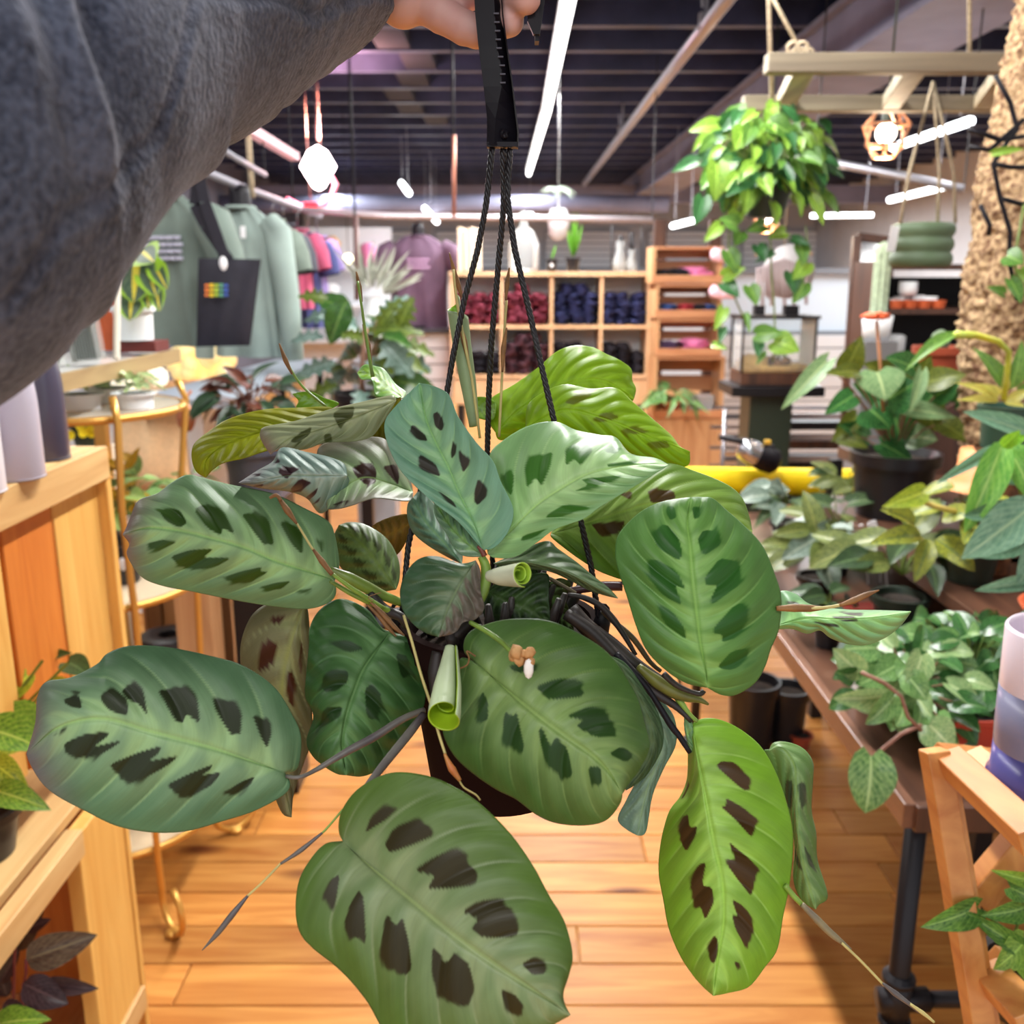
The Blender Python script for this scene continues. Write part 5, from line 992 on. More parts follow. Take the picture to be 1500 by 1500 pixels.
pbox('shelf_board', XF-.36, XF-.022, .62, 1.485, .738, .756, M_RW); pbox('shelf_rail', XF-.006, XF+.020, .50, 1.262, .715, .757, M_RW)
pbox('post', XF-.018, XF+.006, 1.27, 1.425, .345, .738, M_YW); [pbox('inner_board', XF-.359, XF-.345, y_, y_+.13, .347, .736, m_) for y_, m_ in ((1.26, M_OW), (1.12, M_OW), (.98, M_YW), (.84, M_OW))]; pbox('end_board', XF-.345, XF-.02, 1.405, 1.420, .347, .736, M_OW)
pbox('foot_board', XF-.36, XF+.012, .62, 1.43, .300, .345, M_RW); pbox('back_board', XF-.372, XF-.36, .62, 1.50, .30, z1-.02, M_OW)
for y in (.68, 1.34): pbox('foot', XF-.3, XF-.02, y, y+.06, .0, .30, M_OW)
# capsule-shaped vessels on its top
for px, py, r, h, c_, lab in ((80, 672, .0335, .172, S(72, 68, 88), 'dark slate round-topped vessel, right of the three on the pine shelf'), (38, 700, .036, .172, S(186, 180, 196), 'pale lilac-grey round-topped vessel, middle of the three on the pine shelf'), (-22, 722, .036, .172, S(228, 226, 236), 'white round-topped vessel at the very left edge on the pine shelf')):
    c = PZ(px, py, z1); c.x -= .012; t = thing('vessel', lab, 'bottle', tuple(c)); mb = MB()
    prof = [(.001, 0), (r*.96, 0), (r, .004)]+[(r*math.cos(a)**.62, h*.52+h*.48*math.sin(a)) for a in np.linspace(0, math.pi/2*.995, 14)]
    mb.lathe(prof, c, 32); mk('body', mb, mat('vessel_glaze', c_, .32, coat=.3), t, True)
    mb = MB(); mb.lathe([(r*.95, -.0), (r*1.01, .001), (r*1.01, .003), (r*.97, .004)], c, 32); mk('foot_ring', mb, mat('vessel_foot', tuple(x*.7 for x in c_), .5), t, True)
# plants on the pine shelf
L_POTH = [unit_leaf('heart', leafmat('leaf_pothos', S(120, 160, 50), S(66, 106, 30), S(170, 190, 90)), .25, .3), unit_leaf('heart', leafmat('leaf_pothos_lime', S(176, 190, 60), S(110, 140, 36)), .3, .4), unit_leaf('heart', leafmat('leaf_pothos_dark', S(62, 92, 44), S(30, 56, 28)), .2, .2)]
c = Vector((XF-.10, 1.20, .757)); t = thing('pothos', 'green and lime pothos in a black pot on the lower board of the pine shelf', 'plant', tuple(c)); pot(t, c, .062, .075, M_BLKPOT, M_SOIL)
rs = random.Random(5)
for (x0, y0, x1, y1, w, k, dd) in [(20, 1045, 78, 1090, 58, 0, 1.12), (100, 970, 130, 985, 40, 2, 1.25), (40, 990, 8, 1030, 34, 1, 1.2), (75, 1005, 118, 1020, 34, 1, 1.24), (62, 968, 96, 952, 26, 2, 1.3), (-10, 1070, 55, 1085, 66, 0, 1.08), (0, 1160, 62, 1178, 44, 0, 1.06), (-6, 1120, 34, 1150, 40, 1, 1.08), (20, 1010, 60, 1020, 30, 0, 1.3), (10, 1030, -30, 1060, 40, 1, 1.2), (90, 1010, 60, 1045, 30, 0, 1.2), (30, 1088, -20, 1100, 40, 1, 1.1), (50, 1040, 22, 1060, 30, 2, 1.26), (0, 985, 30, 1000, 30, 1, 1.28)]:
    inst('leaf', L_POTH[k], leafM(Q(x0, y0, dd*1.08), Q(x1, y1, dd*1.06), w/1400*dd*1.08, (rs.uniform(-.2, .5), -.7, .9)), t)
st = MB()
for e in ((20, 1045), (100, 970), (62, 968), (0, 1120), (-6, 1070), (75, 1005)): q = Q(e[0], e[1], 1.28); st.tube([c+Vector((0, 0, .06)), (c+q)/2+Vector((0, 0, .07)), q], .0022, 5, False)
mk('stem', st, M_STALK, t, True, kind='stuff')
L_RUB = [unit_leaf('ovate', leafmat('leaf_bronze', S(96, 84, 70), S(60, 46, 42), S(120, 112, 86), rough=.3), .2, .2), unit_leaf('ovate', leafmat('leaf_purple_dark', S(66, 52, 58), S(40, 28, 34), S(96, 76, 80), rough=.3), .2, .2)]
c = Vector((XF-.10, 1.20, .346)); t = thing('rubber_plant', 'dark bronze-leaved plant in a black pot low on the pine shelf', 'plant', tuple(c)); pot(t, c, .060, .06, M_BLKPOT, M_SOIL)
for (x0, y0, x1, y1, w, k, dd) in [(22, 1390, 56, 1334, 34, 0, 1.12), (38, 1405, 128, 1376, 50, 0, 1.02), (34, 1440, 92, 1470, 46, 1, 1.04), (62, 1440, 134, 1450, 26, 1, 1.06), (10, 1460, -10, 1400, 26, 1, 1.1), (40, 1360, 66, 1350, 20, 1, 1.1), (0, 1440, 22, 1400, 22, 1, 1.08), (5, 1470, 40, 1490, 26, 1, 1.0), (20, 1400, 6, 1350, 22, 0, 1.12)]:
    inst('leaf', L_RUB[k], leafM(Q(x0, y0, dd*1.23), Q(x1, y1, dd*1.21), w/1400*dd*1.23, (.3, -.8, .5)), t)
st = MB()
for e in ((22, 1372), (38, 1405), (34, 1440), (62, 1440)): st.tube([c+Vector((0, 0, .05)), Q(e[0], e[1]+20, 1.29), Q(e[0], e[1], 1.29)], .002, 5, False)
mk('stem', st, mat('stalk_wine', S(110, 40, 50), .5), t, True, kind='stuff')
c = Vector((XF-.08, 1.02, .346)); t = thing('small_green_plant', 'small bright leaf plant at the bottom left corner of the pine shelf', 'plant', tuple(c)); pot(t, c, .04, .06, M_DGREEN, M_SOIL); inst('leaf', L_POTH[0], leafM(Q(0, 1500, 1.2), Q(58, 1485, 1.18), .036, (.2, -.5, 1)), t); inst('leaf', L_POTH[0], leafM(Q(-5, 1520, 1.2), Q(30, 1530, 1.18), .036, (.2, -.5, 1)), t)

# wall shelf board with boxes of green sticks and a striped-leaf plant
xs0 = -.90; zz = 1.365
ws = thing('plank_shelf', 'pale plank shelf at left carrying stick boxes and a striped plant', 'shelf', (xs0-.2, 2.0, zz-.03))
mb = MB(); mb.box((xs0-.2, 2.05, zz-.015), (.39, 1.08, .010)); mk('glass_board', mb, glass('shelf_glass', (.86, .88, .84), .35), ws)
mb = MB(); mb.box((xs0+.004, 2.05, zz-.019), (.014, 1.08, .036)); mk('edge_strip', mb, wood('grey_gold_edge', S(176, 150, 104), S(150, 124, 84), 1, .5), ws)
for y in (1.56, 2.54): mb = MB(); mb.box((xs0-.2, y, (zz-.03)/2), (.03, .03, zz-.03)); mk('leg', mb, M_GOLD, ws)
M_STK = mat('green_stick', S(20, 62, 44), .6); M_STK2 = mat('pale_stick', S(206, 202, 160), .6)
for i, (px, yy, tilt) in enumerate(((150, 2.18, -.10), (118, 2.00, -.16), (88, 1.84, -.14), (60, 1.72, -.16))):
    b = PZ(px, 520-(i*-3), zz); b = Vector((xs0-.055-.01*i, yy, zz+.002)); t = thing('stick_box', ['clear box of dark green sticks nearest the striped plant', 'clear box of green sticks, second from the striped plant', 'clear box of green sticks, third from the striped plant', 'clear box of green sticks half hidden by the sleeve'][i], 'box', tuple(b))
    R = Matrix.Rotation(tilt, 3, 'Y')
    mb = MB(); mb.box(b+R @ Vector((0, 0, .075)), (.058, .05, .148), R); mk('case', mb, glass('case_plastic', (.93, .95, .93), .12), t)
    mb = MB()
    for k in range(16): o_ = Vector(((k % 8-3.5)*.0062, (k//8-.5)*.02, 0)); mb.tube([b+R @ (o_+Vector((0, 0, .004))), b+R @ (o_*1.05+Vector((0, 0, .112)))], .0030, 6)
    mk('green_sticks', mb, M_STK, t, kind='stuff')
    mb = MB()
    for k in range(8): o_ = Vector(((k-3.5)*.0062, 0, .11)); mb.tube([b+R @ o_, b+R @ (o_*1.1+Vector((0, 0, .085)))], .0016, 5)
    mk('pale_sticks', mb, M_STK2, t, kind='stuff')
L_STR = [unit_leaf('ovate', leafmat('leaf_striped', S(86, 104, 88), S(60, 84, 66), S(120, 140, 96), stripe=(S(222, 206, 70), .07, S(150, 190, 60))), .1, .12)]
b = Vector((xs0-.06, 2.47, zz)); t = thing('striped_leaf_plant', 'yellow-striped rounded leaves in a white pot on the plank shelf', 'plant', tuple(b)); pot(t, b+Vector((0, 0, .03)), .050, .085, M_WHITE, M_SOIL, .9)
for (x0, y0, x1, y1, w) in [(204, 362, 192, 440, 66), (196, 415, 188, 466, 40), (215, 385, 226, 430, 34), (176, 380, 158, 402, 24), (222, 380, 242, 420, 24), (228, 415, 232, 452, 20), (206, 366, 222, 380, 40), (170, 400, 160, 430, 18), (215, 420, 216, 450, 18)]:
    inst('leaf', L_STR[0], leafM(P(x0, y0, 2.42), P(x1, y1, 2.36), w/1400*2.4*1.25, (.1, -1, .35)), t)
mb = MB(); mb.tube([b+Vector((0, 0, .10)), P(200, 372, 2.45)], .006, 6); mb.tube([b+Vector((0, 0, .10)), P(215, 390, 2.45)], .004, 6); mk('stem', mb, M_STALK, t, True, kind='stuff')
b2 = Vector((xs0-.05, 2.49, zz)); mb = MB(); mb.box(b2+Vector((0.0, 0.0, .014)), (.10, .10, .026)); mk('red_shadow_slab', mb, mat('shadow_red', S(96, 26, 20), .6), smooth=False, label='dark red slab standing in for shade under the white pot of the striped plant', cat='tray')  # flat dark red block painted in for the shadow under the white pot
b3 = P(226, 500, 2.72); b3.z = zz; mb = MB(); mb.lathe([(.001, 0), (.042, 0), (.050, .12), (.054, .12), (.054, .15), (.046, .15)], (b3.x-.04, 2.555, zz), 20); mk('terracotta_pot', mb, M_TERRA, smooth='auto', label='orange terracotta pot just behind the white pot on the plank shelf', cat='pot')
mb = MB(); mb.tube([P(170, 520, 2.2)+Vector((0, 0, -.01)), P(172, 395, 2.25)], .008, 8); mb.box(P(176, 356, 2.3), (.045, .03, .05)); mk('bottle', mb, mat('cream_plastic', S(226, 218, 204), .5), smooth=False, label='cream bottle tip standing above the striped plant', cat='bottle', bevel=.004)

# gold three-tier stand
gc = Vector((-1.02, 2.24, 0)); gr = .235
gs = thing('tiered_stand', 'brass three-tier round plant stand with scroll feet', 'stand', tuple(gc))
for k, z in enumerate((.20, .82, 1.25)):
    mb = MB(); mb.tube([gc+Vector((gr*math.cos(a), gr*math.sin(a), z)) for a in np.linspace(0, 2*math.pi, 49)], .009, 8); mk('ring', mb, M_GOLD, gs, True)
    mb = MB(); mb.lathe([(.001, z+.001), (gr-.008, z+.001), (gr-.008, z+.007), (.001, z+.007)], gc, 40); mk('glass_tray', mb, glass('tray_glass', (.86, .80, .70), .05), gs, False)
for i, a in enumerate((-.86, -2.5, .75, 2.2)):
    d = Vector((math.cos(a), math.sin(a), 0)); e = Vector((-d.y, d.x, 0)); pts = [gc+d*(gr+.01)+Vector((0, 0, 1.30)), gc+d*(gr+.03)+Vector((0, 0, 1.25)), gc+d*(gr+.0)+Vector((0, 0, 1.05)), gc+d*(gr+.02)+Vector((0, 0, .82)), gc+d*(gr+.01)+Vector((0, 0, .5)), gc+d*(gr+.01)+Vector((0, 0, .2))]
    cc = gc+d*(gr+.075)+Vector((0, 0, .075)); pts += [cc+d*(-math.cos(q))*.062+Vector((0, 0, -math.sin(q)*.062)) for q in np.linspace(-.2, 4.4, 18)]
    mb = MB(); mb.tube(pts, .0085, 8); mk('leg', mb, M_GOLD, gs, True)
    mb = MB(); mb.ball(cc+Vector((0, 0, -.066)), (.022, .022, .010), 10); mk('foot_pad', mb, M_GOLD, gs, True)
# what stands on the tiers
L_VAR = [unit_leaf('heart', leafmat('leaf_variegated', S(120, 176, 84), S(186, 210, 130), S(200, 220, 150), var=.15, scale=30), .25, .35), unit_leaf('ovate', leafmat('leaf_pale_green', S(160, 196, 130), S(80, 130, 60)), .2, .3), unit_leaf('heart', leafmat('leaf_mustard', S(196, 150, 40), S(150, 120, 30)), .3, .3)]
def plant_at(name, label, px, py, z, r, h, potm, n, rad, lens, meshes, y=None, seed=1, wr=.6, stem_m=None, squash=.8, dz=.0, low=-.3, front=0, droop=-.1, taper=.75):
    b = PZ(px, py, z) if y is None else P(px, py, y); b.z = z
    t = thing(name, label, 'plant', tuple(b)); pot(t, b, r, h, potm, M_SOIL, taper); bush(t, b+Vector((0, 0, h+rad*.45+dz)), n, rad, lens, meshes, wr=wr, seed=seed, stem_m=stem_m or M_STALK, squash=squash, low=low, front=front, droop=droop); return t
plant_at('variegated_plant', 'variegated green plant in a black pot with price tag on the brass middle tier', 180, 850, .828, .055, .10, M_BLKPOT, 22, .11, (.05, .08), L_VAR, seed=2, dz=.02)
mb = MB(); q_ = PZ(186, 835, .88); mb.ball(q_+Vector((.0, -.02, .02)), (.011, .002, .016), 8); mk('price_tag', mb, M_WPAPER, smooth=True, label='white price tag on the black pot of the brass middle tier', cat='tag')
plant_at('variegated_plant', 'taller pale variegated plant at the back of the brass middle tier', 205, 800, .828, .05, .10, M_BLKPOT, 18, .10, (.05, .08), L_VAR, y=2.36, seed=8, dz=.06)
plant_at('trailing_plant', 'small trailing plant hanging over the lowest brass tier', 265, 1215, .208, .05, .08, M_TERRAD, 16, .13, (.05, .08), [L_POTH[0], L_POTH[2]], y=2.22, seed=6, low=-1)
L_SUC = [unit_leaf('ovate', leafmat('leaf_succulent', S(190, 204, 150), S(120, 160, 90)), .2, .1)]
for i, (px, y, c_) in enumerate(((118, 2.18, 'pale succulent in a white tray, left on the top brass tier'), (160, 2.3, 'pale succulent in a white tray, middle of the top brass tier'), (196, 2.2, 'pale succulent in a white tray, right on the top brass tier'))):
    b = P(px, 575, y); b.z = 1.258; t = thing('succulent', c_, 'plant', tuple(b)); pot(t, b, .045, .035, M_WHITE, M_SOIL, .9); bush(t, b+Vector((0, 0, .055)), 22, .05, (.03, .045), L_SUC, wr=.5, seed=20+i, squash=.6)
# yellow pot with flowers behind
t = thing('yellow_flowers', 'bright yellow flowers in a green pot behind the brass stand', 'plant', tuple(P(132, 660, 2.75)-Vector((0, 0, .0)))); b = P(132, 655, 2.75); pot(t, b, .05, .07, M_DGREEN, M_SOIL)
L_YEL = [unit_leaf('round', mat('petal_yellow', S(246, 222, 20), .5), .2, .1)]
rs = random.Random(2)
for i in range(26): p = P(rs.uniform(108, 152), rs.uniform(582, 636), 2.7+rs.uniform(-.05, .05)); inst('petal', L_YEL[0], leafM(p, p+Vector((rs.uniform(-.03, .03), 0, rs.uniform(-.03, .03))), .028, (0, -1, .2)), t)
mb = MB()
for i in range(6): mb.tube([b+Vector((0, 0, .05)), P(112+i*7, 600+i % 2*20, 2.72)], .003, 5, False)
mk('stem', mb, M_STALK, t, True, kind='stuff')
mb = MB(); mb.box((b.x, 2.75, (b.z)/2), (.12, .12, b.z)); mk('display_plinth', mb, mat('plinth_cream', S(226, 206, 180), .6), label='cream block under the yellow flowers behind the brass stand', cat='plinth')
# warm-lit display: cluster of yellow globes and bright wall of goods behind the stand
b = P(285, 560, 5.4)
t = thing('lamp_cluster', 'cluster of glowing yellow-white globe lamps on a low display', 'lamp', tuple(b))
rs = random.Random(12)
for i in range(18): mb = MB(); mb.ball(P(258+(i % 6)*15+rs.uniform(-5, 5), 518+(i//6)*13+rs.uniform(-5, 5), 5.4+rs.uniform(0, .3)), rs.uniform(.04, .062), 14); mk('globe', mb, glow('globe_warm', (1, .80, .36), .4) if i == 0 else bpy.data.materials['globe_warm'], t, True)
mb = MB(); mb.box((b.x, 5.6, b.z/2-.0), (.55, .5, b.z-.06)); mk('base_box', mb, mat('warm_box', S(236, 196, 140), .6), t)
for i, (px, py, s) in enumerate(((180, 558, .055), (205, 560, .045), (230, 548, .05), (160, 575, .045))):
    mb = MB(); c = P(px, py, 4.4); mb.lathe([(.001, 0), (s*.7, 0), (s, s*.5), (s*.9, s*1.2), (s*.4, s*1.6)], c-Vector((0, 0, s)), 14); mk('paper_lantern', mb, glow('lantern_warm', (1, .9, .72), .6) if i == 0 else bpy.data.materials['lantern_warm'], smooth=True, label='small glowing white lantern, %s of the row behind the brass stand' % ['second', 'third', 'rightmost', 'leftmost'][i], cat='lantern', group='lanterns behind the brass stand')
tb = MB(); c = P(190, 580, 4.5); tb.box((c.x-.1, 4.5, c.z-.02), (1.1, .5, .04)); tb.box((c.x-.1, 4.5, (c.z-.04)/2), (1.0, .4, c.z-.04)); mk('display_table', tb, M_WHITE, label='white display table under the glowing lanterns', cat='table')
# wooden crate stand with upright planks and a black roll before it
t = thing('plank_planter', 'weathered crate of upright brown planks behind the black roll', 'crate', tuple(PZ(290, 1045, 0)))
for i, (px, c_) in enumerate(((228, S(170, 120, 76)), (254, S(182, 132, 84)), (279, S(150, 104, 66)), (304, S(176, 128, 82)), (329, S(160, 112, 70)), (354, S(196, 164, 124)))):
    x = x_at(px, 920, 2.9); w = 24.5/1400*2.95; mb = MB(); mb.box((x, 2.9+.004*(i % 2), .42), (w*.95, .018, .84)); mk('plank', mb, wood('planter_plank_%s' % 'abcdef'[i], c_, tuple(k*.75 for k in c_), 2, .6, .3), t, bevel=.002)
mb = MB(); mb.box((x_at(291, 900, 3.05), 3.12, .42), (.27, .40, .82)); mk('inner_box', mb, M_CRATEV, t)
c = P(248, 940, 2.62); t = thing('black_roll', 'roll of black plastic standing upright in front of the plank crate', 'roll', (c.x, 2.62, 0)); mb = MB()
zt_ = c.z+.03; mb.lathe([(.026, zt_-.04), (.03, zt_-.005), (.06, zt_), (.080, zt_-.006), (.083, zt_-.02), (.083, 0), (.001, 0)], (c.x, 2.62, 0), 32); mk('body', mb, M_BLKPOT, t, 'auto')
mb = MB(); mb.lathe([(.0255, zt_-.12), (.0255, zt_-.03)], (c.x, 2.62, 0), 20); mk('core', mb, M_STEEL, t, True)
# beige tote bag hanging
def tote(name, label, quad, y, m, hand, dpt=.05, hm=None):
    t = thing(name, label, 'bag', tuple(P(sum(q[0] for q in quad)/4, max(q[1] for q in quad), y))); n = 16; vs = []; fs = []
    A, B, C_, D_ = [P(q[0], q[1], y) for q in quad]   # tl tr br bl
    for s in (-1, 1):
        for i in range(n+1):
            for j in range(n+1):
                u, v = i/n, j/n; p = A.lerp(B, u).lerp(D_.lerp(C_, u), v); bul = (math.sin(math.pi*u)*math.sin(math.pi*min(1, v*1.02)))**.5 if 0 < u < 1 and 0 < v < 1 else 0
                vs.append(p+Vector((0, s*(.004+dpt*bul*(.4+.6*v))+.006*math.sin(u*17+v*4)*bul, 0)))
    N1 = (n+1)**2
    for s in (0, 1):
        for i in range(n):
            for j in range(n): a = s*N1+i*(n+1)+j; fs.append((a, a+1, a+n+2, a+n+1) if s else (a, a+n+1, a+n+2, a+1))
    mb = MB(); mb.add(vs, fs); mk('bag_body', mb, m, t, True)
    for k, h in enumerate(hand):
        mb = MB(); pts = [P(x, yy, y-.01+.02*k) for x, yy in h]
        for i in range(len(pts)-1): mb.bar(pts[i], pts[i+1], .040, .004, (0, -1, 0))
        mk('handle', mb, hm or m, t)
    return t
tote('tote_bag', 'beige canvas tote bag hanging behind the brass stand', [(168, 597), (268, 593), (281, 716), (164, 720)], 3.3, mat('canvas_beige', S(232, 198, 156), .85, var=.06, scale=90, bump=.2), [[(203, 600), (208, 566), (213, 552)], [(228, 600), (219, 566), (213, 552)]])

# ---------------------------------------------------------------- clothes rail
M_RAIL = mat('rail_steel', S(140, 140, 152), .55, .15)
rod('clothes_rail', [P(240, 224, 3.72), P(265, 236, 3.8), P(292, 248, 3.9), P(345, 270, 4.4), P(440, 306, 6.0), P(470, 317, 6.6)], .017, M_RAIL, 'silver clothes rail sloping away at the left, shirts hanging from it', 'rail')
rod('upper_rail', [P(300, 205, 3.6), P(388, 256, 4.8)], .013, M_RAIL, 'short silver strip above the clothes rail at the left', 'rail')
mb = MB(); mb.bar(P(335, 172, 4.2), P(432, 230, 5.6), .05, .04); mk('pink_strip', mb, glow('pink_tube', (.75, .42, .48), .35), label='pink-lit strip light slanting toward the glowing bulb at upper left', cat='light')
mb = MB(); mb.tube([P(362, 170, 4.5), P(366, 235, 4.5), P(370, 290, 4.5)], .013, 8); mk('hanging_rope', mb, M_ROPEJ, smooth=True, label='jute rope holding up the clothes rail', cat='rope')
def shirt(name, label, cx, py0, py1, y, w, m, rot=0.0, sleeve_l=.22, print_=None, long=False, hanger=True, neck=M_BLK, seed=1, dep=.06, mann=False, cat='shirt', rail=None):
    """body loft with folds, two sleeves, neck ring; w = body width in metres"""
    top = P(cx, py0, y); bot = P(cx, py1, y); H = top.z-bot.z; c = Vector((top.x, y, bot.z)); R = Matrix.Rotation(rot, 3, 'Z')
    t = thing(name, label, cat, tuple(c)); n = 48; rows = 26; vs = []; mb = MB()
    for j in range(rows+1):
        v = j/rows; z = v*H
        if v < .80: hw = w/2*(1.0-.04*math.sin(v*4)); dp = dep
        else: q = (v-.80)/.20; hw = w/2*(1.0-q**2.0*.62)+.0; dp = dep*(1-q*.55)
        zz = z
        for k in range(n):
            th = 2*math.pi*k/n; f = (1-v)**1.2*.022*math.sin(th*7+seed*2+v*1.5)+.006*math.sin(th*13+seed+v*5)
            x = hw*math.copysign(abs(math.cos(th))**.8, math.cos(th)); yy = (dp+f)*math.sin(th)*1.0
            vs.append(c+R @ Vector((x, yy, zz)))
    mb.add(vs, [(j*n+k, j*n+(k+1) % n, (j+1)*n+(k+1) % n, (j+1)*n+k) for j in range(rows) for k in range(n)]); mk('body', mb, m, t, True)
    for s in (-1, 1):
        mb = MB(); a0 = c+R @ Vector((s*w*.40, 0, H*.90)); a1 = c+R @ Vector((s*(w*.52), 0, H*.84)); L_ = H*.86 if long else sleeve_l; a2 = a1+R @ Vector((s*L_*(.10 if long else .34), -.01, -L_)); a15 = a1.lerp(a2, .5)+R @ Vector((s*.01, 0, 0))
        mb.tube([a0, a1, a15, a2], [.05, .062 if long else .075, .052 if long else .070, .062 if not long else .042], 14, False); o = mk('sleeve', mb, m, t, True)
    mb = MB(); mb.lathe([(.055, 0), (.070, .004), (.066, .016), (.056, .014)], c+Vector((0, 0, H-.012)), 20); mk('collar', mb, m, t, True)
    if mann: mb = MB(); mb.lathe([(.05, -.02), (.045, .06), (.042, .09), (.001, .095)], c+Vector((0, 0, H)), 18); mk('mannequin_neck', mb, neck, t, True)
    if hanger: mb = MB(); h0 = c+Vector((0, 0, H)); rz_ = max(.10, rail-top.z) if rail else .10; mb.tube([h0, h0+Vector((0, 0, rz_-.04)), h0+Vector((.02, 0, rz_-.01)), h0+Vector((.0, 0, rz_+.012)), h0+Vector((-.018, 0, rz_-.01))], .004, 6); mk('hanger_hook', mb, M_CHROME, t, True)
    if print_:
        pm_, pw, ph, pz, rows_ = print_; mb = MB(); rr = random.Random(seed)
        for q in range(rows_):
            x = -pw/2
            while x < pw/2: L_ = rr.uniform(.012, .035); zz = pz*H+ph*(q/(max(1, rows_-1))-.5); mb.box(c+R @ Vector((x+L_/2, -dep-.010, zz)), (L_, .012, ph/rows_*.75), R); x += L_+.006
        mk('print', mb, pm_, t, kind='stuff')
    return t
M_SAGE = mat('cloth_sage', S(110, 124, 116), .85, var=.10, scale=6, bump=.2); M_SAGEL = mat('cloth_pale_sage', S(146, 162, 156), .85, var=.10, scale=6, bump=.2)
M_MAUV = mat('cloth_mauve', S(106, 82, 104), .85, var=.15, scale=6, bump=.2)
M_PRN = mat('print_lilac', S(190, 190, 208), .6); M_PRN2 = mat('print_pink', S(206, 168, 206), .6)
shirt('shirt', 'sage green t-shirt with a pale block print, hanging nearest at the left', 243, 288, 506, 3.82, .36, M_SAGE, rot=-.25, rail=P(243, 226, 3.82).z, print_=(M_PRN, .15, .075, .66, 4), mann=True, seed=1)
shirt('shirt', 'pale sage long-sleeved top hanging behind the black tote bag', 352, 303, 522, 4.42, .34, M_SAGEL, rot=-.3, rail=P(350, 273, 4.42).z, long=True, mann=True, seed=2, sleeve_l=.5)
mb = MB(); mb.box(P(356, 340, 4.33), (.022, .004, .05)); mk('swing_tag', mb, M_WPAPER, bpy.data.objects['shirt.001'])
t = tote('tote_bag', 'black tote bag with a small rainbow print hanging between the green tops', [(291, 378), (382, 380), (366, 506), (288, 508)], 3.62, mat('canvas_black', S(32, 30, 42), .8, var=.1, scale=40), [[(330, 380), (316, 340), (300, 296), (291, 250)], [(336, 382), (300, 330), (285, 300), (291, 250)]])
mb = MB()
for i, c_ in enumerate((S(224, 120, 50), S(226, 190, 40), S(170, 200, 60), S(90, 150, 120), S(60, 90, 170))):
    mb = MB()
    for k in range(3): mb.box(P(303+i*7, 418+k*7, 3.555), (.014, .004, .010+.004*((i+k) % 2)))
    mk('print_block', mb, mat('rainbow_%s' % 'abcde'[i], c_, .6), t, kind='stuff')
mb = MB(); mb.ball(P(327, 386, 3.54), (.015, .004, .026), 8); mk('tag', mb, M_WPAPER, t, True)
for i, (px, p0, p1, y, w, m, lab) in enumerate(((400, 322, 508, 5.28, .16, mat('cloth_grey_green', S(120, 134, 124), .85, var=.2, scale=8), 'grey-green top seen edge-on on the clothes rail'), (415, 328, 500, 5.55, .14, mat('cloth_charcoal', S(78, 78, 90), .85, var=.2, scale=8), 'charcoal top seen edge-on on the clothes rail'),
    (436, 336, 452, 5.93, .15, mat('cloth_rose', S(190, 84, 118), .85, var=.2, scale=8), 'rose pink top seen edge-on on the clothes rail'), (452, 342, 480, 6.2, .14, mat('cloth_indigo', S(66, 74, 128), .85, var=.2, scale=8), 'indigo blue top seen edge-on on the clothes rail'), (464, 346, 440, 6.5, .12, mat('cloth_lavender', S(140, 124, 182), .85, var=.2, scale=8), 'lavender top at the far end of the clothes rail'))):
    shirt('shirt', lab, px, p0, p1, y, w, m, rot=-1.2*0, seed=10+i, sleeve_l=.16, dep=.09, rail=P(px, 270+(px-345)*.38, y).z)
t = shirt('shirt', 'mauve t-shirt with a pink print on a black mannequin neck left of the cords', 612, 345, 480, 7.78, .47, M_MAUV, print_=(M_PRN2, .15, .06, .70, 3), mann=True, hanger=False, seed=5, dep=.10)
mb = MB(); c = P(612, 484, 7.78); cz_ = z_at(487, 7.7)+.035; mb.tube([(c.x, 7.78, cz_), (c.x, 7.78, c.z+.1)], .02, 10); mb.lathe([(.001, 0), (.12, 0), (.12, .015), (.02, .02)], (c.x, 7.78, cz_), 20); mk('stand', mb, M_STEEL, t, True)
# glowing pink-white bulb with its looped cord
c = P(466, 246, 6.6); t = thing('glowing_bulb', 'dazzling pinkish white faceted bulb hanging over the clothes rail', 'lamp', tuple(c))
mb = MB(); mb.lathe([(.001, -.14), (.04, -.12), (.118, .008), (.062, .105), (.001, .14)], c, 6); mk('bulb', mb, glow('bulb_hot', (1.0, .80, .80), 14), t)
mb = MB(); mb.tube([c+Vector((.02, 0, .12)), Vector((c.x+.02, c.y, 3.1))], .0035, 6); mb.tube([c+Vector((-.06, 0, -.20)), Vector((c.x-.07, c.y, 3.1))], .004, 6); mk('flex', mb, mat('flex_brown', S(110, 84, 78), .7), t, True)
mb = MB(); mb.tube([P(483, 256, 6.6), P(492, 270, 6.6), P(486, 288, 6.6), P(472, 300, 6.6), P(440, 302, 6.6), P(420, 292, 6.5)], .017, 8); mk('tubing', mb, mat('pink_plastic', S(240, 140, 160), .3), t, True)
mb = MB(); mb.box(P(455, 300, 6.56), (.09, .03, .03)); mk('red_clip', mb, mat('red_clip', S(230, 20, 40), .4), t)
point('bulb_light', c+Vector((0, -.17, 0)), 30, (1, .55, .58), .08)
sl = bpy.data.lights.new('bulb_uplight', 'SPOT'); sl.energy = 420; sl.color = (1, .48, .40); sl.spot_size = 2.2; sl.spot_blend = .9; sl.shadow_soft_size = .06
so_ = bpy.data.objects.new('bulb_uplight', sl); so_.location = c+Vector((0, 0, .17)); so_.rotation_euler = (math.pi, 0, 0); COL.objects.link(so_)
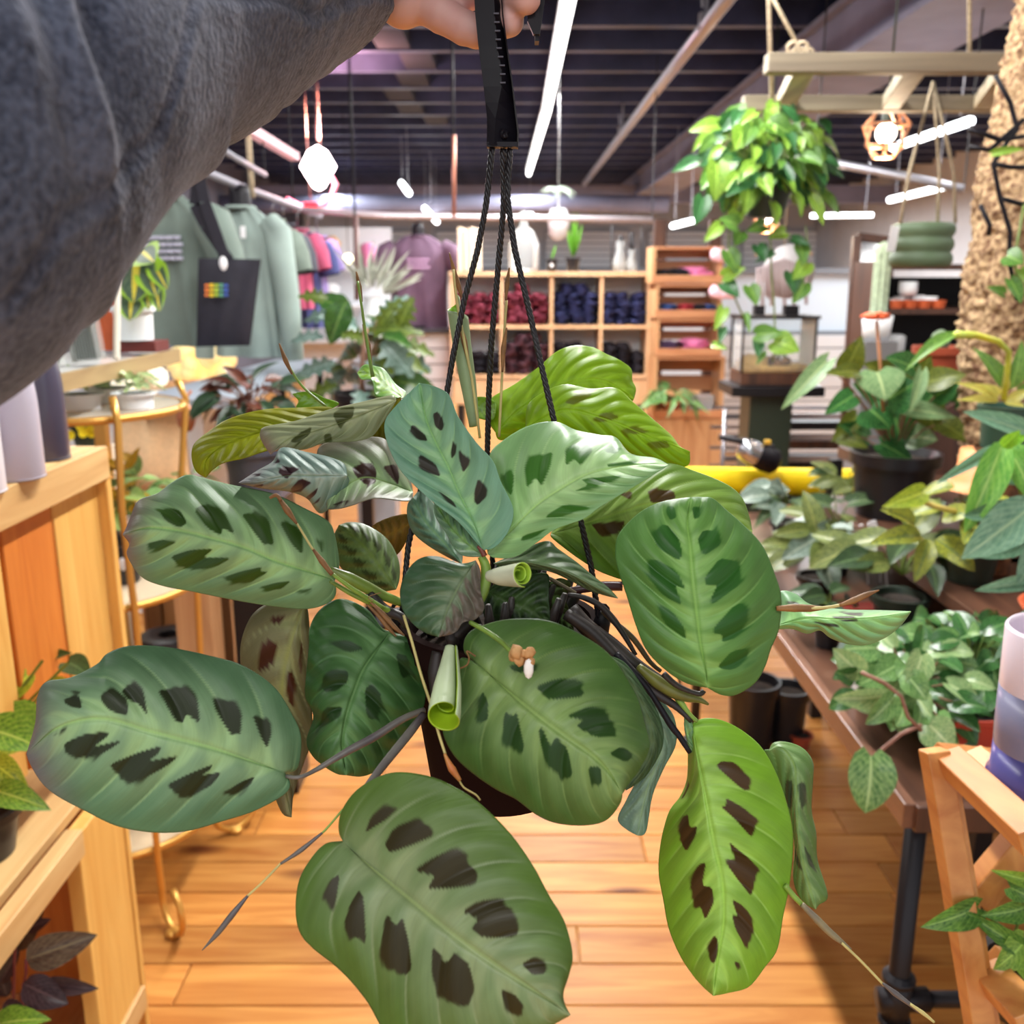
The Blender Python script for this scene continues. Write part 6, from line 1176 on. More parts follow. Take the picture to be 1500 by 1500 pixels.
# grey counter slab and stock behind the left leaves
t = thing('grey_counter', 'grey laminate counter running away under the hanging clothes', 'counter', tuple(P(350, 560, 3.9)))
a = P(262, 592, 3.2); b = P(452, 530, 5.2); mb = MB(); mb.bar(a, b, .34, .03); mk('top', mb, M_GREY, t)
mb = MB(); [mb.tube([Vector((q.x+dx, q.y, 0)), Vector((q.x+dx, q.y, q.z-.01))], .016, 8) for q in (a.lerp(b, .1), a.lerp(b, .9)) for dx in (-.1, .1)]; mk('leg', mb, M_STEEL, t, True)
L_RED = [unit_leaf('ovate', leafmat('leaf_wine', S(104, 48, 32), S(52, 28, 26), S(150, 90, 60)), .2, .3), unit_leaf('ovate', leafmat('leaf_dark_green', S(44, 70, 44), S(26, 46, 32), S(90, 120, 90)), .2, .3)]
b = P(372, 660, 2.7); t = thing('croton', 'dark wine-red and green leaved plant behind the yellow-green leaf', 'plant', (b.x, 2.7, .93)); b.z = .93; pot(t, b, .09, .16, mat('slate_pot', S(72, 76, 90), .5), M_SOIL); bush(t, b+Vector((0, 0, .27)), 40, .13, (.07, .10), L_RED, wr=.5, seed=14, stem_m=M_STALKB)
mb = MB(); mb.box((b.x, 2.74, .465), (.16, .16, .93)); mk('display_block', mb, M_STEEL, label='slim black display block carrying the wine-red plant', cat='plinth')
b = P(275, 700, 2.6); t = thing('young_plant', 'pale-leaved plant before the beige tote bag', 'plant', (b.x, 2.55, .86)); b.z = .86; b.y = 2.55; pot(t, b, .06, .08, M_BLKPOT, M_SOIL); bush(t, b+Vector((0, 0, .13)), 16, .10, (.06, .09), [L_VAR[0], L_VAR[1], L_POTH[0]], wr=.5, seed=15, stem_m=M_STALK)
mb = MB(); mb.box((b.x, 2.6, .43), (.10, .10, .86)); mk('wood_block', mb, M_CRATEV, label='upright wooden block carrying the pale-leaved plant', cat='plinth')
mb = MB(); q_ = P(272, 612, 2.75); mb.ball(q_, (.028, .012, .042), 10, .2, 2); mb.tube([q_+Vector((0, 0, .03)), P(268, 590, 2.75), P(280, 572, 2.75)], .004, 6); o = mk('copper_heart', mb, mat('copper_leaf', S(190, 120, 90), .35, .3), smooth=True, label='coppery heart-shaped leaf hanging by the grey counter', cat='leaf')
# fiddle-leaf plant left of the mauve shirt, pale dried grasses behind it
L_FID = [unit_leaf('ovate', leafmat('leaf_fiddle', S(60, 104, 40), S(30, 62, 30), S(110, 140, 70), rough=.3), .2, .35, wave=.06), unit_leaf('lobed', leafmat('leaf_fiddle_olive', S(92, 110, 30), S(52, 72, 24)), .2, .35), unit_leaf('lobed', leafmat('leaf_fiddle_grey', S(120, 146, 140), S(70, 100, 84)), .2, .4)]
b = P(535, 640, 4.2); b.z = .86; t = thing('fiddle_leaf_plant', 'dark glossy large-leaved plant left of the mauve shirt', 'plant', tuple(b)); pot(t, b, .13, .2, M_BLKPOT, M_SOIL)
bush(t, P(535, 520, 4.2), 38, .23, (.15, .24), L_FID, wr=.55, seed=21, stem_m=M_STALKB, squash=1.0, low=-.8, nrm=(0, -.9, .5)); mb = MB(); mb.tube([b+Vector((0, 0, .15)), P(530, 560, 4.2), P(535, 480, 4.2)], .012, 8); mk('trunk', mb, M_STALKB, t, True)
for (x0, y0, x1, y1, w, k) in [(508, 440, 480, 500, 40, 0), (480, 436, 440, 430, 26, 1), (585, 478, 600, 440, 40, 1), (560, 500, 605, 545, 52, 2), (555, 480, 580, 440, 30, 1), (590, 500, 610, 512, 14, 1)]: inst('leaf', L_FID[k], leafM(P(x0, y0, 4.05), P(x1, y1, 4.0), w/1400*4.1, (.1, -1, .4)), t)
mb = MB(); mb.box((b.x, 4.2, .43), (.05, .05, .86)); mb.box((b.x, 4.2, .85), (.3, .3, .02)); mb.box((b.x, 4.2, .01), (.25, .25, .02)); mk('pedestal_table', mb, M_STEEL, label='slim black stand carrying the large-leaved plant', cat='stand')
c = P(545, 440, 5.0); t = thing('dried_grasses', 'pale cream dried grasses fanning out behind the large-leaved plant', 'plant', (c.x, 5.0, c.z-.1)); rs = random.Random(8)
L_PAM = [unit_leaf('lance', mat('pampas', S(168, 170, 156), .9, var=.15, scale=60), .1, .25)]
for i in range(44): a = rs.uniform(-.7, 1.2); l_ = rs.uniform(.16, .32); inst('plume', L_PAM[0], leafM(c+Vector((math.sin(a)*l_*.35, rs.uniform(-.05, .05), math.cos(a)*l_*.35)), c+Vector((math.sin(a)*l_, rs.uniform(-.1, .1), math.cos(a)*l_)), .018, (rs.uniform(-.5, .5), -1, 0)), t)
mb = MB(); mb.lathe([(.001, -.3), (.07, -.3), (.09, -.12), (.04, 0), (.05, .02)], c, 16); mk('vase', mb, M_WHITE, t, True)
mb = MB(); cz = c.z-.3; mb.box((c.x, 5.0, cz/2), (.2, .2, cz)); mk('white_plinth', mb, M_GREY, label='slim grey display plinth under the dried grasses', cat='plinth')
# shelf of pale ceramics against the left back
t = thing('ceramics_shelf', 'pale shelf unit with tan vases behind the clothes', 'shelf', tuple(P(500, 420, 9.0)))
x0, x1 = x_at(430, 420, 9), x_at(570, 420, 9)
for z in (z_at(395, 9), z_at(450, 9), z_at(500, 9)): mb = MB(); mb.box(((x0+x1)/2, 9.1, z), (x1-x0, .3, .03)); mk('board', mb, M_WHITE, t)
mb = MB(); mb.box(((x0+x1)/2, 9.26, 1.0), (x1-x0, .02, 2.0)); mk('back', mb, M_WHITE, t)
for i, (px, py, rr, hh, m, lab) in enumerate(((484, 395, .10, .28, M_CRATEV, 'tan tapered vase on the pale shelf behind the clothes'), (540, 395, .07, .22, M_PNK, 'pinkish vase on the pale shelf behind the dried grasses'), (484, 448, .09, .2, M_WHITE, 'white squat vase on the pale shelf behind the clothes'))):
    b = P(px, py, 9.05); b.z = (z_at(395, 9) if py < 400 else z_at(450, 9))+.016; mb = MB(); mb.lathe([(.001, 0), (rr, 0), (rr*.7, hh*.4), (rr*1.1, hh*.8), (rr*.6, hh)], b, 18); mk('vase', mb, m, smooth=True, label=lab, cat='vase')
mb = MB(); q_ = P(510, 379, 8.6); t = thing('globe_lamp', 'small round yellow-white lamp left of the mauve shirt', 'lamp', tuple(q_)); mb.ball(q_, .045, 10); mk('globe', mb, glow('globe_yellow', (1, .92, .6), 3), t, True); mb = MB(); mb.tube([q_+Vector((0, 0, .04)), Vector((q_.x, q_.y, 3.1))], .003, 5); mk('flex', mb, M_STEEL, t, True)
# ================================================================= right side of the shop
# hanging frame of grey timber
M_FR = wood('grey_timber', S(150, 138, 116), S(116, 104, 88), 0, .6, .2, .7, .05)
fr = thing('timber_ladder', 'grey timber ladder hung flat from ropes at upper right', 'ladder', tuple(P(1270, 92, 2.6)))
fz = 2.07
xA = x_at(1122, 92, 2.6)
mb = MB(); mb.box(((xA+1.85)/2, 2.6, fz), (1.85-xA, .05, .046)); mk('rail', mb, M_FR, fr, bevel=.003)
xB = x_at(1088, 152, 3.17); mb = MB(); mb.box(((xB+1.95)/2, 3.17, fz), (1.95-xB, .05, .046)); mk('rail', mb, M_FR, fr, bevel=.003)
for px0, px1 in ((1178, 1150), (1340, 1305), (1480, 1440)): a = P(px0, 104, 2.63); a.z = fz; b = P(px1, 152, 3.15); b.z = fz; mb = MB(); mb.bar(a, b, .055, .04); mk('rung', mb, wood('grey_timber_rung', S(190, 178, 150), S(130, 118, 96), 1, .6, .2, .7), fr, bevel=.003)
for pts in ([P(1128, 85, 2.6), P(1125, -60, 2.7)], [P(1175, 78, 2.62), P(1128, -10, 2.66), P(1125, -60, 2.7)], [P(1420, 85, 2.65), P(1420, -100, 2.7)]): mb = MB(); e = pts[-1].copy(); e.z = 3.1; mb.tube(pts+[e], .006, 6); mk('rope', mb, M_ROPEJ, fr, True)
mb = MB()
for i in range(4): mb.tube([P(1160+i*7, 72+(i % 2)*8, 2.6)+Vector((math.cos(a)*.014, -.01, math.sin(a)*.014)) for a in np.linspace(0, 6.3, 10)], .005, 5)
mk('knot', mb, M_ROPEJ, fr, True, kind='stuff')
# hanging pothos
L_HP = [unit_leaf('heart', leafmat('leaf_hang_green', S(104, 150, 60), S(54, 100, 40), S(150, 190, 96)), .25, .3), unit_leaf('heart', leafmat('leaf_hang_lime', S(146, 182, 70), S(100, 146, 46)), .25, .3), unit_leaf('heart', leafmat('leaf_hang_dark', S(60, 116, 62), S(32, 74, 40)), .25, .3)]
c = P(1123, 290, 2.9); hp = thing('hanging_pothos', 'full green pothos hanging by a jute rope from the timber frame, vines trailing', 'plant', tuple(c-Vector((0, 0, .05)))); pot(hp, c-Vector((0, 0, .055)), .075, .11, M_DGREEN, M_SOIL, .7)
mb = MB(); mb.tube([c+Vector((0, 0, .05)), P(1130, 150, 2.9), P(1130, 95, 2.66)], .006, 6); mk('rope', mb, M_ROPEJ, hp, True)
bush(hp, P(1118, 238, 2.88), 220, .215, (.05, .085), L_HP, wr=.62, squash=.85, seed=31, stem_m=M_STALK, low=-.75, nrm=(0, -.9, .6), droop=-.5)
for (x0, y0, x1, y1, w, k) in [(1050, 240, 1052, 290, 34, 1), (1030, 290, 1022, 325, 28, 2), (1190, 290, 1210, 325, 20, 1), (1055, 330, 1035, 350, 20, 1), (1080, 330, 1060, 318, 26, 0), (1200, 205, 1195, 190, 24, 1), (1090, 190, 1080, 215, 34, 1), (1130, 180, 1165, 195, 34, 0)]: inst('leaf', L_HP[k], leafM(P(x0, y0, 2.75), P(x1, y1, 2.72), w/1400*2.8, (.1, -1, .3)), hp)
vines = [([(1085, 300), (1068, 340), (1066, 400), (1078, 440), (1095, 480)], [(1066, 368, 1082, 396, 26), (1060, 405, 1088, 392, 20), (1060, 415, 1082, 430, 24), (1098, 420, 1110, 442, 24), (1060, 452, 1050, 480, 18), (1058, 480, 1056, 500, 14), (1092, 460, 1098, 480, 10), (1045, 505, 1062, 508, 12), (1110, 360, 1122, 378, 22), (1085, 340, 1080, 355, 22)]),
         ([(1128, 330), (1130, 400), (1134, 450), (1136, 500), (1132, 530)], [(1108, 490, 1144, 486, 26), (1134, 500, 1170, 510, 36), (1110, 500, 1112, 518, 18), (1118, 515, 1112, 530, 10), (1092, 465, 1100, 482, 8), (1133, 370, 1112, 380, 10)]),
         ([(1180, 330), (1184, 370), (1178, 410), (1166, 440)], [(1172, 360, 1180, 382, 22), (1182, 385, 1166, 405, 26), (1158, 400, 1166, 425, 24), (1178, 415, 1166, 440, 24), (1150, 340, 1132, 345, 18), (1160, 350, 1186, 356, 14), (1120, 330, 1100, 335, 20), (1080, 310, 1070, 330, 22)])]
for pts, lv in vines:
    mb = MB(); mb.tube([P(x, y, 2.85) for x, y in pts], .0028, 5); mk('vine', mb, M_STALK, hp, True)
    for i, (x0, y0, x1, y1, w) in enumerate(lv): inst('leaf', L_HP[i % 3], leafM(P(x0, y0, 2.84), P(x1, y1, 2.8), w/1400*2.85*1.1, (.1, -1, .3)), hp)
# round mirror-like plaque and pink bows by the vines
t = thing('macrame_hanging', 'pale macrame wall hanging behind the trailing vines', 'hanging', tuple(P(1150, 420, 6.4)))
mb = MB(); mb.lathe([(.001, 0), (.16, 0), (.17, .01), (.001, .02)], P(1155, 398, 6.4), 28, Matrix.Rotation(math.pi/2, 3, 'X')); mk('disc', mb, mat('macrame_pale', S(216, 212, 214), .8), t, True)
mb = MB()
for i in range(14): x = 1110+i*5.4; mb.tube([P(x, 378+abs(i-7)*2, 6.38), P(x+math.sin(i)*2, 440+math.sin(i*2)*8, 6.38)], .010, 5)
mk('cords', mb, mat('macrame_mauve', S(178, 160, 162), .9), t, True, kind='stuff')
mb = MB(); mb.box(P(1148, 372, 6.4), (.36, .02, .02)); mk('dowel', mb, M_CRATEV, t); mb = MB(); mb.tube([P(1148, 372, 6.4), Vector((P(1148, 372, 6.4).x, 6.4, 3.1))], .004, 5); mk('cord', mb, M_ROPEJ, t, True)
for px, py, lab in ((1062, 378, 'upper pale pink bow beside the wooden crates'), (1060, 432, 'lower pale pink bow beside the wooden crates')): mb = MB(); q_ = P(px, py, 6.95); [mb.ball(q_+Vector((s*.05, 0, .02)), (.06, .03, .05), 10, .4, s+2) for s in (-1, 1)]; mb.ball(q_, .03, 8); mk('pink_bow', mb, mat('bow_pink', S(250, 206, 222), .7), smooth=True, label=lab, cat='bow')
# caged pendant lamp
def cage(name, label, c, r, on=8):
    t = thing(name, label, 'lamp', tuple(c)); Z = [(.35, 1.0), (.95, .25), (.80, -.55), (.40, -1.0)]; m = mat('rose_gold', S(226, 160, 120), .3, .6) if 'rose_gold' not in bpy.data.materials else bpy.data.materials['rose_gold']
    pts = [[c+Vector((q*math.cos(a), q*math.sin(a), z))*1.0 if 0 else c+Vector((q*r*math.cos(a+.5*(k % 2)), q*r*math.sin(a+.5*(k % 2)), z*r)) for a in [i*math.pi/3 for i in range(6)]] for k, (q, z) in enumerate(Z)]
    for i in range(6):
        mb = MB(); mb.tube([pts[k][i] for k in range(4)], r*.055, 6); mk('cage_rib', mb, m, t)
    for k in range(4): mb = MB(); mb.tube(pts[k]+[pts[k][0]], r*.05, 6); mk('cage_ring', mb, m, t)
    mb = MB(); mb.ball(c+Vector((0, 0, -r*.05)), r*.42, 12); mk('bulb', mb, glow('bulb_warm', (1, .88, .72), on) if 'bulb_warm' not in bpy.data.materials else bpy.data.materials['bulb_warm'], t, True)
    mb = MB(); mb.lathe([(r*.2, r*.35), (r*.24, r*.9), (r*.1, r*1.05)], c, 14); mb.tube([c+Vector((0, 0, r)), Vector((c.x, c.y, 3.1))], r*.05, 6); mk('socket', mb, M_DGREEN, t, True)
    point('pendant_bulb', c-Vector((0, 0, r*1.3)), 5, (1, .78, .55), .04)
cage('pendant_lamp', 'rose-gold wire cage pendant lamp under the timber frame', P(1298, 193, 3.4), .080)
cage('pendant_lamp', 'small warm caged lamp glowing just below the hanging pothos', P(1123, 316, 5.5), .085, 14)
# ribbed green planter on ropes
c = P(1347, 391, 3.1); t = thing('ribbed_planter', 'ribbed sage green planter hanging on three pale ropes', 'planter', tuple(c)); mb = MB(); r = .093
pf = [(.001, 0), (r*.9, 0)]
for k in range(3): z = k*.044; pf += [(r*.93, z+.002), (r*1.0, z+.012), (r*1.02, z+.022), (r*1.0, z+.034), (r*.93, z+.043)]
pf += [(r*.85, .132), (r*.80, .10), (.001, .10)]; mb.lathe(pf, c, 36); mk('pot', mb, mat('sage_ceramic', S(92, 112, 84), .55), t, True)
for dx in (-.085, .03, .085): mb = MB(); top = P(1367, 120, 3.14); mb.tube([c+Vector((dx, -.03, .13)), c+Vector((dx*.8, -.02, .28)), top, Vector((top.x, top.y, 2.09))], .0055, 6); mk('rope', mb, M_ROPEJ, t, True)
mb = MB(); mb.box(P(1308, 350, 3.02), (.026, .003, .075), Matrix.Rotation(.12, 3, 'Y')); mk('tag', mb, M_WPAPER, t)
# cork-bark column with black cables
col_c = Vector((1.235, 2.3, 0)); mb = MB(); vs = []; n = 110; rows = 220; z0, z1_ = .985, 2.30
for j in range(rows+1):
    z = z0+(z1_-z0)*j/rows
    for k in range(n):
        th = 2*math.pi*k/n; p = Vector((math.cos(th), math.sin(th), 0)); q = mnoise.noise(Vector((p.x*3, p.y*3, z*7)))*.018+mnoise.noise(Vector((p.x*9, p.y*9, z*60)))*.012+abs(mnoise.noise(Vector((p.x*22, p.y*22, z*140))))*.014
        w = .125+.012*math.sin(z*5); vs.append(col_c+p*(w+q)+Vector((.02*math.sin(z*3), 0, z)))
mb.add(vs, [(j*n+k, j*n+(k+1) % n, (j+1)*n+(k+1) % n, (j+1)*n+k) for j in range(rows) for k in range(n)])
cc = thing('cork_column', 'thick crumbly cork-bark column at the right edge wrapped with black cables', 'column', (col_c.x, col_c.y, z0)); mk('bark', mb, mat('cork_bark', S(198, 168, 128), .95, c2=S(104, 70, 50), scale=70, bump=1.0), cc, True)
mb = MB(); mb.tube([col_c+Vector((0, 0, z1_-.05)), col_c+Vector((0, 0, 2.6))], .05, 12); mk('core', mb, M_STEEL, cc, True)
for pts in ([(1458, 110), (1480, 150), (1490, 190), (1470, 215), (1455, 240), (1465, 290), (1480, 340), (1478, 380), (1490, 440)], [(1418, 190), (1440, 196), (1465, 205), (1500, 200)], [(1420, 215), (1450, 220), (1500, 175)], [(1456, 240), (1480, 245), (1510, 245)], [(1436, 300), (1450, 330), (1448, 345)], [(1464, 290), (1500, 300)]):
    mb = MB(); mb.tube([P(x, y, 2.13) for x, y in pts], .0055, 6); mk('cable', mb, M_BLK, cc, True)
t = thing('climbing_vine', 'small green vine leaves on the cork column', 'plant', tuple(P(1490, 420, 2.12)))
for (x0, y0, x1, y1, w, k) in [(1475, 375, 1498, 382, 34, 0), (1455, 225, 1500, 215, 12, 1), (1480, 410, 1500, 440, 24, 0), (1470, 430, 1455, 420, 16, 0), (1495, 395, 1510, 415, 20, 1)]: inst('leaf', L_HP[k], leafM(P(x0, y0, 2.1), P(x1, y1, 2.07), w/1400*2.1, (0, -1, .2)), t)
mb = MB(); mb.tube([P(1500, 300, 2.12), P(1486, 380, 2.12), P(1496, 440, 2.12)], .003, 5); mk('stem', mb, M_STALK, t, True)
# ledge the column stands on, and its stand
t = thing('plant_ledge', 'dark raised ledge behind the table carrying pots and the cork column', 'shelf', (1.5, 2.4, 0)); mb = MB(); mb.box((1.54, 2.62, .965), (.82, 1.3, .035)); mk('board', mb, M_DARKW, t)
for x, y in ((1.10, 2.0), (1.9, 2.0), (1.10, 3.2), (1.9, 3.2)): mb = MB(); mb.box((x, y, .475), (.04, .04, .95)); mk('leg', mb, M_STEEL, t)
# dark cabinet with cups and terracotta pots
yc = 4.1; xa, xb = x_at(1290, 450, yc), x_at(1412, 450, yc)+.4; t = thing('dark_cabinet', 'dark wood open cabinet behind the ribbed green planter', 'cabinet', ((xa+xb)/2, yc+.15, 0))
zs = [z_at(391, yc), z_at(456, yc), z_at(540, yc)]
for z in zs: mb = MB(); mb.box(((xa+xb)/2, yc+.15, z), (xb-xa, .34, .022)); mk('shelf_board', mb, M_BROWN, t)
for x in (xa, xb): mb = MB(); mb.box((x, yc+.15, .82), (.025, .34, zs[0]*1.0)); mk('side_panel', mb, M_BROWN, t)
mb = MB(); mb.box(((xa+xb)/2, yc+.32, .8), (xb-xa, .015, 1.5)); mk('back_panel', mb, mat('cabinet_dark', S(26, 20, 22), .7), t)
for i, (px, py, rr) in enumerate(((1310, 440, 9), (1330, 440, 11), (1336, 425, 13), (1352, 438, 12), (1368, 440, 11))):
    b = P(px, py+9, yc); b.z = zs[1]+.012+(.052 if py < 430 else 0); mb = MB(); q = rr/1400*yc; mb.lathe([(.001, 0), (q*.8, 0), (q, q*.4), (q*1.0, q*1.5), (q*.88, q*1.5), (q*.85, q*.5), (.001, q*.4)], (b.x, yc+.05+.03*(i % 2), b.z), 18); mk('white_cup', mb, M_WHITE, smooth=True, label='small round white cup, %s in the dark cabinet' % ['leftmost of the five', 'second from the left', 'the one stacked highest', 'second from the right', 'rightmost of the five'][i], cat='cup', group='white cups in the dark cabinet')
for i, px in enumerate((1312, 1332, 1352, 1373)): mb = MB(); mb.lathe([(.001, 0), (.026, 0), (.032, .034), (.028, .034), (.001, .03)], (x_at(px, 456, yc)+.0, yc-.0, zs[1]-.0+.012), 14); mk('mini_terracotta_pot', mb, M_TERRA, smooth='auto', label='tiny terracotta pot at the shelf edge of the dark cabinet, %s of four' % ['first', 'second', 'third', 'last'][i], cat='pot', group='tiny terracotta pots in the dark cabinet')
b = P(1313, 505, yc); b.z = zs[2]+.012; mb = MB(); mb.lathe([(.001, 0), (.05, 0), (.055, .12), (.04, .13)], (b.x, yc+.05, b.z), 16); mk('glass_tumbler', mb, glass('tumbler_glass', (.9, .92, .95), .4), smooth=True, label='clear tumbler with red label low in the dark cabinet', cat='glass'); 
L_CR = [unit_leaf('lance', leafmat('leaf_cream_grey', S(150, 150, 136), S(110, 116, 100)), .1, .1)]
# tall mirror leaning and pale cactus before it
mr_ = thing('leaning_mirror', 'tall brown-framed mirror leaning left of the dark cabinet', 'mirror', tuple(P(1265, 560, 4.5))); A_, B_, C_, D_ = P(1255, 346, 4.6), P(1302, 352, 4.6), P(1298, 640, 4.35), P(1236, 640, 4.35)
mb = MB(); mb.prism([A_, B_, C_, D_], 0, (0, .01, 0)); mk('glass', mb, mat('mirror_glass', S(150, 150, 152), .15, .85), mr_)
for a, b in ((A_, B_), (B_, C_), (D_, A_)): mb = MB(); mb.bar(a, b, .035, .03, (0, -1, 0)); mk('frame_bar', mb, M_BROWN, mr_)
base = P(1286, 462, 3.9); t = thing('column_cactus', 'pale grey-green ribbed column cactus before the mirror', 'plant', tuple(base)); mb = MB(); vs = []; n = 40
for j in range(21):
    v = j/20; rr = .030*(1 if v < .85 else math.sqrt(max(0.01, 1-((v-.85)/.15)**2)))
    for k in range(n): th = 2*math.pi*k/n; vs.append(base+Vector((rr*(1+.16*math.cos(8*th))*math.cos(th), rr*(1+.16*math.cos(8*th))*math.sin(th), v*.285)))
mb.add(vs, [(j*n+k, j*n+(k+1) % n, (j+1)*n+(k+1) % n, (j+1)*n+k) for j in range(20) for k in range(n)]); mk('stem', mb, mat('cactus_pale', S(168, 186, 160), .8, var=.2, scale=60), t, True)
mb = MB(); mb.lathe([(.001, -.10), (.05, -.10), (.06, 0), (.05, 0), (.001, -.01)], base, 20); mk('pot', mb, M_WHITE, t, True)
mb = MB(); mb.box((base.x, 3.9, (base.z-.10)/2), (.13, .13, base.z-.10)); mk('slim_plinth', mb, mat('plinth_grey', S(120, 120, 124), .6), label='slim grey plinth under the pale cactus', cat='plinth')

# terrarium on a dark green pedestal
c = P(1128, 560, 4.9); t = thing('terrarium', 'glass terrarium with black frame, sand and plants', 'terrarium', tuple(c)); w_, d_, h_ = .36, .24, .27
mb = MB(); mb.box(c+Vector((0, 0, .03)), (w_, d_, .06)); mk('tray', mb, M_BROWN, t)
mb = MB(); mb.box(c+Vector((0, 0, .075)), (w_*.96, d_*.94, .03)); mb.ball(c+Vector((-.09, 0, .095)), (.085, .09, .05), 12, .2, 1); mk('sand', mb, mat('sand', S(222, 184, 110), .9, var=.15, scale=40, bump=.4), t, True)
mb = MB()
for i in range(9): mb.ball(c+Vector((rnd(-.05, .15), rnd(-.08, .05), .105)), rnd(.014, .03), 6, .5, i)
mk('stones', mb, mat('stones_mixed', S(196, 150, 110), .8, c2=S(80, 70, 60), scale=30), t, kind='stuff')
mb = MB(); mb.box(c+Vector((0, 0, .06+h_/2)), (w_*.97, d_*.97, h_*.96)); mk('glass', mb, glass('terrarium_glass', (.94, .96, .96), .06), t)
for sx in (-1, 1):
    for sy in (-1, 1): mb = MB(); mb.box(c+Vector((sx*w_/2, sy*d_/2, .06+h_/2)), (.010, .010, h_)); mk('frame_post', mb, M_STEEL, t)
mb = MB(); mb.box(c+Vector((0, 0, .06+h_)), (w_+.03, d_+.02, .016)); mb.box(c+Vector((-.08, 0, .09+h_)), (.05, .05, .05)); mb.box(c+Vector((.08, 0, .09+h_)), (.07, .05, .05)); mk('lid', mb, M_STEEL, t)
bush(t, c+Vector((.04, 0, .12)), 10, .05, (.03, .05), L_HP, seed=3)
mb = MB(); pz = c.z-.03; px_ = c.x; mb.box((px_, 4.9, pz), (.46, .34, .05)); mk('tray_board', mb, M_STEEL, label='black tray board under the terrarium', cat='tray', bevel=.005)
mb = MB(); mb.box((px_-.015, 4.9, (pz-.025)/2), (.215, .215, pz-.025)); mk('pedestal', mb, M_DGREEN, label='dark green square pedestal carrying the terrarium', cat='pedestal', bevel=.006)
# chrome wire rack behind, right of the pedestal
t = thing('wire_rack', 'chrome wire shelving with brown trays behind the pedestal', 'rack', tuple(P(1180, 690, 5.8)))
x0, x1 = x_at(1060, 640, 5.8), x_at(1330, 640, 5.8)
for py in (610, 640, 672, 700): z = z_at(py, 5.8); mb = MB(); mb.box(((x0+x1)/2, 5.8, z), (x1-x0, .015, .035)); mb.box(((x0+x1)/2, 6.2, z), (x1-x0, .015, .02)); mk('shelf_rail', mb, M_CHROME, t, kind='stuff')
for py, m in ((654, M_BROWN), (684, M_STEEL), (626, M_STEEL)): z = z_at(py, 5.8); mb = MB(); mb.box(((x0+x1)/2+.1, 6.0, z), ((x1-x0)*.8, .3, .05)); mk('tray', mb, m, t)
for x in (x0, x_at(1241, 640, 5.8), x1): mb = MB(); mb.tube([(x, 5.8, 0), (x, 5.8, z_at(600, 5.8))], .013, 8); mk('post', mb, M_CHROME, t, True)
# yellow padded bar on a black wire frame, black and silver tool on it
y_ = 3.5; a = P(1000, 703, y_); b = P(1252, 706, y_); t = thing('yellow_roll', 'long yellow roll lying across a black wire table', 'roll', tuple(a))
mb = MB(); n = 28; vs = []
for i in range(13):
    p = a.lerp(b, i/12)
    for k in range(n): th = 2*math.pi*k/n; vs.append(p+Vector((0, .048*math.cos(th), max(-.05, min(.046, .058*math.sin(th))))))
mb.add(vs, [(i*n+k, i*n+(k+1) % n, (i+1)*n+(k+1) % n, (i+1)*n+k) for i in range(12) for k in range(n)]+[tuple(range(n)), tuple(12*n+k for k in range(n))[::-1]]); mk('body', mb, mat('roll_yellow', S(246, 214, 6), .45), t, 'auto')
mb = MB(); mb.lathe([(.012, -.002), (.03, -.002), (.03, .002), (.012, .002)], b+Vector((.001, 0, 0)), 20, Matrix.Rotation(math.pi/2, 3, 'Y')); mk('end_core', mb, M_STEEL, t, True)
c = P(1108, 680, 3.42); t = thing('handheld_tool', 'black and silver rounded handheld tool resting on the yellow roll', 'tool', tuple(c)); R = Matrix.Rotation(.42, 3, 'Y')
mb = MB(); M3 = R @ Matrix.Rotation(math.pi/2, 3, 'Y'); mb.lathe([(.001, -.075), (.035, -.07), (.045, -.03), (.046, .02)], c+Vector((0, 0, .035)), 20, M3); mk('shell', mb, M_CHROME, t, True)
mb = MB(); mb.lathe([(.047, .0), (.050, .03), (.046, .07), (.03, .085), (.001, .088)], c+Vector((0, 0, .035)), 20, M3); mb.bar(c+Vector((-.14, 0, .10)), c+Vector((.06, 0, .06)), .03, .018); mk('grip', mb, M_BLK, t, True)
mb = MB(); mb.box(c+Vector((.03, -.02, .085)), (.02, .02, .014)); mk('button', mb, mat('button_amber', S(226, 180, 60), .5), t)
t = thing('wire_table', 'black wire table frame under the yellow roll', 'table', (a.x, y_, 0)); z = a.z-.062
mb = MB(); mb.box(((a.x+b.x)/2+.1, y_+.1, z-.006), (b.x-a.x+.3, .36, .018)); mk('top', mb, M_STEEL, t)
for zz_ in (z-.16, z-.36): mb = MB(); mb.box(((a.x+b.x)/2+.1, y_-.05, zz_), (b.x-a.x+.3, .008, .008)); mk('cross_wire', mb, M_STEEL, t)
for f in (.02, .45, .72, 1.05): x = a.x+(b.x-a.x)*f; mb = MB(); mb.box((x, y_-.05, z/2), (.012, .012, z)); mk('leg', mb, M_STEEL, t)

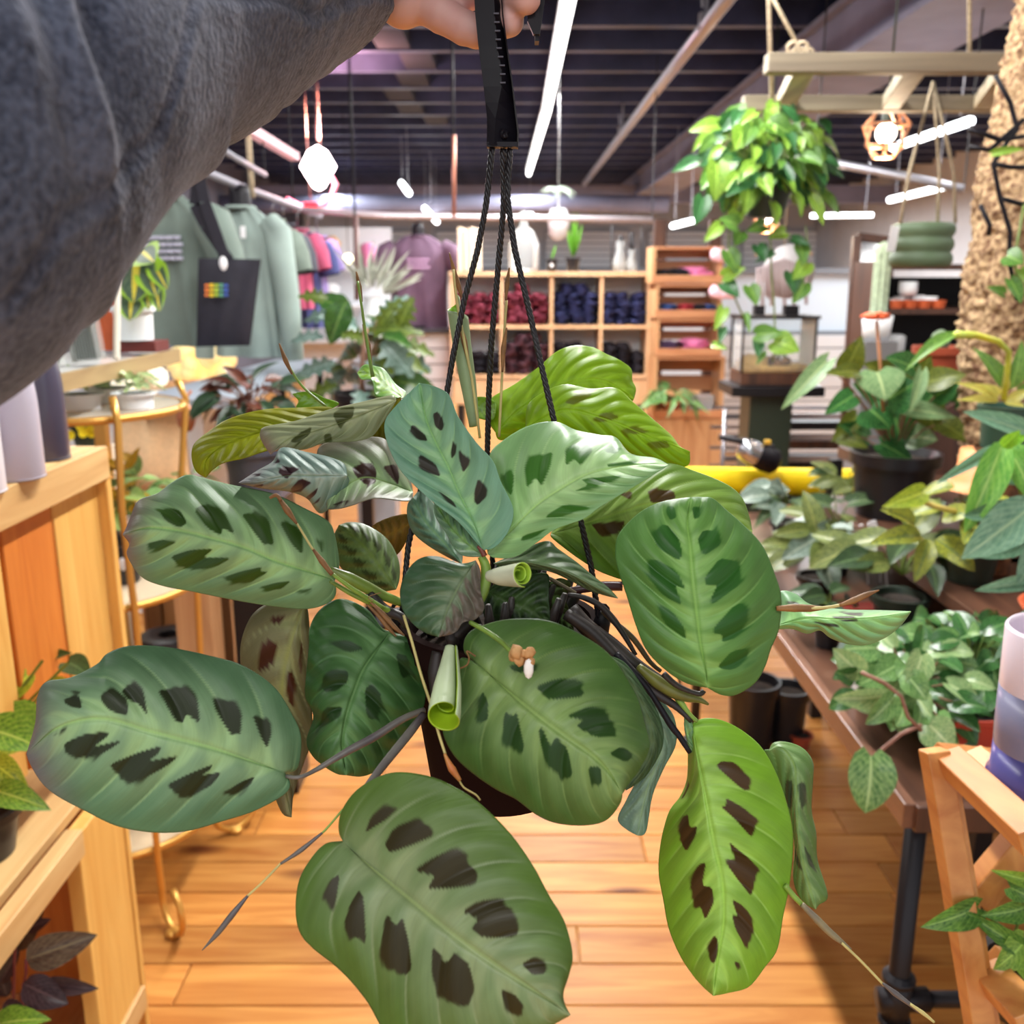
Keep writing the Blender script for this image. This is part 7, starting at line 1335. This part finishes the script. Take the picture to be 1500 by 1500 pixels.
# ---------------------------------------------------------------- long dark table with its pots
tb = thing('plant_table', 'long dark wood table on black pipe legs covered with potted plants', 'table', (1.0, 2.4, 0))
mb = MB(); mb.box((1.13, 2.16, .785), (1.08, 1.80, .026)); mk('table_top', mb, M_DARKW, tb, bevel=.003)
mb = MB(); mb.box((.583, 2.16, .782), (.018, 1.81, .040)); mk('edge_strip', mb, wood('edge_brown', S(132, 92, 72), S(104, 70, 54), 1, .35), tb, bevel=.002)
mb = MB(); mb.box((1.13, 1.256, .780), (1.08, .018, .042)); mk('front_edge', mb, M_BROWN, tb, bevel=.002)
for x, y in ((.625, 1.32), (1.6, 1.32), (.625, 3.0), (1.6, 3.0)):
    mb = MB(); mb.tube([(x, y, 0), (x, y, .772)], .0165, 14); mk('leg', mb, M_STEEL, tb, True)
    mb = MB(); mb.tube([(x, y, .36), (x, y, .46)], .022, 14); mb.tube([(x, y, .365), (x, y, .375)], .026, 14); mb.tube([(x, y, .445), (x, y, .455)], .026, 14); mb.tube([(x-.03, y, .41), (x+.05, y, .41)], .020, 12); mk('pipe_fitting', mb, M_STEEL, tb, True)
    mb = MB(); mb.lathe([(.001, .012), (.04, .012), (.045, 0), (.001, 0)], (x, y, 0), 16); mk('foot_flange', mb, M_STEEL, tb, True)
for y in (1.32, 3.0): mb = MB(); mb.tube([(.63, y, .41), (1.6, y, .41)], .0135, 12); mk('cross_pipe', mb, M_STEEL, tb, True)
mb = MB(); mb.tube([(1.6, 1.32, .41), (1.6, 3.0, .41)], .0135, 12); mk('long_pipe', mb, M_STEEL, tb, True)
rz = .95; t = thing('riser_shelf', 'dark wood riser shelf along the back of the plant table', 'shelf', (1.2, 2.2, .8)); mb = MB(); mb.box((1.12, 2.05, rz-.014), (.54, 1.18, .028)); mk('board', mb, M_DARKW, t, bevel=.002)
for x, y in ((.90, 1.52), (1.34, 1.52), (.90, 2.58), (1.34, 2.58)): mb = MB(); mb.box((x, y, (rz-.028+.799)/2), (.03, .03, rz-.028-.799)); mk('block', mb, M_DARKW, t)
TZ = .799
# peperomia pair in red pots
L_PEP = [unit_leaf('orb', leafmat('leaf_pep', S(126, 164, 96), S(66, 112, 56), S(176, 206, 140), rough=.3), .3, .35), unit_leaf('orb', leafmat('leaf_pep_pale', S(160, 184, 124), S(100, 140, 84), S(200, 214, 160), rough=.3), .3, .35), unit_leaf('orb', leafmat('leaf_pep_dark', S(70, 120, 62), S(38, 78, 40), S(120, 160, 96), rough=.25), .3, .4)]
def sqpot(root, c, s, h, m):
    mb = MB(); vs = []
    for z, q in ((0, .78), (h*.86, .97), (h*.86, 1.04), (h, 1.06), (h, .96), (h*.8, .93)): vs += [Vector(c)+Vector((sx*s/2*q, sy*s/2*q, z)) for sx, sy in ((-1, -1), (1, -1), (1, 1), (-1, 1))]
    mb.add(vs, [(i*4+k, i*4+(k+1) % 4, (i+1)*4+(k+1) % 4, (i+1)*4+k) for i in range(5) for k in range(4)]+[(0, 3, 2, 1)]); mk('pot', mb, m, root, bevel=.002); mb = MB(); mb.box(Vector(c)+Vector((0, 0, h*.84)), (s*.93, s*.93, .006)); mk('soil', mb, M_SOIL, root)
b = PZ(1392, 1182, TZ); b = Vector((.735, 1.405, TZ)); t = thing('peperomia', 'pale watermelon-leaved peperomia in a red square pot at the table front', 'plant', tuple(b)); sqpot(t, b, .095, .085, M_REDPOT)
bush(t, Q(1335, 1010, 1.58), 90, .115, (.038, .055), L_PEP, wr=.85, squash=.8, seed=41, stem_m=mat('stalk_rose', S(150, 110, 90), .5), low=-.6, nrm=(-.1, -.7, .8))
for (x0, y0, x1, y1, w, k, d) in [(1276, 1108, 1276, 1188, 70, 0, 1.36), (1362, 1062, 1392, 1092, 54, 1, 1.42), (1292, 1020, 1238, 1028, 34, 1, 1.45), (1310, 1020, 1282, 1058, 36, 0, 1.43), (1258, 985, 1232, 960, 40, 1, 1.5), (1350, 960, 1340, 1005, 42, 1, 1.44), (1330, 990, 1355, 1020, 40, 0, 1.43), (1250, 990, 1236, 990, 30, 2, 1.5)]: inst('leaf', L_PEP[k], leafM(Q(x0, y0, d), Q(x1, y1, d-.03), w/1400*d, (-.1, -1, .2)), t)
for pts in ([(1350, 1062), (1320, 1075), (1292, 1098), (1277, 1110)], [(1262, 985), (1295, 1000), (1320, 1020), (1330, 1050), (1350, 1070)]): mb = MB(); mb.tube([Q(x, y, 1.42) for x, y in pts], .0030, 6); mk('trailing_stalk', mb, mat('stalk_rosy', S(150, 104, 88), .5), t, True)
b = Vector((.93, 1.50, TZ)); t = thing('peperomia', 'dense darker green peperomia behind the pale one, in a red pot', 'plant', tuple(b)); sqpot(t, b, .12, .095, M_REDPOT); bush(t, Q(1425, 975, 1.66), 110, .13, (.04, .06), [L_PEP[0], L_PEP[2], L_PEP[2]], wr=.8, squash=.75, seed=43, stem_m=M_STALK, low=-.5, nrm=(-.1, -.7, .8))
b = Vector((.66, 1.62, TZ)); t = thing('young_peperomia', 'small grey-leaved seedling pot at the left edge of the table', 'plant', tuple(b)); pot(t, b, .035, .06, M_BLKPOT, M_SOIL); bush(t, b+Vector((0, 0, .085)), 12, .045, (.04, .06), [unit_leaf('orb', leafmat('leaf_slate', S(130, 146, 136), S(84, 104, 96)), .2, .3)], wr=.8, seed=44)
mb = MB(); mb.box(b+Vector((-.036, -.01, .03)), (.003, .03, .045)); mk('label_card', mb, M_WPAPER, label='white card leaning on the small seedling pot', cat='card')
# middle plants along the table
L_ALO = [unit_leaf('arrow', leafmat('leaf_alocasia', S(84, 110, 72), S(50, 74, 48), S(150, 170, 120), rough=.35), .25, .35), unit_leaf('ovate', leafmat('leaf_olive', S(122, 134, 70), S(70, 88, 44), S(160, 164, 96)), .2, .3), unit_leaf('ovate', leafmat('leaf_silver', S(134, 152, 140), S(76, 100, 86), S(180, 190, 170)), .2, .3), unit_leaf('lance', leafmat('leaf_dark_sheen', S(58, 84, 52), S(34, 54, 36), S(110, 136, 90)), .2, .3)]
for (x, y, r, h, n, rad, lens, ms_, sd, nm, lab, pm_) in [
    (.72, 2.15, .045, .07, 22, .10, (.07, .11), [L_ALO[2], L_ALO[1]], 51, 'silver_plant', 'silver-striped leaves in a small black pot near the table middle', M_BLKPOT),
    (.84, 2.40, .05, .07, 18, .10, (.07, .11), [L_ALO[0], L_ALO[1]], 52, 'olive_plant', 'olive-green leaved plant in the middle of the table', M_BLKPOT),
    (.80, 2.70, .045, .06, 16, .09, (.07, .11), [L_ALO[2], L_ALO[0]], 53, 'grey_alocasia', 'grey-green arrow-leaved plant toward the far end of the table', M_BLKPOT),
    (.82, 1.92, .055, .10, 20, .12, (.09, .13), [L_ALO[3], L_ALO[1]], 54, 'dark_leaf_plant', 'dark sheened leaves in a glossy dark pot at the table middle', M_DGREEN),
    (.66, 1.88, .03, .06, 8, .06, (.05, .08), [L_ALO[3]], 55, 'seedling', 'small dark seedling close to the table left edge', M_BLKPOT),
    (1.04, 2.88, .05, .06, 14, .09, (.07, .10), [L_ALO[1], L_ALO[3]], 56, 'far_table_plant', 'olive plant at the far end of the table by the black pot', M_BLKPOT)]:
    b = Vector((x, y, TZ)); t = thing(nm, lab, 'plant', tuple(b)); pot(t, b, r, h, pm_, M_SOIL); bush(t, b+Vector((0, 0, h+rad*.6)), n, rad, lens, ms_, wr=.5, seed=sd, stem_m=M_STALK, low=-.3, nrm=(0, -.7, .8))
c = PZ(1300, 880, TZ); t = thing('glazed_bowl', 'dark grey glazed bowl on the table', 'bowl', (.90, 1.93+.0, TZ)); mb = MB(); mb.lathe([(.001, 0), (.03, 0), (.055, .03), (.062, .06), (.056, .06), (.04, .02), (.001, .012)], (.90, 1.72, TZ), 24); mk('body', mb, mat('glaze_grey', S(70, 74, 84), .2), t, True)
mb = MB(); mb.lathe([(.001, 0), (.02, .0), (.022, .004), (.001, .004)], (.90, 1.72, TZ-.0), 16); mk('foot', mb, M_STEEL, t, True)
t = thing('red_tin', 'small red and yellow tin behind the dark stalk on the table', 'tin', (.75, 1.98, TZ)); mb = MB(); mb.box((.757, 1.99, TZ+.022), (.075, .05, .044)); mk('body', mb, mat('tin_red', S(190, 40, 30), .4, c2=S(220, 150, 30), scale=18), t, bevel=.004); mb = MB(); mb.box((.757, 1.99, TZ+.047), (.078, .053, .006)); mk('lid', mb, mat('tin_lid', S(160, 30, 24), .4), t)
for i, (px, py, y) in enumerate(((1258, 770, 2.3), (1276, 764, 2.28), (1287, 800, 2.2))): mb = MB(); mb.bar(P(px, py, y), P(px+10, py+26, y), .022, .003, (0, -1, 0)); mb.tube([P(px+10, py+26, y), P(px+14, py+90, y)], .002, 5); mk('plant_tag', mb, M_WPAPER, label='white plant tag stuck in a table pot, %s of three' % ['left', 'middle', 'lower right'][i], cat='tag', group='white plant tags on the table')
# anthurium in the big black pot on the ledge
L_ANT = [unit_leaf('heart', leafmat('leaf_anthurium', S(60, 120, 60), S(34, 80, 44), S(120, 170, 90), rough=.25), .15, .25), unit_leaf('heart', leafmat('leaf_anth_pale', S(140, 170, 120), S(100, 140, 90), S(190, 210, 150)), .15, .25), unit_leaf('heart', leafmat('leaf_anth_olive', S(110, 120, 36), S(64, 80, 30)), .2, .3)]
b = PZ(1310, 762, .95); b = Vector((.985, 2.42, .951)); t = thing('anthurium', 'broad-leaved plant with one orange flower in a big black pot', 'plant', tuple(b)); pot(t, b, .108, .165, M_BLKPOT, M_SOIL, .8, rimh=.03)
st = MB(); cr_ = b+Vector((0, 0, .15))
for (x0, y0, x1, y1, w, k) in [(1290, 580, 1262, 560, 50, 0), (1300, 585, 1340, 560, 56, 0), (1285, 545, 1300, 580, 66, 1), (1275, 600, 1305, 622, 60, 0), (1240, 540, 1262, 500, 34, 2), (1258, 545, 1222, 540, 24, 2), (1330, 600, 1400, 605, 26, 1), (1360, 560, 1410, 545, 34, 2), (1350, 590, 1375, 625, 50, 2), (1310, 610, 1325, 650, 46, 0), (1230, 640, 1270, 650, 26, 2), (1340, 540, 1310, 520, 36, 0), (1370, 580, 1400, 560, 34, 0), (1270, 640, 1240, 620, 30, 0), (1210, 530, 1150, 592, 26, 1), (1330, 640, 1370, 640, 40, 1), (1290, 650, 1340, 672, 34, 0), (1380, 620, 1420, 640, 34, 2), (1400, 590, 1430, 570, 30, 0), (1250, 580, 1215, 600, 30, 0), (1340, 560, 1362, 530, 34, 2), (1255, 610, 1225, 640, 26, 2), (1385, 560, 1360, 585, 40, 0), (1325, 575, 1345, 610, 44, 0), (1305, 555, 1280, 530, 36, 2)]:
    yy = 2.3+.02*((x0*7+y0) % 9); inst('leaf', L_ANT[k], leafM(P(x0, y0, yy), P(x1, y1, yy-.05), w/1400*yy*1.15, (0, -.9, .5)), t); st.tube([cr_, cr_.lerp(P(x0, y0, yy), .6)+Vector((0, 0, .02)), P(x0, y0, yy)], .0024, 5, False)
mk('stem', st, M_STALKB, t, True, kind='stuff')
mb = MB(); mb.tube([P(1294, 610, 2.35), P(1290, 540, 2.35), P(1284, 470, 2.35)], .0042, 8); mk('flower_stalk', mb, mat('stalk_tan', S(190, 130, 90), .5), t, True)
mb = MB(); mb.ball(P(1282, 463, 2.34), (.036, .024, .009), 12, .5, 3); mb.tube([P(1284, 462, 2.32), P(1290, 458, 2.3)], .004, 6); mk('flower', mb, mat('spathe_orange', S(240, 110, 70), .4), t, True, label='orange spathe flower')
inst('leaf', L_ANT[1], leafM(P(1350, 545, 2.25), P(1340, 600, 2.2), .035, (0, -1, .2)), t)
# terracotta pot with cactus on the ledge
b = P(1372, 572, 2.85); t = thing('potted_cactus', 'terracotta pot with a pale cactus beside the cork column', 'plant', tuple(b)); pot(t, b, .075, .13, M_TERRAD, M_SOIL, .7); mb = MB(); mb.ball(b+Vector((-.005, 0, .145)), (.028, .028, .034), 12, .15); mk('cactus', mb, mat('cactus_grey', S(130, 150, 120), .8, var=.2, scale=50), t, True)
mb = MB(); mb.box((b.x, b.y, (b.z+.983)/2), (.14, .14, b.z-.983)); mk('riser_block', mb, M_BROWN, label='brown block raising the terracotta cactus pot', cat='block')
# bromeliad-like plant in a green pot on a moss pole stand
b = P(1470, 655, 1.92); t = thing('bromeliad', 'pale yellow-based plant in a dark green pot, one arching yellow leaf', 'plant', tuple(b)); pot(t, b, .052, .085, mat('pot_forest', S(44, 76, 62), .4), M_SOIL, .85)
L_BRO = [unit_leaf('lance', leafmat('leaf_bro_yellow', S(226, 206, 110), S(190, 196, 90)), .2, .4), unit_leaf('lance', leafmat('leaf_bro_green', S(120, 160, 70), S(80, 124, 56)), .2, .3)]
for (x0, y0, x1, y1, w, k) in [(1462, 585, 1422, 555, 16, 0), (1462, 588, 1420, 578, 14, 0), (1475, 588, 1510, 570, 16, 0), (1470, 588, 1500, 590, 14, 0), (1465, 580, 1450, 560, 12, 0), (1470, 570, 1445, 510, 26, 1), (1480, 570, 1505, 505, 26, 1), (1490, 580, 1520, 560, 20, 1), (1468, 578, 1480, 545, 14, 0)]: inst('leaf', L_BRO[k], leafM(P(x0, y0, 1.88), P(x1, y1, 1.85), w/1400*1.9, (0, -.9, .5)), t)
mb = MB(); mb.tube([P(1470, 585, 1.88), P(1476, 545, 1.87), P(1478, 515, 1.86), P(1462, 500, 1.85), P(1430, 491, 1.84), P(1400, 490, 1.82)], [.006, .0055, .0055, .006, .007, .008], 8); mk('arching_leaf_base', mb, mat('midrib_yellow', S(226, 220, 60), .4, c2=S(170, 190, 90), scale=12), t, True)
inst('leaf', L_BRO[1], leafM(P(1405, 489, 1.83), P(1328, 522, 1.80), .030, (0, -.5, 1)), t)
mb = MB(); mb.lathe([(.055, b.z), (.055, b.z-.006), (.04, b.z-.02), (.04, .952), (.001, .952)], (b.x, b.y, 0), 24); mk('moss_pole', mb, mat('moss_brown', S(150, 96, 56), .95, c2=S(90, 56, 36), scale=40, bump=1), smooth='auto', label='brown mossy post carrying the green pot', cat='post')
mb = MB(); vs = []; mb.lathe([(.048, 0), (.052, .1), (.046, .22), (.05, .33), (.001, .33)], (1.235-.02, 2.12, .983), 20); mk('cork_stump', mb, mat('cork_stump_bark', S(140, 88, 56), .95, c2=S(84, 50, 34), scale=40, bump=1), smooth=True, label='short brown cork stump below the cork column', cat='stump')
# money tree leaves near on the right
L_MON = [unit_leaf('ovate', leafmat('leaf_money', S(130, 186, 80), S(84, 150, 60), S(180, 216, 120), rough=.3), .25, .25), unit_leaf('ovate', leafmat('leaf_money_blue', S(130, 168, 140), S(90, 136, 110), S(170, 200, 160), rough=.3), .2, .25), unit_leaf('ovate', leafmat('leaf_money_lime', S(150, 206, 60), S(110, 180, 40)), .2, .3)]
b = Vector((1.02, 1.63, .951)); t = thing('money_tree', 'large bright glossy leaves rising from a terracotta pot with saucer', 'plant', tuple(b)); pot(t, b+Vector((0, 0, .012)), .085, .11, M_TERRA, M_SOIL, .8)
mb = MB(); mb.lathe([(.001, 0), (.085, 0), (.098, .022), (.092, .022), (.08, .008), (.001, .008)], b, 32); mk('saucer', mb, M_TERRA, t, True)
for (x0, y0, x1, y1, w, k, d) in [(1470, 645, 1424, 772, 42, 0, 1.45), (1478, 650, 1500, 700, 40, 0, 1.5), (1465, 652, 1385, 700, 16, 1, 1.5), (1520, 735, 1425, 810, 56, 1, 1.4), (1510, 750, 1428, 752, 34, 1, 1.45), (1468, 655, 1490, 636, 18, 2, 1.4), (1470, 650, 1500, 640, 16, 2, 1.4), (1520, 850, 1445, 862, 20, 1, 1.42), (1480, 660, 1520, 730, 36, 0, 1.46), (1520, 640, 1430, 600, 26, 1, 1.55), (1520, 690, 1470, 700, 30, 1, 1.52), (1505, 790, 1450, 812, 30, 1, 1.46), (1530, 880, 1470, 960, 30, 1, 1.35), (1530, 800, 1500, 850, 40, 1, 1.42)]: inst('leaf', L_MON[k], leafM(Q(x0, y0, d), Q(x1, y1, d-.03), w/1400*d*1.15, (-.2, -1, .4)), t)
mb = MB()
for e in ((1470, 648), (1520, 735), (1520, 850), (1520, 640)): mb.tube([b+Vector((0, 0, .10)), Q(1510, 760, 1.62), Q(e[0], e[1], 1.48)], .004, 6, False)
mk('stem', mb, M_STALK, t, True, kind='stuff')
b = Vector((.93, 1.86, .951)); t = thing('yellow_mottled_plant', 'dark pot with yellow-mottled drooping leaves on the riser shelf', 'plant', tuple(b)); pot(t, b, .055, .075, M_DGREEN, M_SOIL, .8)
L_MOT = [unit_leaf('ovate', leafmat('leaf_mottled', S(60, 90, 56), S(196, 196, 60), var=.12, scale=50), .2, .4)]
for (x0, y0, x1, y1, w, k) in [(1370, 790, 1432, 822, 34, 0), (1350, 785, 1300, 780, 24, 0), (1360, 790, 1350, 840, 24, 0), (1380, 760, 1420, 740, 26, 0), (1340, 770, 1320, 740, 22, 0)]: inst('leaf', L_MOT[0], leafM(P(x0, y0, 1.82), P(x1, y1, 1.76), w/1400*1.85*1.3, (0, -.8, .7)), t)
bush(t, b+Vector((0, 0, .12)), 14, .10, (.06, .09), [L_MOT[0], L_ALO[3]], seed=61)
mb = MB(); mb.tube([P(1412, 752, 1.8), P(1370, 742, 1.8), P(1345, 732, 1.8), P(1325, 727, 1.8)], .0055, 8); mk('bare_stem', mb, mat('stalk_straw', S(200, 176, 90), .5), t, True)
inst('leaf', L_POTH[1], leafM(P(1350, 722, 1.8), P(1310, 738, 1.76), .045, (0, -1, .3)), t)
t = thing('leafy_backdrop_plant', 'tangle of green stems filling the space behind the terracotta pot', 'plant', (1.25, 2.05, .951)); pot(t, (1.25, 2.02, .951), .07, .1, M_BLKPOT, M_SOIL); bush(t, (1.22, 2.0, 1.16), 50, .17, (.07, .12), [L_MON[1], L_ALO[1], L_ALO[3], L_POTH[1]], wr=.4, seed=62, stem_m=M_STALKB)
b = P(1440, 700, 1.98); mb = MB(); mb.lathe([(.001, .06), (.05, .06), (.055, 0), (.09, -.02)], b, 24); mk('orange_shade', mb, mat('shade_orange', S(240, 150, 90), .5), smooth=True, label='pale orange rounded pot glimpsed behind the bright leaves', cat='pot')
# pots on the floor under the table
for i, (px, py, r, h, m, lab) in enumerate(((1098, 1092, .085, .24, M_BLKPOT, 'tall black bin standing on the floor beneath the table'), (1150, 1085, .07, .20, M_BLKPOT, 'black nursery pot on the floor right of the tall black bin'), (1172, 1095, .035, .05, M_TERRAD, 'tiny brown pot on the floor by the black pots'))):
    b = PZ(px, py, 0); t = thing('floor_pot', lab, 'pot', tuple(b)); pot(t, b, r, h, m, M_SOIL, .8)
# ---------------------------------------------------------------- near right: timber stand with two-tone planter
M_ST = wood('stand_orange', S(222, 158, 88), S(188, 116, 56), 1, .45, .3, 1.0, .06)
sd_ = thing('timber_stand', 'orange timber X-frame plant stand at the bottom right corner', 'stand', tuple(PZ(1440, 1500, .4)))
D = .88
def nb(nm, a, b, w, h, up=(0, -1, 0)): mb = MB(); mb.bar(a, b, w, h, up); return mk(nm, mb, M_ST, sd_, bevel=.0015)
nb('leg', Q(1368, 1098, D), Q(1440, 1530, D-.02), .021, .024)
nb('leg', Q(1386, 1102, D+.01), Q(1458, 1530, D-.01), .008, .022)
nb('top_rail', Q(1376, 1104, D+.02), Q(1475, 1112, D+.18), .016, .016)
nb('side_rail', Q(1390, 1112, D), Q(1520, 1232, D-.16), .026, .020)
nb('side_rail', Q(1430, 1108, D+.05), Q(1540, 1200, D-.10), .018, .018)
nb('brace', Q(1425, 1318, D+.01), Q(1500, 1228, D+.01), .028, .022)
nb('low_rail', Q(1448, 1425, D), Q(1520, 1500, D-.12), .030, .020)
nb('low_shelf', Q(1440, 1420, D+.02), Q(1530, 1440, D+.10), .05, .014)
c = Q(1528, 1165, .84)
t = thing('two_tone_planter', 'lilac-white over violet glass planter on the timber stand', 'planter', tuple(c)); r = .046; mb = MB(); mb.lathe([(r*.94, .078), (r*1.0, .10), (r*1.02, .152), (r*.97, .155), (r*.94, .150), (r*.93, .078)], c, 40); mk('upper_band', mb, mat('glaze_lilac', S(228, 214, 226), .25), t, True)
mb = MB(); mb.lathe([(r*.97, .045), (r*.99, .06), (r*1.0, .10), (r*.9, .10)], c, 40); mk('middle_band', mb, mat('glaze_greyblue', S(124, 124, 150), .25), t, True)
mb = MB(); mb.lathe([(.001, 0), (r*1.0, 0), (r*1.04, .008), (r*1.04, .016), (r*.98, .020), (r*.97, .046), (.001, .046)], c, 40); mk('lower_band', mb, mat('glaze_violet', S(84, 80, 140), .2), t, True)
# bright leaves at the lower right corner
c = Q(1500, 1440, .92); t = thing('corner_pothos', 'lime and green trailing leaves under the timber stand', 'plant', tuple(c)); pot(t, c-Vector((0, 0, .03)), .04, .05, M_BLKPOT, M_SOIL)
for (x0, y0, x1, y1, w, k) in [(1430, 1330, 1367, 1362, 36, 0), (1500, 1330, 1455, 1345, 30, 0), (1490, 1385, 1435, 1350, 26, 0), (1500, 1380, 1470, 1420, 44, 1), (1480, 1300, 1520, 1320, 26, 0), (1510, 1290, 1470, 1282, 20, 1), (1500, 1400, 1515, 1440, 40, 1)]: inst('leaf', L_HP[k], leafM(Q(x0, y0, .86), Q(x1, y1, .84), w/1400*.86*1.2, (-.1, -1, .4)), t)
mb = MB()
for e in ((1430, 1330), (1490, 1385), (1500, 1330)): mb.tube([c, Q(1485, 1370, .87), Q(e[0], e[1], .86)], .0016, 5, False)
mk('stem', mb, M_STALK, t, True, kind='stuff')
